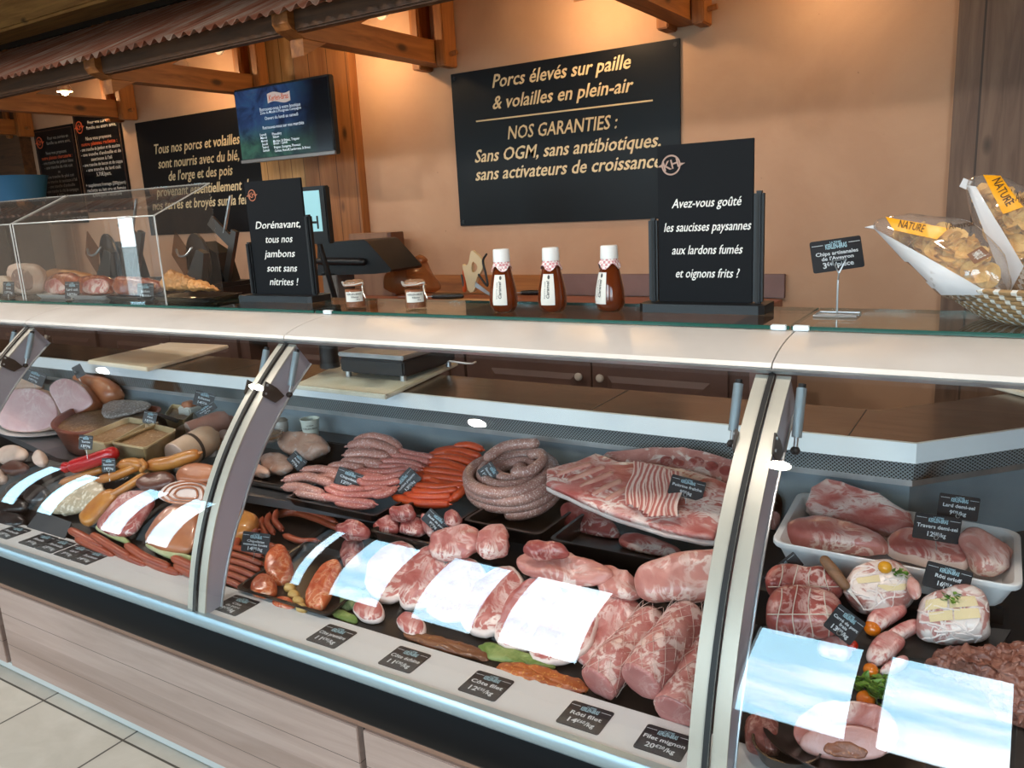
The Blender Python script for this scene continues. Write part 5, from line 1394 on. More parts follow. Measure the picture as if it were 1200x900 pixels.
for p_, l in ([(466, 528), (485, 533), (505, 536)], .018), ([(460, 534), (480, 537), (500, 541)], .014), ([(447, 541), (470, 541), (492, 546)], .018), ([(447, 547), (468, 547), (490, 550)], .01), ([(420, 552), (445, 554), (475, 550)], .014), ([(424, 561), (450, 561), (472, 555)], .010), ([(426, 567), (446, 568), (466, 564)], .004), ([(424, 574), (442, 572), (458, 575)], .0), ([(384, 573), (402, 580), (432, 580), (446, 576)], .008), ([(376, 581), (400, 586), (436, 590)], 0), ([(390, 570), (405, 574), (425, 574)], .010), ([(415, 556), (432, 557), (448, 559)], .012), ([(396, 552), (412, 556), (425, 566)], .006), ([(440, 581), (452, 579), (462, 573)], 0):
    link('chipolata', 'thin pink chipolata, heaped on the black tray behind its price tag', 'sausage', m_chipo, p_, H1, 24, .0122, G, l * .4)
G = 'orange sausages in the heap'
for p_, l in ([(536, 523), (550, 522), (563, 526)], .030), ([(506, 533), (533, 528), (560, 534)], .026), ([(505, 537), (533, 537), (557, 544)], .022), ([(491, 544), (515, 541), (548, 551)], .022), ([(493, 551), (520, 553), (549, 558)], .016), ([(497, 560), (520, 560), (547, 564)], .012), ([(491, 569), (513, 571), (545, 568)], .010), ([(488, 576), (513, 577), (533, 574)], .008), ([(480, 582), (507, 583), (525, 582)], .006), ([(464, 583), (493, 590), (523, 591)], 0), ([(484, 546), (487, 553), (495, 560)], .020), ([(533, 583), (540, 577), (545, 572)], 0), ([(549, 574), (551, 566), (550, 558)], 0), ([(507, 547), (525, 547), (546, 555)], .014), ([(500, 555), (515, 566), (540, 571)], .004), ([(512, 531), (535, 533), (555, 540)], .014):
    link('spicy_sausage', 'thin orange raw sausage in the heap between chipolatas and coil', 'sausage', m_merg, p_, H2, 24, .0130, G, l * .35)
# the layer showing between the top ones
for nm, lb, m_, r, H_, G, Ls in (('chipolata', 'thin pink chipolata, heaped on the black tray behind its price tag', m_chipo, .0115, H1, 'thin pink chipolatas in the heap', [[(380, 566), (405, 566), (430, 560)], [(408, 572), (432, 574), (452, 570)], [(432, 557), (455, 560), (478, 556)], [(440, 549), (462, 553), (486, 553)], [(452, 540), (475, 545), (496, 546)], [(396, 590), (415, 594), (437, 592)], [(405, 549), (425, 550), (445, 552)]]),
                             ('thick_sausage', 'thick pale raw sausage with white flecks, heaped on the black tray', m_saus, .0155, H1, 'thick pale sausages in the heap', [[(350, 578), (368, 581), (385, 584)], [(372, 560), (392, 560), (410, 564)], [(412, 528), (432, 527), (452, 530)], [(410, 547), (428, 546), (448, 548)]]),
                             ('spicy_sausage', 'thin orange raw sausage in the heap between chipolatas and coil', m_merg, .0125, H2, 'orange sausages in the heap', [[(500, 542), (525, 539), (552, 546)], [(496, 551), (522, 548), (547, 556)], [(492, 566), (518, 567), (545, 563)], [(486, 574), (515, 574), (540, 572)], [(476, 580), (505, 579), (530, 579)], [(512, 529), (534, 526), (556, 530)], [(500, 587), (518, 587), (534, 584)]])):
    for p_ in Ls: link(nm, lb, 'sausage', m_, p_, H_, 24, r, G, -.008)
# the coil
cx = py_(606, 566, 1.955).x; C0 = V((cx, 1.952, SH + .006)); path = []
R_ = .132; tr = .0185
for k in range(0, 96):
    a = -1.2 + k / 32 * 2 * PI; q = k / 95; rr = R_ - .004 * math.sin(a * 3)
    path.append(C0 + V((rr * math.cos(a), rr * math.sin(a) * .93, tr + q * .070 + .003 * math.sin(a * 2 + q))))
za = path[-1].z
for k in range(1, 76):
    a = -1.2 + 6 * PI + k / 32 * 2 * PI; q = k / 75; rr = R_ - .006 - q * .100
    path.append(C0 + V((rr * math.cos(a) * (1 + .03 * math.sin(3 * a)), rr * math.sin(a) * .93, za + .004 - .006 * math.sin(q * 2.6) - C0.z + .004 * math.sin(a * 2) + 0.0)))
TILT = Matrix.Rotation(math.radians(13), 3, 'X'); PV = V((cx, 1.80, SH + .012)); tl = lambda q: PV + TILT @ (q - PV)
b = B().tube([tl(q) for q in path], [tr * (1 + .05 * math.sin(i * .9)) for i in range(len(path))], 14)
tag(put('coiled_sausage', b, m_coil, angle=70), 'long thick grey-pink sausage coiled in a tall round stack', 'sausage')
zt = za + tr * 1.7
P_ = lambda x, yy, h: tl(V((cx + x, 1.952 + yy, zt + h)))
tag(put('sausage_end', B().tube(smoothpath([P_(-.085, .015, .0), P_(-.060, .055, .012), P_(-.02, .078, .016), P_(.035, .092, .018)]), .0165, 14), m_coil, angle=70), 'short end of sausage lying on top along the back of the coil', 'sausage')
tag(put('sausage_end', B().tube(smoothpath([P_(.045, .055, .004), P_(.080, .050, .012), P_(.100, .015, .008), P_(.085, -.030, .002), P_(.045, -.045, .0)]), .0155, 14), m_coil, angle=70), 'curved end of sausage bending over the top of the coil towards the ribs', 'sausage')

# belly pork with ribs
def slab_thing(name, label, cat, poly, s, tilt, th, mtop, mside, lift=0, rough=.004, rs=18, roll=0):
    A, n = plane(poly, s, tilt, roll); A = A + UZ * lift
    P = [pp(q[0], q[1], A, n) for q in poly]
    base = min(P, key=lambda q: q.z)
    t = thing(name, label, cat, base)
    b = B(); b.pillow([q + n * 0 for q in P], n, th * .45, th * .2, 8, 5, rough, rs, random.uniform(0, 40), flat=.30, chaikin=0); rest(b); put('lean_layer', b, mtop, t, angle=70)
    c = sum(P, V()) / len(P)
    b = B(); b.pillow([c + (q - c) * 1.012 - n * th * .42 for q in P], n, th * .35, th * .5, 8, 5, rough * .5, rs, random.uniform(0, 40), flat=.28, chaikin=0); rest(b); put('rind', b, mside, t, angle=70)
    return t, A, n
bt, A, n = slab_thing('pork_belly', 'large slab of raw belly pork with rib ends and a thick white rind', 'meat', [(640, 570), (641, 553), (668, 546), (697, 534), (726, 543), (762, 545), (802, 552), (854, 571), (860, 586), (848, 612), (836, 634), (826, 634), (780, 624), (720, 606), (668, 583)], Y(1.76), 24, .036, m_belly, m_rind, .015)
AB, NB = A.copy(), n.copy()
for p0, p1 in (((655, 557), (690, 545)), ((668, 564), (706, 549)), ((682, 571), (716, 556)), ((697, 579), (726, 565)), ((712, 586), (735, 574))):
    q0, q1 = pp(*p0, A + n * .012, n), pp(*p1, A + n * .014, n)
    put('rib', B().tube(smoothpath([q0, (q0 + q1) / 2 + n * .003, q1]), [.0085] * 13, 10), m_ribbone, bt, angle=70)
    put('rib_end', B().tube([q0 - (q1 - q0).normalized() * .004, q0 + (q1 - q0).normalized() * .006], .0068, 10), m_red, bt, angle=70)
# bacon slices
def bacon():
    m, t, p = _nodes('bacon_stripe')
    at = N(t, 'Attribute', attribute_name='rim'); v = coord(t)
    nz_ = noise_tex(t, v, 26, 3)
    a = N(t, 'Math', operation='MULTIPLY_ADD'); t.links.new(nz_, a.inputs[0]); a.inputs[1].default_value = .28; t.links.new(at.outputs['Fac'], a.inputs[2])
    L_, F_ = hx('c07068'), hx('ecd2c6')
    col = ramp(t, a.outputs[0], [(.12, F_), (.2, F_), (.26, L_), (.42, L_), (.5, F_), (.6, F_), (.68, L_), (.86, hx('d09084')), (.92, F_), (1.0, F_)])
    t.links.new(col, p.inputs['Base Color']); p.inputs['Roughness'].default_value = .35; return m
m_bacon = bacon()
A, n = AB + NB * .026, NB
for k in range(8):
    x0, x1 = 742 + k * 6.5, 741 + k * 6.2; b = B(); rows = []
    for i in range(13):
        s_ = i / 12; xx = x0 + (x1 - x0) * s_ - 9 * s_ * (1 - k / 10) + 2.5 * math.sin(s_ * 7 + k * .8); yy = (541 + k * 1.6) + s_ * (58 - abs(k - 4) * 2)
        row = []
        for j in range(6):
            w_ = j / 5; q = pp(xx + w_ * 13, yy + w_ * 1.5, A + n * (.004 + .0012 * k + .006 * (1 - w_)), n); row.append(q)
        rows.append(row)
    b.slab(rows, .0028)
    for i in range(len(b.v)): b.rim[i] = ((i % 6) / 5) if i < 78 else 1 - ((i % 6) / 5)
    tag(put('bacon_slice', b, m_bacon, angle=50), 'thin slice of streaky pork, one of a row fanned on the belly slab', 'bacon', 'sliced belly fanned on the slab')
# rack behind
t, A, n = slab_thing('rib_rack', 'pale rib rack with round red cut ends lying behind the belly slab', 'meat', [(703, 540), (712, 531), (740, 529), (772, 526), (800, 526), (830, 533), (858, 541), (880, 550), (884, 572), (860, 572), (815, 560), (760, 549)], Y(1.97), 30, .03, m_ribs, m_rind, .02)
for x, yy, rx in ((781, 541, 8), (796, 542, 8), (816, 542, 10), (834, 547, 9), (851, 552, 9)):
    b = B(); b.pillow([pp(x + rx * math.cos(a), yy + 6.5 * math.sin(a), A + n * .010, n) for a in [k * PI / 6 for k in range(12)]], n, .006, .004, 5, 3, .001, 40, 1, chaikin=1); put('rib_section', b, m_red, t)
b, A, n = lump_b([(726, 537), (734, 531), (745, 530), (748, 536), (740, 541)], SH + .06, 30, .012)
lump('rib_strip', 'strip of pale rib meat between the belly slab and the arched frame', 'meat', m_ribs, [(842, 582), (860, 570), (885, 568), (900, 572), (898, 610), (880, 632), (838, 632), (846, 610)], SH + .02, 24, .022, .02, rough=.005)
lump('rib_strip', 'rib meat seen between the arched frame and the white bin', 'meat', m_ribs, [(902, 600), (906, 560), (918, 556), (928, 568), (922, 590), (912, 618), (903, 622)], SH + .02, 30, .022, .02, rough=.005)
lump('pork_fillet', 'dark red lean pork piece under the belly slab, beside the coil', 'meat', m_red, [(657, 594), (672, 588), (700, 600), (728, 620), (726, 632), (695, 630), (662, 619), (656, 606)], SH + .006, 26, .022, .02, rough=.004)
lump('sliced_rack', 'small striped rib piece at the front edge under the belly slab', 'meat', m_belly, [(723, 640), (730, 625), (760, 630), (797, 642), (799, 652), (788, 655), (750, 649)], SH + .006, 26, .018, .016, rough=.003)

# ================================================================== middle bay, lower deck
a_ = tray('black tray of dark red diced pork below the orange sausages', (434, 622), (508, 636), .705, 1.722, .045)
for i, poly in enumerate(([(437, 618), (447, 608), (462, 606), (472, 614), (464, 626), (444, 626)], [(450, 602), (466, 594), (482, 594), (488, 604), (470, 610)], [(466, 616), (478, 604), (492, 606), (500, 622), (488, 632), (470, 628)], [(492, 608), (505, 606), (520, 614), (512, 628), (500, 630)], [(520, 606), (530, 598), (542, 604), (538, 618), (524, 620)])):
    lump('diced_pork', 'piece of dark red diced pork in the small black tray', 'meat', m_red, poly, Y(1.655), 30, .022, .015, 'diced pork in the small tray', rough=.011, rs=20)
# smoked block, red links
lump('smoked_pork', 'golden brown smoked pork piece beside the arched frame', 'meat', m_smoke, [(258, 640), (256, 612), (268, 600), (288, 598), (304, 606), (303, 620), (286, 634)], D(.01), 30, .035, .02, rough=.004, rs=20)
G = 'red smoked sausages on the lower deck'
for p_, l in ([(326, 604), (345, 601), (370, 608), (396, 619)], .03), ([(330, 600), (350, 599), (372, 603), (392, 611)], .045), ([(324, 600), (322, 610), (330, 620)], .03), ([(315, 604), (313, 613), (320, 624)], .03), ([(307, 609), (306, 617), (312, 628)], .025), ([(276, 640), (282, 628), (300, 622)], .02), ([(262, 640), (280, 643), (305, 652)], .014), ([(261, 648), (280, 652), (305, 661)], .012), ([(262, 656), (280, 660), (302, 668)], .010), ([(262, 664), (278, 668), (298, 676)], .008), ([(263, 672), (276, 676), (292, 683)], .004), ([(263, 680), (274, 684), (286, 690)], .0), ([(300, 634), (318, 640), (335, 648)], .01), ([(335, 628), (352, 634), (370, 634)], .01):
    link('smoked_sausage', 'thin red-brown smoked sausage in the bundle beside the arched frame', 'sausage', m_chor, p_, D(), 24, .0105, G, l)
tray('shallow dark tray of orange marinated pork behind the front strip', (278, 688), (384, 719), .6005, 1.60, .020, slope=.112)
for i, (lb, poly, m_, up) in enumerate((('orange marinated pork piece standing at the tray end', [(318, 646), (332, 640), (342, 652), (346, 672), (336, 690), (318, 688), (310, 668)], m_marin, .03), ('orange marinated pork piece low at the tray corner', [(292, 696), (298, 680), (314, 672), (326, 684), (324, 702), (304, 704)], m_marin, .024),
                         ('glossy orange marinated slab under the glare of the pane', [(356, 716), (362, 690), (378, 662), (396, 656), (402, 668), (388, 700), (376, 722)], m_marin, .02), ('orange marinated piece at the front of the tray', [(318, 708), (330, 698), (346, 704), (348, 718), (330, 718)], m_marin, .018))):
    lump('marinated_pork', lb, 'meat', m_, poly, D(.006), 26, up, .015, rough=.005)
for i, (x, yy) in enumerate(((338, 690), (343, 698), (348, 706), (352, 714))):
    lump('kebab_piece', 'pale yellow piece on a kebab between the orange marinated slabs', 'meat', M('pepper_pale', hx('c2a465'), .35, c2=hx('b0843f'), ns=30), [(x - 6, yy + 4), (x - 2, yy - 6), (x + 10, yy - 4), (x + 8, yy + 6)], D(.012), 26, .014, .01, 'kebab pieces', rough=.002)
# chops behind the panes' glare
CH = [([(392, 622), (405, 612), (425, 612), (434, 624), (420, 634), (398, 632)], 'red pork slice at the back beside the red sausages', m_red), ([(396, 650), (404, 632), (420, 628), (430, 642), (424, 668), (404, 668)], 'small dark red pork lump between two bright panes', m_red),
      ([(430, 690), (442, 650), (470, 634), (490, 652), (480, 690), (452, 708)], 'pork chop lying behind the second bright pane', m_chop), ([(468, 700), (482, 656), (506, 640), (522, 656), (514, 700), (486, 716)], 'pork chop showing between the second and third bright panes', m_chop),
      ([(502, 716), (518, 668), (548, 652), (566, 672), (556, 716), (526, 730)], 'pork chop behind the third bright pane', m_chop), ([(542, 732), (560, 682), (592, 664), (610, 684), (600, 732), (566, 746)], 'pork chop showing between the third and fourth bright panes', m_chop),
      ([(582, 748), (602, 696), (636, 676), (654, 698), (644, 748), (608, 762)], 'pork chop behind the fourth bright pane', m_chop), ([(622, 764), (645, 712), (676, 692), (698, 712), (690, 760), (650, 780)], 'pork chop at the near end of the row of chops', m_chop),
      ([(500, 648), (506, 630), (530, 622), (556, 618), (566, 636), (550, 652), (520, 656)], 'raw pork slices in front of the coiled sausage tray', m_pork), ([(556, 628), (575, 616), (598, 618), (602, 640), (580, 654), (560, 648)], 'upright pork flap behind the row of chops', m_pork),
      ([(604, 660), (614, 648), (650, 646), (690, 656), (720, 672), (705, 690), (660, 684), (620, 674)], 'long pale pork piece behind the row of chops', m_porkp), ([(612, 646), (622, 636), (655, 638), (672, 648), (650, 654), (620, 654)], 'dark streaked pork slice under the long pale piece', m_red),
      ([(690, 680), (706, 666), (730, 668), (745, 682), (752, 702), (736, 706), (708, 698)], 'rounded pale pork piece touching the big pork joint', m_porkp), ([(672, 772), (684, 742), (700, 712), (730, 696), (757, 708), (750, 738), (728, 764), (700, 782)], 'fatty red pork joint beside the netted roasts', m_pork)]
for poly, lb, m_ in CH:
    if m_ == m_chop:
        gx, gy_ = sum(q[0] for q in poly) / len(poly), sum(q[1] for q in poly) / len(poly); poly = [(gx + (q[0] - gx) * 1.22, gy_ + (q[1] - gy_) * 1.10) for q in poly]
    lump('pork_piece' if m_ != m_chop else 'pork_chop', lb, 'meat', m_, poly, D(.008), 27, .020 if m_ == m_chop else .022, .02, 'pork chops in a row' if m_ == m_chop else None, rough=.007 if m_ == m_chop else .012, rs=18)
for i, (lb, poly) in enumerate((('reddish chop end at the front of the row, near the first chop label', [(410, 716), (426, 700), (448, 708), (452, 728), (428, 732)]), ('reddish chop end at the front of the row, near the neck chop label', [(462, 728), (478, 716), (500, 728), (498, 748), (474, 746)]), ('pale chop end with white fat near the loin chop label', [(700, 764), (712, 752), (726, 766), (716, 784), (692, 780)]))):
    lump('chop_end', lb, 'meat', m_chop, poly, D(.004), 26, .016, .012, rough=.004)
lump('herb_bunch', 'grey-green herb bunch behind the first chop label', 'herb', M('herb_grey', hx('76805a'), .7, c2=hx('4f6238'), ns=70), [(396, 704), (408, 690), (430, 692), (440, 704), (425, 716), (402, 716)], D(.004), 20, .02, .01, rough=.010, rs=60)
lump('lettuce_leaf', 'pale green leaf strip behind the loin chop label', 'leaf', M('leaf_pale', hx('8d9a5a'), .45, c2=hx('5f7a34'), ns=30), [(556, 760), (575, 752), (610, 764), (652, 778), (650, 788), (610, 782), (570, 774)], D(.004), 16, .010, .006, rough=.004, rs=40)
lump('lettuce_leaf', 'green leaf tucked behind the first chop label', 'leaf', M('leaf_pale', hx('8d9a5a')), [(380, 716), (395, 712), (420, 724), (418, 732), (398, 728)], D(.002), 16, .008, .006, rough=.003, rs=40)
lump('orange_topping', 'orange crumbly topping along the front strip', 'topping', speck('orange_crumb', hx('b5602a'), hx('d99a50'), 120, .4, .4, hx('8f4318')), [(578, 788), (590, 774), (640, 786), (686, 800), (690, 814), (660, 816), (610, 802)], D(.0), 12, .016, .006, rough=.005, rs=60)
lump('brown_topping', 'dark brown crumbly strip behind the neck chop label', 'topping', speck('brown_crumb', hx('7a4a2c'), hx('a8743e'), 120, .35, .4), [(468, 748), (480, 738), (530, 752), (574, 766), (572, 778), (530, 768)], D(.0), 12, .012, .006, rough=.004, rs=60)
# big joint
lump('pork_joint', 'big pale pork joint behind the netted roasts, a dark tag in it', 'meat', m_porkp, [(744, 678), (750, 667), (780, 655), (797, 649), (843, 647), (853, 663), (855, 690), (843, 700), (817, 706), (793, 704), (767, 709), (750, 701), (745, 688)], Y(1.56), 50, .05, .03, rough=.008, rs=13)
# netted roasts
def roast(label, p0, p1, s, r, lift, cut=True):
    A, nn = plane([p0], s, 18); A = A + UZ * (r + lift)
    q0, q1 = pp(*p0, A, nn), pp(*p1, A, nn); d = (q1 - q0).normalized(); L = (q1 - q0).length
    t = thing('netted_roast', label, 'roast', V((q0.x, q0.y, q0.z - r)), 'netted pork roasts')
    P = [q0 + d * L * k / 14 + UZ * .004 * math.sin(k * .5) for k in range(15)]
    rs = [r * (1 + .04 * math.sin(k * 1.1 + p0[0])) for k in range(15)]; rs[-1] = r * .60; rs[-2] = r * .88; rs[-3] = r * .97
    b = B(); b.tube(P, rs, 28, None)
    for i, q in enumerate(b.v): b.v[i] = q + noise.noise_vector(q * 22) * .006
    rest(b); put('meat', b, m_netm, t, angle=60)
    b = B(); ux = d.cross(UZ).normalized(); uy = ux.cross(d); pr = [q0 + (ux * math.cos(a) + uy * math.sin(a)) * r * .97 for a in [2 * PI * k / 28 for k in range(28)]]
    b.pillow(pr, -d, .010, .002, 6, 4, .0015, 30, 3, chaikin=0); rest(b); put('cut_face', b, m_cutf, t, angle=60)
    b = B(); nettube(b, P, [x for x in [r * 1.02] * 400], 10, .55, .0006); rest(b); put('netting', b, m_choice_net, t)
    return t
m_netm = meat('roast_outside', hx('bd7069'), hx('d2968c'), hx('e6c8be'), .36, 26, .38, veins=False)
m_cutf = meat('roast_cut', hx('bf7c76'), hx('cc8d86'), hx('e2bdb4'), .15, 14, .35)
roast('netted pork roast lying underneath, its end near the roast label', (702, 800), (770, 722), D(), .044, 0)
roast('netted pork roast beside the arched frame', (792, 834), (843, 722), D(), .044, 0)
roast('netted pork roast resting on top of the other two, cut face forward', (752, 797), (812, 716), D(), .046, .052)

# ================================================================== the bay beyond the near frame
zr = .835
def bin_(label):
    FLp, FRp, BRp, BLp = (903, 634), (1199, 689), (1196, 622), (936, 575)
    Q = [pz(*p, zr) for p in (FLp, FRp, BRp, BLp)]
    c = sum(Q, V()) / 4; b = B()
    def rr(sc, z, r=.035):
        q = [V((c.x + (a.x - c.x) * sc, c.y + (a.y - c.y) * sc, z)) for a in Q]; out = []
        for j in range(4):
            p, a_, c_ = q[j], q[j - 1], q[(j + 1) % 4]; d1 = (a_ - p).normalized() * r; d2 = (c_ - p).normalized() * r
            for t in (0, .25, .5, .75, 1): out.append(p + d1 * (1 - t) ** 2 + d2 * t ** 2)
        return out
    zb = .772
    b.sheet([rr(.86, zb), rr(.88, zb + .006), rr(.955, zr - .016), rr(.99, zr - .014), rr(1.0, zr - .010), rr(1.0, zr - .002), rr(.985, zr), rr(.945, zr - .004), rr(.87, zb + .012), rr(.83, zb + .008)], True)
    k = len(b.v); b.f.append(tuple(range(k - 20, k))); b.f.append(tuple(range(19, -1, -1)))
    return tag(put('meat_bin', b, m_white, angle=45), label, 'bin')
bin_('white plastic bin of salted pork pieces, rounded corners')
slab_thing('salted_belly', 'salted belly pork slab with thick pale rind leaning on the bin end', 'meat', [(944, 594), (950, 574), (967, 565), (985, 568), (1030, 583), (1068, 606), (1072, 622), (1046, 630), (1018, 624), (973, 610), (953, 603)], SH + .095, 34, .045, m_belly, m_rind, .005)
lump('salted_pork', 'dull pink salted pork joint along the front of the bin', 'meat', m_pork, [(914, 624), (935, 612), (959, 607), (990, 617), (1018, 626), (1042, 640), (1040, 654), (990, 648), (918, 637)], SH + .095, 22, .035, .012, rough=.006)
lump('salted_rib', 'pale boned rib piece in the middle of the bin, cut side forward', 'meat', m_chop, [(1038, 640), (1048, 626), (1066, 622), (1100, 630), (1132, 640), (1140, 668), (1116, 668), (1044, 656)], SH + .095, 26, .03, .012, rough=.006)
lump('salted_rib', 'pale folded pork piece at the far end of the bin, nearest the back corner', 'meat', m_porkp, [(1124, 632), (1140, 621), (1162, 630), (1180, 644), (1183, 660), (1168, 676), (1140, 670), (1130, 650)], SH + .10, 28, .03, .012, rough=.008)
lump('salted_rib', 'narrow pink strip of pork against the bin end wall', 'meat', m_pork, [(1160, 640), (1176, 634), (1188, 650), (1186, 662), (1176, 664)], SH + .10, 28, .018, .01, rough=.005)
def tied(label, poly, s, seed, lift=0):
    random.seed(seed); b, A, n = lump_b(poly, s, 32, .042, .03, rough=.006, rs=16, lift=lift)
    base = min(b.v, key=lambda q: q.z).copy(); t = thing('tied_roast', label, 'roast', base, 'tied pork roasts'); put('meat', b, m_red2, t, angle=70)
    bv = bvh(b); xs = [q[0] for q in poly]; ys = [q[1] for q in poly]; b2 = B()
    for k in range(1, 5):
        x = min(xs) + (max(xs) - min(xs)) * (k / 5); pts = [onto(bv, x + 3 * math.sin(j * .3 + k), min(ys) - 4 + (max(ys) - min(ys) + 8) * j / 16, .0008) for j in range(17)]; pts = [q for q in pts if q is not None]
        if len(pts) > 3: b2.tube(pts, .0011, 6, None)
    pts = [onto(bv, min(xs) + (max(xs) - min(xs)) * j / 20, (min(ys) + max(ys)) / 2 + 2, .0008) for j in range(21)]; pts = [q for q in pts if q is not None]; b2.tube(pts, .0011, 6, None)
    put('string', b2, m_string, t)
    return t
m_red2 = meat('roast_red', hx('93423c'), hx('b5645a'), hx('e2c4ba'), .35, 17, .35)
tied('dark red tied roast at the back, against the white bin', [(896, 684), (905, 670), (925, 667), (950, 672), (975, 672), (987, 685), (985, 697), (965, 704), (930, 703), (900, 699)], Y(1.625), 3)
tied('dark red tied roast in front, the larger of the two', [(895, 722), (903, 700), (930, 692), (955, 690), (975, 695), (987, 712), (984, 737), (962, 746), (925, 744), (900, 738)], Y(1.53), 4)
t = thing('butcher_knife', 'worn wooden knife handle sticking up beside the tied roasts', 'knife', on(990, 690, Y(1.62)))
A, n = plane([(990, 684)], Y(1.63), 50); q0, q1 = pp(967, 657, A, n), pp(990, 686, A, n)
put('handle', B().tube([q0, (q0 + q1) / 2, q1], [.011, .0125, .010], 12), wood('old_handle', hx('8a6244'), hx('5f4430'), axis=0, scale=2, knots=False), t); put('blade', B().prism([q1 + V((.006, 0, 0)), q1 + (q1 - q0).normalized() * .06, q1 - V((.006, 0, 0))], (0, .001, .001)), m_alu, t, smooth=False)
# caul-wrapped roast
def caulroast(name, label, poly, s, m_, seed, up, nline=26):
    random.seed(seed); b, A, n = lump_b(poly, s, 40, up, .03, rough=.006, rs=18)
    base = min(b.v, key=lambda q: q.z).copy(); t = thing(name, label, 'roast', base); put('meat', b, m_, t, angle=70); bv = bvh(b)
    xs = [q[0] for q in poly]; ys = [q[1] for q in poly]; b2 = B(); rx = (max(xs) - min(xs)) / 2; ry = (max(ys) - min(ys)) / 2; cx_, cy_ = (max(xs) + min(xs)) / 2, (max(ys) + min(ys)) / 2
    for k in range(nline):
        x, yy = cx_ + random.uniform(-.9, .9) * rx, cy_ + random.uniform(-.9, .9) * ry; a = random.uniform(0, 6.3); pts = []
        for j in range(11):
            q = onto(bv, x, yy, .0004)
            if q is None: break
            pts.append(q); a += random.uniform(-.45, .45); x += 3.2 * math.cos(a); yy += 2.4 * math.sin(a)
        if len(pts) > 3: b2.tube(pts, [random.uniform(.0009, .0022)] * len(pts), 6, None)
    put('caul_lace', b2, m_caul, t)
    return t, bv
t, bv = caulroast('stuffed_roast', 'round roast wrapped in white caul lace, topped with yellow tomato', [(989, 695), (996, 676), (1015, 664), (1040, 660), (1062, 668), (1074, 688), (1070, 706), (1050, 717), (1015, 719), (996, 710)], Y(1.635), meat('roast_pink', hx('bd7f74'), hx('cf9c90'), hx('ead8ce'), .5, 20, .35, veins=False), 8, .055)
for i, poly in enumerate(([(1003, 678), (1015, 671), (1030, 674), (1032, 682), (1018, 686), (1006, 684)], [(1026, 686), (1044, 681), (1062, 684), (1060, 691), (1040, 693)])):
    b = B(); decal(b, bv, [poly[0], poly[2], poly[3], poly[-1]], 8, 4, .002); put('cheese_slice', b, M('cheese', hx('dcc79a'), .45), t)
ball('cherry_tomato', 'yellow cherry tomato on top of the caul-wrapped roast', m_tomy, onto(bv, 1036, 670, -.004), .0135, 'tomato')
parsley('parsley_sprig', 'parsley sprig beside the yellow tomato on the caul-wrapped roast', onto(bv, 1054, 674, .0), .016, seed=3)
lump('pork_flap', 'loose pale pork flap beside the parsley on the caul-wrapped roast', 'meat', m_porkp, [(1060, 686), (1066, 674), (1078, 684), (1078, 700), (1068, 704)], Y(1.62), 44, .012, .01, rough=.004)
t, bv2 = caulroast('cheese_roast', 'caul-wrapped cheese roast on the black board, parsley on top', [(1071, 738), (1075, 715), (1084, 700), (1108, 693), (1138, 691), (1154, 702), (1162, 730), (1156, 750), (1112, 755), (1082, 750)], Y(1.60), meat('roast_pale', hx('cd958c'), hx('dcb0a6'), hx('eee0d8'), .5, 16, .32, veins=False), 11, .05, 30)
for q in ([(1086, 704), (1110, 700), (1110, 712), (1084, 716)], [(1112, 700), (1142, 699), (1146, 710), (1113, 713)], [(1088, 718), (1116, 715), (1117, 727), (1090, 729)], [(1118, 714), (1146, 713), (1149, 724), (1119, 727)]):
    b = B(); decal(b, bv2, q, 8, 4, .0022); put('cheese_slice', b, M('cheese', hx('dcc79a')), t)
parsley('parsley_sprig', 'parsley sprig on the cheese roast under its price tag', onto(bv2, 1114, 703, .0), .016, seed=4)
P4 = [on(1040, 768, E(.004)), on(1160, 778, E(.004)), on(1185, 738, E(.004)), on(1075, 728, E(.004))]
tag(put('display_board', B().prism(P4, (0, 0, -.004)), m_tray, smooth=False), 'black board under the cheese roast', 'board')
# spare ribs and tomatoes
for i, (lb, poly) in enumerate((('marinated spare rib touching the caul-wrapped roast', [(1014, 735), (1020, 718), (1040, 710), (1060, 706), (1066, 718), (1044, 732), (1026, 742)]), ('spare rib pointing at the cheese roast', [(1036, 744), (1056, 734), (1074, 724), (1081, 734), (1064, 748), (1046, 756)]), ('spare rib standing on the near end of the rib pile', [(1012, 772), (1022, 752), (1040, 738), (1058, 746), (1062, 756), (1044, 774), (1028, 782)]), ('pale spare rib end at the bottom of the rib pile', [(1026, 790), (1040, 776), (1062, 768), (1068, 778), (1046, 792)]))):
    lump('spare_rib', lb, 'meat', m_belly, poly, E(.010 - .002 * i), 38, .020, .015, rough=.004)
for i, (lb, x, yy, m_, r) in enumerate((('orange cherry tomato between the price tag and the spare ribs', 1022, 744, m_tom, .0165), ('orange cherry tomato below the rib pile, above the parsley', 1020, 792, m_tom, .014), ('red cherry tomato under the fallen price tag', 998, 762, m_tomr, .012), ('orange cherry tomato touching the sliced stuffed roast', 1014, 828, m_tom, .017))):
    ball('cherry_tomato', lb, m_, on(x, yy, E(.002)), r, 'tomato')
parsley('parsley_bunch', 'bunch of curly parsley between the two bright panes of the near bay', on(1026, 812, E(.002)), .034, n=90, seed=6)
lump('dark_olive', 'dark round olive under the larger tied roast', 'olive', m_dark, [(928, 745), (940, 740), (952, 742), (954, 752), (938, 754)], E(.02), 30, .012, .01, rough=.001)
lump('lean_trimming', 'small pink pork trimming in front of the tied roasts', 'meat', m_pork, [(955, 752), (975, 744), (996, 752), (1000, 772), (978, 776), (958, 766)], E(.004), 26, .016, .012, rough=.006)
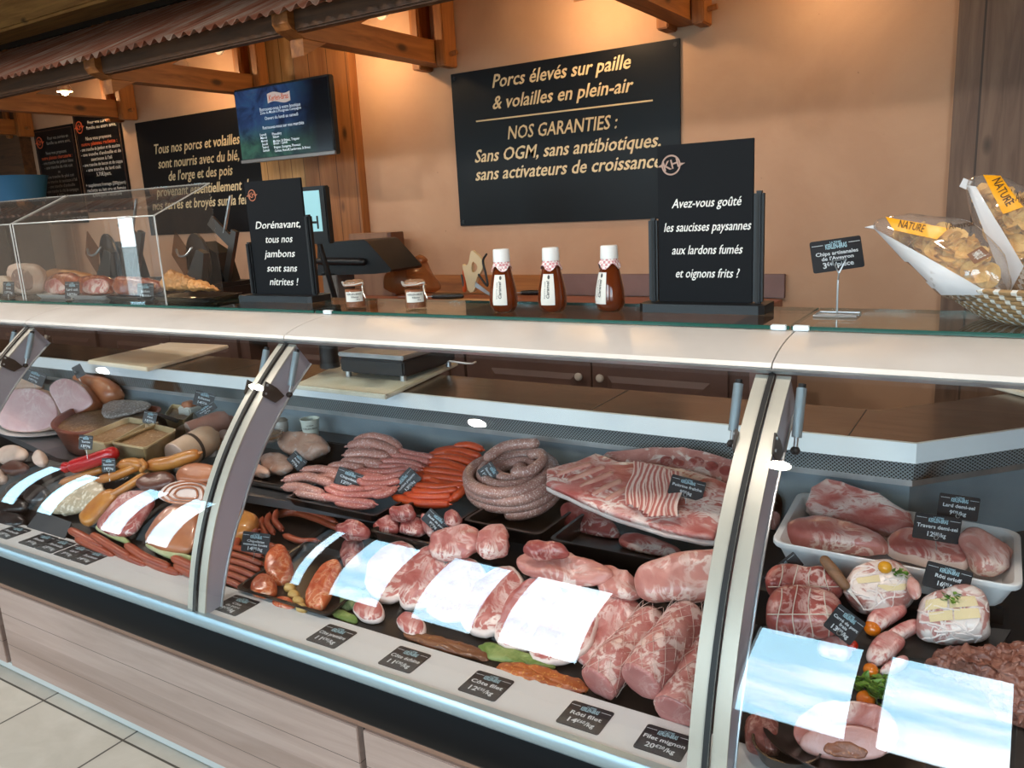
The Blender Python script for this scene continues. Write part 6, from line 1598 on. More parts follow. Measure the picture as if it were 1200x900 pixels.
# minced meat
random.seed(5)
b, A, n = lump_b([(1078, 780), (1100, 770), (1150, 765), (1200, 762), (1260, 775), (1270, 850), (1235, 868), (1180, 846), (1158, 826), (1150, 802), (1110, 792)], E(.002), 34, .05, .02, rough=.010, rs=34, rings=44, chaikin=4)
for i, q in enumerate(b.v): b.v[i] = q + noise.noise_vector(q * 90) * .0075 + noise.noise_vector(q * 210) * .0035
rest(b)
o = tag(put('minced_meat', b, m_mince, angle=80), 'heap of coarse brown minced meat at the near end of the deck', 'minced meat')
# stuffed roast cut open on an oval black plate
pc = on(985, 884, E(.012)); b = B().lathe([(0, 0), (.09, 0), (.128, .018), (.135, .020), (.130, .014), (.09, .002), (0, .002)], pc, 40, False, None, 1.0, .62)
tag(put('oval_plate', b, m_tray, angle=60), 'oval black plate under the sliced stuffed roast', 'plate')
poly = [(926, 868), (930, 846), (948, 830), (985, 824), (1020, 828), (1040, 838), (1052, 858), (1049, 880), (1030, 893), (985, 896), (945, 888)]
A, n = plane(poly, E(.02), 58)
P = [pp(*q, A, n) for q in poly]
t = thing('sliced_roast', 'stuffed pork roast cut open, brown filling in its pink face', 'roast', min(P, key=lambda q: q.z))
b = B(); b.pillow([q + V((0, .012, .0)) for q in P], n, .006, .07, 9, 4, .005, 20, 4); rest(b, .02); put('outside', b, m_marin2 if False else meat('roast_roasted', hx('b0675a'), hx('cf958a'), hx('e8d0c2'), .45, 18, .3, coat=.5), t, angle=70)
fp = [(934, 872), (944, 856), (985, 848), (1022, 852), (1040, 866), (1042, 882), (1026, 891), (985, 893), (948, 885)]
b = B(); b.pillow([pp(*q, A + n * .004, n) for q in fp], n, .008, .004, 7, 5, .0015, 24, 7); put('cut_face', b, meat('roast_cooked', hx('b8837b'), hx('c4938b'), hx('dab8b0'), .2, 12, .35), t, angle=70)
b = B(); b.pillow([pp(*q, A + n * .010, n) for q in [(962, 876), (974, 868), (1000, 870), (1018, 880), (1014, 889), (990, 890), (970, 885)]], n, .005, .003, 6, 4, .003, 70, 9); put('stuffing', b, speck('stuffing', hx('8a4f34'), hx('b8744a'), 140, .4, .5), t, angle=70)
A, n = plane([(960, 832)], Y(1.40), 20); q0, q1 = pp(922, 822, A, n), pp(965, 833, A, n); d = (q1 - q0)
t = thing('meat_fork', 'dark two-pronged fork laid over the sliced stuffed roast', 'fork', q1)
put('shank', B().tube([q1, q1 - d * .45], .0028, 8), m_black, t)
for sg in (-1, 1): put('prong', B().tube(smoothpath([q1 - d * .43, q1 - d * .6 + UZ * .004 * sg, q0 + UZ * .004 * sg]), .0016, 6), m_black, t)
lump('roasted_meat', 'dark reddish roasted meat at the foot of the near frame', 'meat', meat('roasted_dark', hx('6f332c'), hx('8f4f44'), hx('b98a7c'), .3, 40, .4), [(874, 880), (876, 842), (892, 836), (914, 842), (916, 880), (910, 892), (888, 888)], E(.0), 34, .03, .02, rough=.005, rs=30)
tag(put('dark_dish', B().lathe([(0, 0), (.05, 0), (.062, .03), (.058, .03), (.047, .005), (0, .005)], on(922, 886, E(.004)), 30, False), m_tray), 'small dark glossy dish behind the foot of the near frame', 'dish')

# ================================================================== the far bay
tag(put('oval_platter', B().lathe([(0, 0), (.15, 0), (.20, .010), (.205, .014), (.20, .014), (.15, .004), (0, .004)], pz(48, 503, SH + .0015), 40, False, None, 1.15, .75), m_white, angle=50), 'white oval platter under the two cut hams', 'platter')
def ham(label, face, depth, s, nrm, m_out, lift=0):
    low = max(face, key=lambda q: q[1]); A = on(low[0], low[1], s) + UZ * lift; n = V(nrm).normalized(); P = [pp(*q, A, n) for q in face]
    t = thing('cooked_ham', label, 'ham', min(P, key=lambda q: q.z))
    b = B(); c = sum(P, V()) / len(P); q = P
    for _ in range(2):
        r = []
        for i in range(len(q)): a_, c_ = q[i], q[(i + 1) % len(q)]; r += [a_ * .75 + c_ * .25, a_ * .25 + c_ * .75]
        q = r
    rows = []
    for d_, sc in ((.006, .93), (0, .985), (-.006, 1.0), (-.3 * depth, 1.02), (-.7 * depth, .95), (-.92 * depth, .75), (-depth, .35)): rows.append([c + (x - c) * sc + n * d_ for x in q])
    b.sheet(rows, True); b.f.append(tuple(range((len(rows) - 1) * len(q), len(rows) * len(q)))); rest(b, .012); put('rind', b, m_out, t, angle=70)
    b = B(); b.pillow([c + (x - c) * .97 + n * .003 for x in P], n, .006, .002, 8, 5, .0015, 14, 3); put('cut_face', b, m_ham, t, angle=70)
    return t
ham('large boiled ham with a wide pale cut face, on the white platter', [(-6, 480), (0, 466), (14, 456), (40, 453), (60, 461), (70, 477), (69, 492), (60, 503), (36, 508), (6, 505), (-5, 494)], .14, Y(1.815), (.30, -.86, .42), m_hamrind)
ham('smaller boiled ham with a bone end, behind the wide-faced ham', [(56, 456), (64, 446), (78, 442), (96, 450), (108, 464), (112, 474), (96, 484), (74, 490), (68, 476)], .10, Y(1.88), (.30, -.86, .42), m_brownrind, .0)
lump('whole_ham', 'brown-skinned whole ham at the back of the shelf', 'ham', m_brownrind, [(88, 441), (106, 439), (132, 443), (144, 456), (142, 470), (122, 478), (104, 466)], Y(2.03), 66, .06, .05, rough=.004)
lump('ham_end', 'small pink ham end at the back, under the slanted price tag', 'ham', m_hamrind, [(8, 446), (30, 442), (50, 446), (52, 456), (20, 458), (6, 458)], Y(1.98), 30, .03, .03, rough=.004)
def dish(name, label, rim, z, h, m_, fill, fm, sc=.72, boat=False):
    Q = [pz(*q, z) for q in rim]
    for a_ in Q: a_.y = min(a_.y, 2.078)
    q = Q
    for _ in range(3 if boat else 1):
        r = []
        for i in range(len(q)): a_, c_ = q[i], q[(i + 1) % len(q)]; k = .25 if boat else .06; r += [a_ * (1 - k) + c_ * k, a_ * k + c_ * (1 - k)]
        q = r
    c = sum(q, V()) / len(q); t = thing(name, label, 'terrine', V((c.x, c.y, z - h)))
    def rg(s_, dz): return [V((c.x + (x.x - c.x) * s_, c.y + (x.y - c.y) * s_, z + dz)) for x in q]
    b = B(); b.sheet([rg(sc, -h), rg(sc + .03, -h + .006), rg(.97, -.008), rg(1.0, -.006), rg(1.0, 0), rg(.94, 0), rg(.90, -.014), rg(sc * .9, -h + .008)], True); k = len(b.v); m = len(q); b.f.append(tuple(range(k - m, k))); b.f.append(tuple(range(m - 1, -1, -1)))
    put('dish', b, m_, t, angle=50)
    b = B(); b.pillow(rg(.90, -h * fill), UZ, .008, .02, 7, 5, .003, 40, 4, chaikin=0); put('pate', b, fm, t, angle=70)
    return t, c
t, c = dish('pate_terrine', 'long oval brown earthenware terrine, half sliced, beside the hams', [(56, 501), (64, 488), (92, 474), (130, 466), (170, 461), (196, 461), (206, 466), (198, 476), (176, 490), (132, 502), (84, 509)], .820, .118, m_terra, .22, m_pate, .78, True)
lump('pate_block', 'grey speckled block of pate lying in the long brown terrine', 'pate', m_jelly, [(118, 482), (124, 472), (150, 469), (176, 472), (178, 478), (150, 487), (122, 492)], .800, 14, .014, .012, rough=.003, rs=40)
m_cream = M('dish_cream', hx('c2b08c'), .35, c2=hx('b39c70'), ns=6, coat=.3)
dish('rectangular_terrine', 'cream rectangular terrine nearest the brown oval one', [(90, 513), (124, 520), (188, 495), (150, 488)], .852, .149, m_cream, .15, m_pate)
dish('rectangular_terrine', 'cream rectangular terrine with dark baked rim beside the cream pudding', [(129, 518), (170, 525), (208, 503), (172, 494)], .852, .149, m_cream, .15, m_pate)
dish('rectangular_terrine', 'cream terrine at the back of the shelf, a dark spoon across it', [(192, 487), (216, 492), (242, 475), (217, 469)], .84, .138, m_cream, .15, m_pate)
t = thing('spoon', 'black spoon lying across the terrines', 'spoon', pz(188, 492, .84)); put('handle', B().tube([pz(184, 485, .85), pz(207, 493, .845)], [.007, .009], 10), m_black, t)
def slicelog(name, label, p0, p1, s, r, mo, mf, lift=0, cat='sausage', dark=False):
    A, nn = plane([p0], s, 10); A = A + UZ * (r + lift); q0, q1 = pp(*p0, A, nn), pp(*p1, A, nn); d = (q1 - q0).normalized(); L = (q1 - q0).length
    t = thing(name, label, cat, V((q0.x, q0.y, q0.z - r))); b = B(); b.tube([q0 + d * L * k / 6 for k in range(7)], [r] * 6 + [r * .8], 26, None)
    b.tube([q1 - d * .001, q1 + d * r * .3], [r * .8, r * .3], 26); put('casing', b, mo, t, angle=60)
    ux = d.cross(UZ).normalized(); uy = ux.cross(d); b = B(); b.pillow([q0 + (ux * math.cos(a) + uy * math.sin(a)) * r * .98 for a in [2 * PI * k / 24 for k in range(24)]], -d, .003, .001, 5, 5, .0, 10, 0, chaikin=0); put('cut_face', b, mf, t)
    if dark:
        b = B(); rows = []
        for e in (.42, .50): rows.append([q0 + d * L * e + (ux * math.cos(a) + uy * math.sin(a)) * r * 1.01 for a in [2 * PI * k / 26 for k in range(26)]])
        b.sheet(rows, True); put('dark_band', b, M('band_dark', hx('3a302a'), .5), t)
    return t
m_puds = M('white_pudding', hx('cdb9a4'), .4, c2=hx('c2a68c'), ns=8); m_pudf = M('pudding_face', hx('dcc4b4'), .5, c2=hx('d4b6a6'), ns=30)
slicelog('white_pudding', 'thick cream-coloured pudding log with a dark band, cut face forward', (206, 536), (248, 512), .742, .056, m_puds, m_pudf, 0, 'pudding', True)
slicelog('cooked_sausage', 'thick smooth pink cooked sausage behind the cream pudding log', (222, 508), (266, 492), .765, .046, M('cooked_pink', hx('c99a8a'), .35, c2=hx('bd8674'), ns=8), m_pudf, .012)
lump('pate_slice', 'tan pate slice resting on the pink cooked sausage', 'pate', m_puds, [(204, 504), (218, 496), (240, 490), (250, 486), (249, 494), (232, 502), (214, 504)], Y(1.90), 30, .008, .006, rough=.002)
a = pz(216, 494, .80)
t = thing('paper_packet', 'small white paper packet of meat standing among the terrines', 'packet', a)
put('wrapper', B().box((a.x - .035, a.y, SH + .0015), (a.x + .045, a.y + .06, .86), .006), M('paper_white', hx('d6d2c8'), .6), t); b = B(); b.pillow([V((a.x - .03, a.y + .005, SH + .158)), V((a.x + .04, a.y + .005, SH + .158)), V((a.x + .04, a.y + .055, SH + .158)), V((a.x - .03, a.y + .055, SH + .158))], UZ, .022, .01, 6, 3, .003, 40, 2); put('meat', b, m_brownrind, t)
o = pz(250, 532, .745); t = thing('foil_tray', 'round foil tray of brown potted meat tied with string, by the arched frame', 'dish', o)
put('dish', B().lathe([(0, 0), (.044, 0), (.054, .026), (.060, .027), (.052, .022), (.042, .003), (0, .003)], o, 30, False), m_alu, t)
put('filling', B().pillow([o + V((.050 * math.cos(a), .050 * math.sin(a), .022)) for a in [k * PI / 8 for k in range(16)]], UZ, .02, .018, 7, 3, .003, 50, 5), m_pate, t)
put('string', B().tube(smoothpath([o + V((-.05, 0, .028)), o + V((-.02, .01, .044)), o + V((.02, -.01, .044)), o + V((.05, .0, .028))]), .0014, 6).tube(smoothpath([o + V((0, -.05, .028)), o + V((0, 0, .046)), o + V((0, .05, .028))]), .0014, 6), m_string, t)
lump('fat_piece', 'white fatty lump of meat beside the foil tray', 'meat', m_rind, [(255, 512), (262, 505), (272, 507), (272, 515), (260, 517)], Y(1.9), 30, .018, .015, rough=.002)
# lower deck of the far bay, heaped towards the shelf
_h = heap((120, 634), .600, (180, 545), 1.575)
def HL(h=0.0): return ('heap', _h[1] + _h[2] * (h or 0.0), _h[2])
t = thing('red_sausage', 'bright red shiny sausage tied at one end', 'sausage', on(84, 554, HL(.03)))
A, n = plane([(95, 550)], HL(.045), 14); b = B(); pts = smoothpath([pp(88, 546, A, n), pp(108, 540, A, n), pp(131, 532, A, n)]); b.tube(pts, .026, 20); put('casing', b, M('casing_red', hx('b01418'), .25, coat=.4), t, angle=70)
q = pp(83, 546, A, n); d = (pts[0] - pts[3]).normalized(); b = B(); b.tube([q, q + d * .010, q + d * .024, q + d * .034], [.006, .016, .021, .014], 14); put('tied_end', b, M('casing_red', hx('b01418')), t, angle=70)
G = 'golden smoked sausages of the far bay'
for lb, p_, r, l in (('golden smoked sausage tip lying below the red sausage', [(74, 565), (95, 558), (118, 551)], .0135, 0), ('long golden smoked sausage running up to its knot', [(118, 562), (140, 556), (166, 545)], .0155, .01), ('thick golden smoked sausage beyond the knot', [(178, 545), (200, 542), (228, 533)], .023, .01), ('golden smoked sausage lying under the long one', [(124, 584), (145, 573), (168, 558)], .015, 0), ('short golden sausage end behind the small tag', [(143, 545), (155, 543), (165, 545)], .020, .01)):
    link('smoked_sausage', lb, 'sausage', m_smoke, p_, HL(), 18, r, None, l)
put_ = tag(put('sausage_knot', B().tube(smoothpath([on(166, 540, HL(.05)), on(170, 546, HL(.05)), on(166, 551, HL(.04))]), .009, 10), m_smoke), 'twisted golden knot joining two smoked sausages', 'sausage')
lump('smoked_belly', 'brown smoked belly piece beside the arched frame', 'meat', m_brownrind, [(206, 566), (214, 548), (240, 544), (262, 548), (260, 566), (232, 572)], HL(.01), 26, .03, .02, rough=.004)
lump('dried_sausage', 'dark dried sausage piece behind the rolled pancetta', 'sausage', speck('dry_dark', hx('5d3326'), hx('8a5a44'), 90, .3, .4), [(158, 568), (170, 556), (200, 552), (208, 562), (196, 574), (170, 578)], HL(.01), 20, .02, .015, rough=.003)
t = thing('rolled_pancetta', 'rolled pancetta showing white and brown swirls', 'meat', on(215, 590, HL(.0)))
poly = [(184, 582), (196, 568), (222, 562), (244, 566), (250, 580), (246, 592), (222, 592), (196, 590)]
b, A, n = lump_b(poly, HL(.02), 44, .014, .05, rough=.003, sharp=5); put('roll', b, m_rind, t, angle=70)
for k in range(3):
    sc = .86 - k * .22; cx_, cy_ = 218, 578; b = B(); P = [pp(cx_ + (q[0] - cx_) * sc, cy_ + (q[1] - cy_) * sc, A + n * (.013 + k * .001), n) for q in poly]; P = smoothpath(P + [P[0]], 4); b.tube(P, .0035, 8); put('lean_swirl', b, m_brownrind, t)
lump('sliced_sausage', 'pale flat pack of sliced tripe sausage, ruffled edge', 'meat', speck('tripe', hx('b8a88c'), hx('ddd2bc'), 70, .45, .5), [(50, 600), (56, 584), (78, 570), (100, 562), (122, 566), (126, 580), (104, 596), (80, 606)], HL(.0), 20, .022, .012, rough=.008, rs=40)
for i, (lb, poly) in enumerate((('white-moulded dry sausage at the dark end of the deck', [(-4, 536), (4, 524), (22, 522), (33, 528), (30, 538), (12, 544), (0, 544)]), ('brown dry sausage half hidden under the white-moulded one', [(2, 548), (16, 540), (32, 542), (36, 552), (20, 558), (4, 556)]), ('small white oval dry sausage standing apart', [(40, 540), (44, 530), (51, 528), (56, 536), (54, 546), (45, 548)]), ('white slice end at the dark frame edge', [(-8, 558), (-2, 548), (6, 552), (9, 562), (4, 568), (-6, 568)]))):
    lump('dry_sausage', lb, 'sausage', m_pudf if i != 1 else speck('dry_dark', hx('5d3326'), hx('8a5a44')), poly, HL(.02), 24, .022, .018, rough=.003)
for i, (lb, poly) in enumerate((('black pudding piece behind the other three', [(8, 574), (22, 564), (42, 566), (46, 576), (28, 584), (10, 584)]), ('shiny black pudding piece at the pack end', [(28, 584), (40, 570), (56, 570), (62, 582), (50, 592), (34, 592)]), ('black pudding piece nearest the dark frame edge', [(-6, 596), (4, 584), (24, 584), (36, 592), (28, 602), (4, 604)]), ('brownish pudding piece just behind the front strip', [(-6, 612), (4, 600), (26, 602), (34, 610), (22, 620), (0, 620)]))):
    lump('black_pudding', lb, 'pudding', m_dark, poly, HL(.0), 24, .024, .015, rough=.004)
tag(put('slate_tile', B().prism([on(28, 622, HL(.006)), on(72, 640, HL(.006)), on(84, 612, HL(.006)), on(46, 598, HL(.006))], (0, 0, -.005)), M('slate_tile', hx('3a3c3e'), .6), smooth=False), 'small dark slate tile behind the front strip', 'tile')
G = 'reddish cured sausages behind the front strip'
for p_, l in ([(84, 622), (100, 630), (120, 640)], 0), ([(92, 632), (112, 642), (132, 652)], 0), ([(110, 628), (130, 640), (150, 652)], .01), ([(128, 640), (148, 652), (170, 662)], 0), ([(150, 640), (172, 654), (196, 664)], .008), ([(170, 656), (190, 666), (208, 672)], 0), ([(205, 655), (220, 662), (234, 668)], .01), ([(208, 664), (220, 670), (232, 676)], 0):
    link('cured_sausage', 'reddish cured sausage lying just behind the front strip', 'sausage', m_chor, p_, HL(), 16, .014, G, l)
for i, (lb, poly, m_) in enumerate((('wrapped dark red cured ham under the first wide bright pane', [(112, 622), (124, 600), (152, 572), (186, 580), (168, 612), (150, 634)], m_red), ('wrapped brown cured ham under the second wide bright pane', [(166, 640), (182, 612), (206, 586), (238, 596), (232, 640), (214, 654)], m_brownrind), ('golden sliced sausage beside the pale ruffled pack', [(92, 610), (106, 592), (128, 572), (142, 578), (122, 602), (104, 620)], m_smoke))):
    lump('cured_ham', lb, 'meat', m_, poly, HL(.006), 24, .024, .015, rough=.004)
for i, (lb, poly) in enumerate((('pale cream wrapper edge below the first wide bright pane', [(110, 620), (118, 612), (150, 630), (156, 640), (130, 632)]), ('pale green wrapper edge below the second wide bright pane', [(168, 640), (176, 636), (205, 648), (232, 652), (230, 662), (196, 656)]))):
    lump('wrapper_edge', lb, 'wrapper', M('wrap_green', hx('b7b58c'), .4, c2=hx('8f9a62'), ns=14), poly, HL(.004), 20, .010, .008, rough=.002)
# shelf underside end by the frame
# ================================================================== ledge: boards and scale
def board(label, px4, z, th, m_, name='cutting_board'):
    Q = [pz(*q, z + th) for q in px4]; b = B(); b.prism(Q, (0, 0, -th))
    bm = bmesh.new(); vs = [bm.verts.new(q) for q in b.v]; [bm.faces.new([vs[i] for i in f]) for f in b.f]; bmesh.ops.bevel(bm, geom=bm.edges[:], offset=.004, segments=2, affect='EDGES')
    return tag(put(name, B().bm(bm), m_, angle=40), label, 'cutting board')
m_bcream = M('board_cream', hx('fdf0dc'), .5, c2=hx('f6e4ca'), ns=10, stretch=(.3, 3, 3))
m_bpale = M('board_pale', hx('e2ddcc'), .45, c2=hx('d4cdb8'), ns=10)
board('cream plastic cutting board sticking out over the ledge above the hams', [(102, 422), (172, 431), (268, 404), (198, 401)], .9945, .018, m_bcream)
board('pale cutting board under the weighing scale', [(343, 451), (452, 463), (537, 424), (425, 414)], .9945, .016, m_bpale)
board('pale cutting board end at the turned ledge', [(1152, 447), (1220, 464), (1240, 446), (1175, 438)], .9945, .016, m_bpale)
zs_ = 1.0097
a, c, e = pz(396, 444, zs_), pz(476, 448, zs_), pz(525, 417, zs_)
t = thing('weighing_scale', 'black weighing scale with a steel platter on the pale board', 'scale', V(((a.x + c.x) / 2, (a.y + e.y) / 2, zs_)))
x0, x1, y0, y1 = a.x - .01, c.x, c.y - .01, c.y + .30
put('body', B().box((x0, y0, zs_ + .022), (x1, y1, zs_ + .075), .006), M('scale_black', hx('25282b'), .4), t)
put('platter', B().box((x0 - .004, y0 - .004, zs_ + .079), (x1 + .004, y1 + .004, zs_ + .095), .004), m_alu, t)
put('platter_support', B().box((x0 + .05, y0 + .05, zs_ + .074), (x1 - .05, y1 - .05, zs_ + .080)), m_black, t, smooth=False)
for fx in (x0 + .02, x1 - .02):
    for fy in (y0 + .02, y1 - .02): put('foot', B().tube([V((fx, fy, zs_)), V((fx, fy, zs_ + .024))], .011, 14, None), m_alu, t)
put('base_plate', B().box((x0 + .03, y0 + .03, zs_ + .012), (x1 - .02, y1, zs_ + .022), .003), m_black, t)
hx0 = py_(387, 428, y0 + .05).x - .03
put('display_column', B().tube([V((hx0 + .03, y0 + .05, zs_ + .035)), V((hx0 + .03, y0 + .05, zs_ + .16))], .036, 24, None), m_black, t); put('column_base', B().tube([V((hx0 + .03, y0 + .05, zs_ + .022)), V((hx0 + .03, y0 + .05, zs_ + .040))], .038, 24, None), M('scale_black', hx('25282b')), t)
put('cable', B().tube(smoothpath([V((x1 - .02, y1 - .05, zs_ + .03)), V((x1 + .06, y1 + .0, zs_ + .012)), V((x1 + .05, y1 + .06, zs_ + .006))]), .0035, 8), m_white, t)

# ================================================================== clear display box with cooked meats on the glass shelf
m_acr = glass('acrylic', .06, (.95, .95, .94), .0, .03, hx('cfcac4')); m_acre = M('acrylic_edge', hx('b8b6b0'), .25)
def abox(label, x0, x1):
    t = thing('display_box', label, 'display case', V(((x0 + x1) / 2, 1.95, SZ)))
    y0, y1, z1, z2 = 1.835, 2.09, 1.625, 1.735; e = .004
    put('front_pane', B().box((x0, y0, SZ), (x1, y0 + e, z1)), m_acr, t, smooth=False)
    put('sloped_pane', B().prism([V((x0, y0, z1)), V((x0, y1, z2)), V((x0, y1, z2 + e)), V((x0, y0, z1 + e))], (x1 - x0, 0, 0)), m_acr, t, smooth=False)
    for x in (x0, x1 - e): put('side_pane', B().prism([V((x, y0 + e, SZ)), V((x, y1, SZ)), V((x, y1, z2)), V((x, y0 + e, z1))], (e, 0, 0)), m_acr, t, smooth=False)
    for p0, p1 in (((x0, y0, SZ), (x0, y0, z1)), ((x1, y0, SZ), (x1, y0, z1)), ((x0, y0, z1), (x1, y0, z1)), ((x0, y0, z1), (x0, y1, z2)), ((x1, y0, z1), (x1, y1, z2)), ((x0, y1, z2), (x1, y1, z2))):
        put('edge', B().tube([V(p0), V(p1)], .0028, 6, None), m_acre, t)
abox('clear acrylic display box with roasted meats, beside the ham sign', -3.59, -2.635)
abox('clear acrylic display box at the far end, its neighbour nearer', -4.60, -3.61)
def dishq(name, label, x0, x1, y0, y1, m_, h=.018):
    b = B(); s = .85
    def rr(k, z): 
        pts = []
        for cx_, cy_, a0 in ((x1 - .03, y1 - .03, 0), (x0 + .03, y1 - .03, PI / 2), (x0 + .03, y0 + .03, PI), (x1 - .03, y0 + .03, 1.5 * PI)):
            for j in range(5): pts.append(V((cx_ + (.03 - k) * math.cos(a0 + j * PI / 8), cy_ + (.03 - k) * math.sin(a0 + j * PI / 8), z)))
        return pts
    b.sheet([rr(.018, SZ), rr(.0, SZ + h), rr(.004, SZ + h), rr(.022, SZ + .004)], True); b.f.append(tuple(range(60, 80))); b.f.append(tuple(range(19, -1, -1)))
    return tag(put(name, b, m_, angle=50), label, 'tray')
xa = lambda p: pz(p, 349, SZ).x
dishq('oval_dish', 'white dish of roasted pork inside the clear display box', xa(48), xa(146), 1.87, 2.05, m_white)
dishq('black_dish', 'black dish of glazed pork inside the clear display box', xa(146), xa(205), 1.87, 2.05, m_tray)
dishq('black_dish', 'black plate of golden cooked slices between the display box and the ham sign', xa(196) + .06, xa(284), 1.88, 2.06, m_tray)
def roll(name, label, poly, y, up, m_, cat='roast', cf=None, cm=None):
    A = py_(*max(poly, key=lambda q: q[1]), y); n = V((0, -1, .25)).normalized(); P = [pp(*q, A, n) for q in poly]
    base = min(P, key=lambda q: q.z); t = thing(name, label, cat, base); b = B(); b.pillow(P, n, up, .04, 8, 3, .004 if m_ is not m_gold else .008, 24 if m_ is not m_gold else 60, random.uniform(0, 30)); put('outside', b, m_, t, angle=70)
    if cf:
        b = B(); b.pillow([pp(*q, A + n * (up * .75), n) for q in cf], n, .012, .012, 7, 5, .002, 30, 1); put('cut_face', b, cm, t, angle=70)
    return t
m_gold = M('golden_meat', hx('c98a4e'), .42, c2=hx('d9a066'), ns=14)
m_glaze = meat('glazed_pork', hx('7d3420'), hx('a8532c'), hx('cf9066'), .3, 26, .22, coat=.6)
roll('roast_pork', 'large pale roast with a grey-brown cut face in the display box', [(10, 328), (12, 312), (28, 308), (46, 310), (54, 322), (54, 340), (40, 345), (16, 344)], 1.97, .03, m_hamrind, 'roast', [(14, 330), (16, 317), (28, 312), (40, 322), (41, 340), (24, 341)], speck('cut_grey', hx('8d6e62'), hx('b89c8c'), 60, .4, .4))
roll('roast_belly', 'roasted belly with a pink striped cut face on the white dish', [(53, 342), (56, 324), (80, 318), (96, 324), (96, 344), (74, 347)], 1.97, .03, m_glaze, 'roast', [(54, 342), (55, 329), (68, 325), (78, 334), (78, 343), (64, 345)], m_belly)
roll('roast_belly', 'roasted belly with a pale cut face in the middle of the display box', [(92, 344), (94, 326), (112, 322), (132, 324), (134, 344), (112, 347)], 1.97, .03, m_glaze, 'roast', [(98, 342), (99, 330), (112, 326), (127, 328), (128, 343), (110, 345)], m_belly)
roll('glazed_rack', 'dark glazed pork rack on the black dish in the display box', [(134, 345), (134, 326), (152, 323), (178, 326), (190, 332), (188, 344), (160, 348)], 1.94, .03, m_glaze)
roll('golden_roast', 'long golden roast top behind the pink cut faces in the display box', [(50, 330), (56, 314), (84, 316), (112, 322), (118, 332), (86, 336)], 2.01, .025, m_smoke)
roll('cold_cut', 'pale flat meat slices at the far end of the shelf', [(-6, 344), (-4, 326), (8, 322), (14, 332), (12, 344)], 1.93, .02, m_puds)
for k in range(6):
    x = 196 + k * 8; roll('cooked_slice', 'golden cooked meat slice standing in a leaning row on the black plate', [(x - 6, 341 - k * .3), (x - 4, 322 + k * 2.5), (x + 6, 315 + k * 3.6), (x + 14, 322 + k * 3.2), (x + 16, 340)], 1.96 - k * .004, .02, m_gold, 'meat')['group'] = 'golden slices on the black plate'
# ================================================================== price tags among the food
def TG(label, quad, foot, s, lines): pricetag(label, quad, on(foot[0], foot[1], s), lines)
TG('price tag on the pink chipolatas, facing forward', [(397, 546), (426.5, 557), (391, 566)], (404, 576), H1, ['Chipolatas', '12€90/kg'])
TG('tilted price tag on the orange sausages', [(457.5, 571), (479, 548), (474, 583)], (481, 578), H2, ['Saucisse piquante', '13€90/kg'])
TG('narrow price tag turned sideways on the coiled sausage', [(566, 536), (577.5, 553), (568, 556)], (575, 570), Y(1.86), ['Saucisse', '11€90/kg'])
TG('price tag on the belly slab next to the fanned slices', [(786, 555), (826, 565.5), (784, 578)], (804, 590), Y(1.82), ['Poitrine fraîche', '9€90/kg'])
TG('price tag on the rib strip half behind the arched frame', [(855, 560), (892, 561), (856, 583)], (872, 592), Y(1.80), ['Travers', '12€80/kg'])
TG('tilted price tag in the dark red diced pork', [(505, 595), (528, 616), (493, 608)], (508, 626), Y(1.655), ['Sauté de porc', '9€90/kg'])
TG('price tag among the red smoked sausages by the arched frame', [(284, 622), (316, 626), (283, 646)], (296, 652), D(.05), ['Chipolatas', 'saumurées fumées', '14€90/kg'])
TG('dark price tag standing edgeways in the big pork joint', [(819.5, 682), (837, 661), (828, 708)], (834, 700), D(.08), ['20€20'])
TG('sideways price tag on the poultry tray', [(338, 526), (352, 540), (344, 540)], (350, 548), Y(1.80), ['Poule', '9€90/kg'])
TG('price tag reading salted bacon, behind the other one in the bin', [(1100.5, 577), (1148, 584), (1099, 605)], (1120, 640), Y(1.90), ['Lard demi-sel', '9€90 /kg'])
TG('price tag reading salted ribs, in the middle of the white bin', [(1071.5, 599.5), (1126, 608), (1070.5, 630)], (1098, 640), Y(1.84), ['Travers demi-sel', '12€80/kg'])
TG('price tag on the cheese roast', [(1086.5, 656.5), (1140, 671), (1081, 686)], (1112, 703), Y(1.645), ['Rôti orloff', '16€95/kg'])
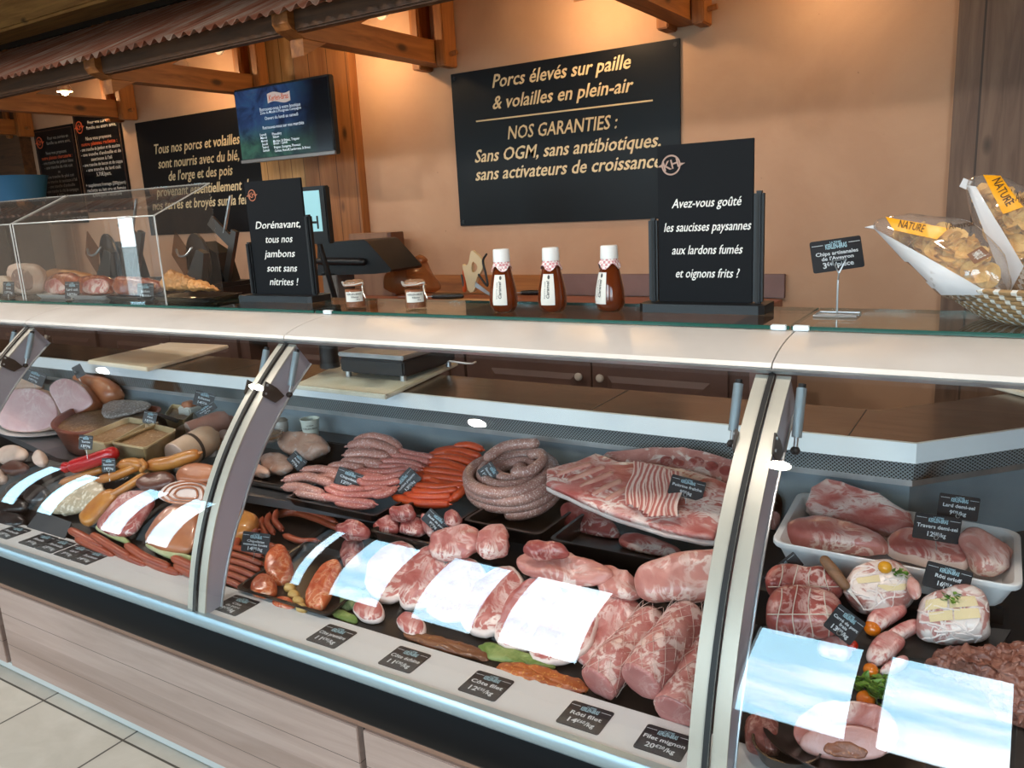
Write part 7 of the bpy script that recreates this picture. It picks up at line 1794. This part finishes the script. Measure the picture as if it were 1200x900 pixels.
TG('slanted price tag in front of the larger tied roast', [(977.5, 704), (1009, 728), (971, 736)], (985, 746), Y(1.53), ['Carré de porc', 'frais', '13€90/kg'])
TG('slanted price tag leaning on the white bin behind the tied roasts', [(893, 676), (930, 646), (905, 692)], (928, 690), Y(1.66), ['Rouelle', 'de porc'])
TG('slanted price tag above the wide-faced ham', [(30, 430), (54, 440), (26, 444)], (44, 460), Y(1.96), ['Jambon', '19€90/kg'])
TG('narrow price tag turned sideways in the brown whole ham', [(87, 423), (94, 436), (90, 434)], (95, 446), Y(1.98), None)
TG('price tag stuck in the cream rectangular terrine', [(170, 481), (185.5, 484), (166, 495)], (178, 500), Y(1.80), ['Pâté', '15€90/kg'])
TG('price tag at the back of the shelf, hindmost of the pair', [(228, 456), (251, 462), (227, 474)], (240, 486), Y(1.96), ['Rillettes', '14€50/kg'])
TG('tilted price tag in front of the hindmost of the pair', [(229, 483), (250, 469), (233, 492)], (241, 494), Y(1.94), ['Fromage de tête', '12€50/kg'])
TG('price tag on the end of the terrine above the red sausage', [(90, 510), (106, 511), (95, 526)], (102, 534), Y(1.47), ['Terrine', '13€90/kg'])
TG('price tag in front of the red sausage', [(120.5, 537), (136.5, 537), (118, 553)], (128, 560), HL(.03), ['Saucisson', '14€90/kg'])
for i, (q, f) in enumerate((([(3, 330), (16, 330), (4, 347)], (10, 349)), ([(75, 330), (92, 330), (77, 350)], (84, 351)), ([(160, 332), (179, 332), (162, 352)], (170, 353)))):
    base = pz(f[0], f[1], SZ); o, u, v, w_, h_ = face_axes(q, (base - EYE).dot(RC @ V((0, 0, -1))))
    t = thing('price_card', ['black price card standing before the pale roast in the far display box', 'black price card in front of the white dish of roasts', 'black price card in front of the dark glazed rack'][i], 'price tag', base, 'standing price cards on the glass shelf')
    tag_face(t, o - v * ((o.z - h_ / 2) - SZ) * 0, u, v, w_, h_, [['Rôti', '17€90/kg'], ['Lard cuit', '16€90/kg'], ['Jambon', '19€90/kg']][i]); put('foot', B().tube([base, o - v * h_ * .4], .003, 8), m_acre, t)
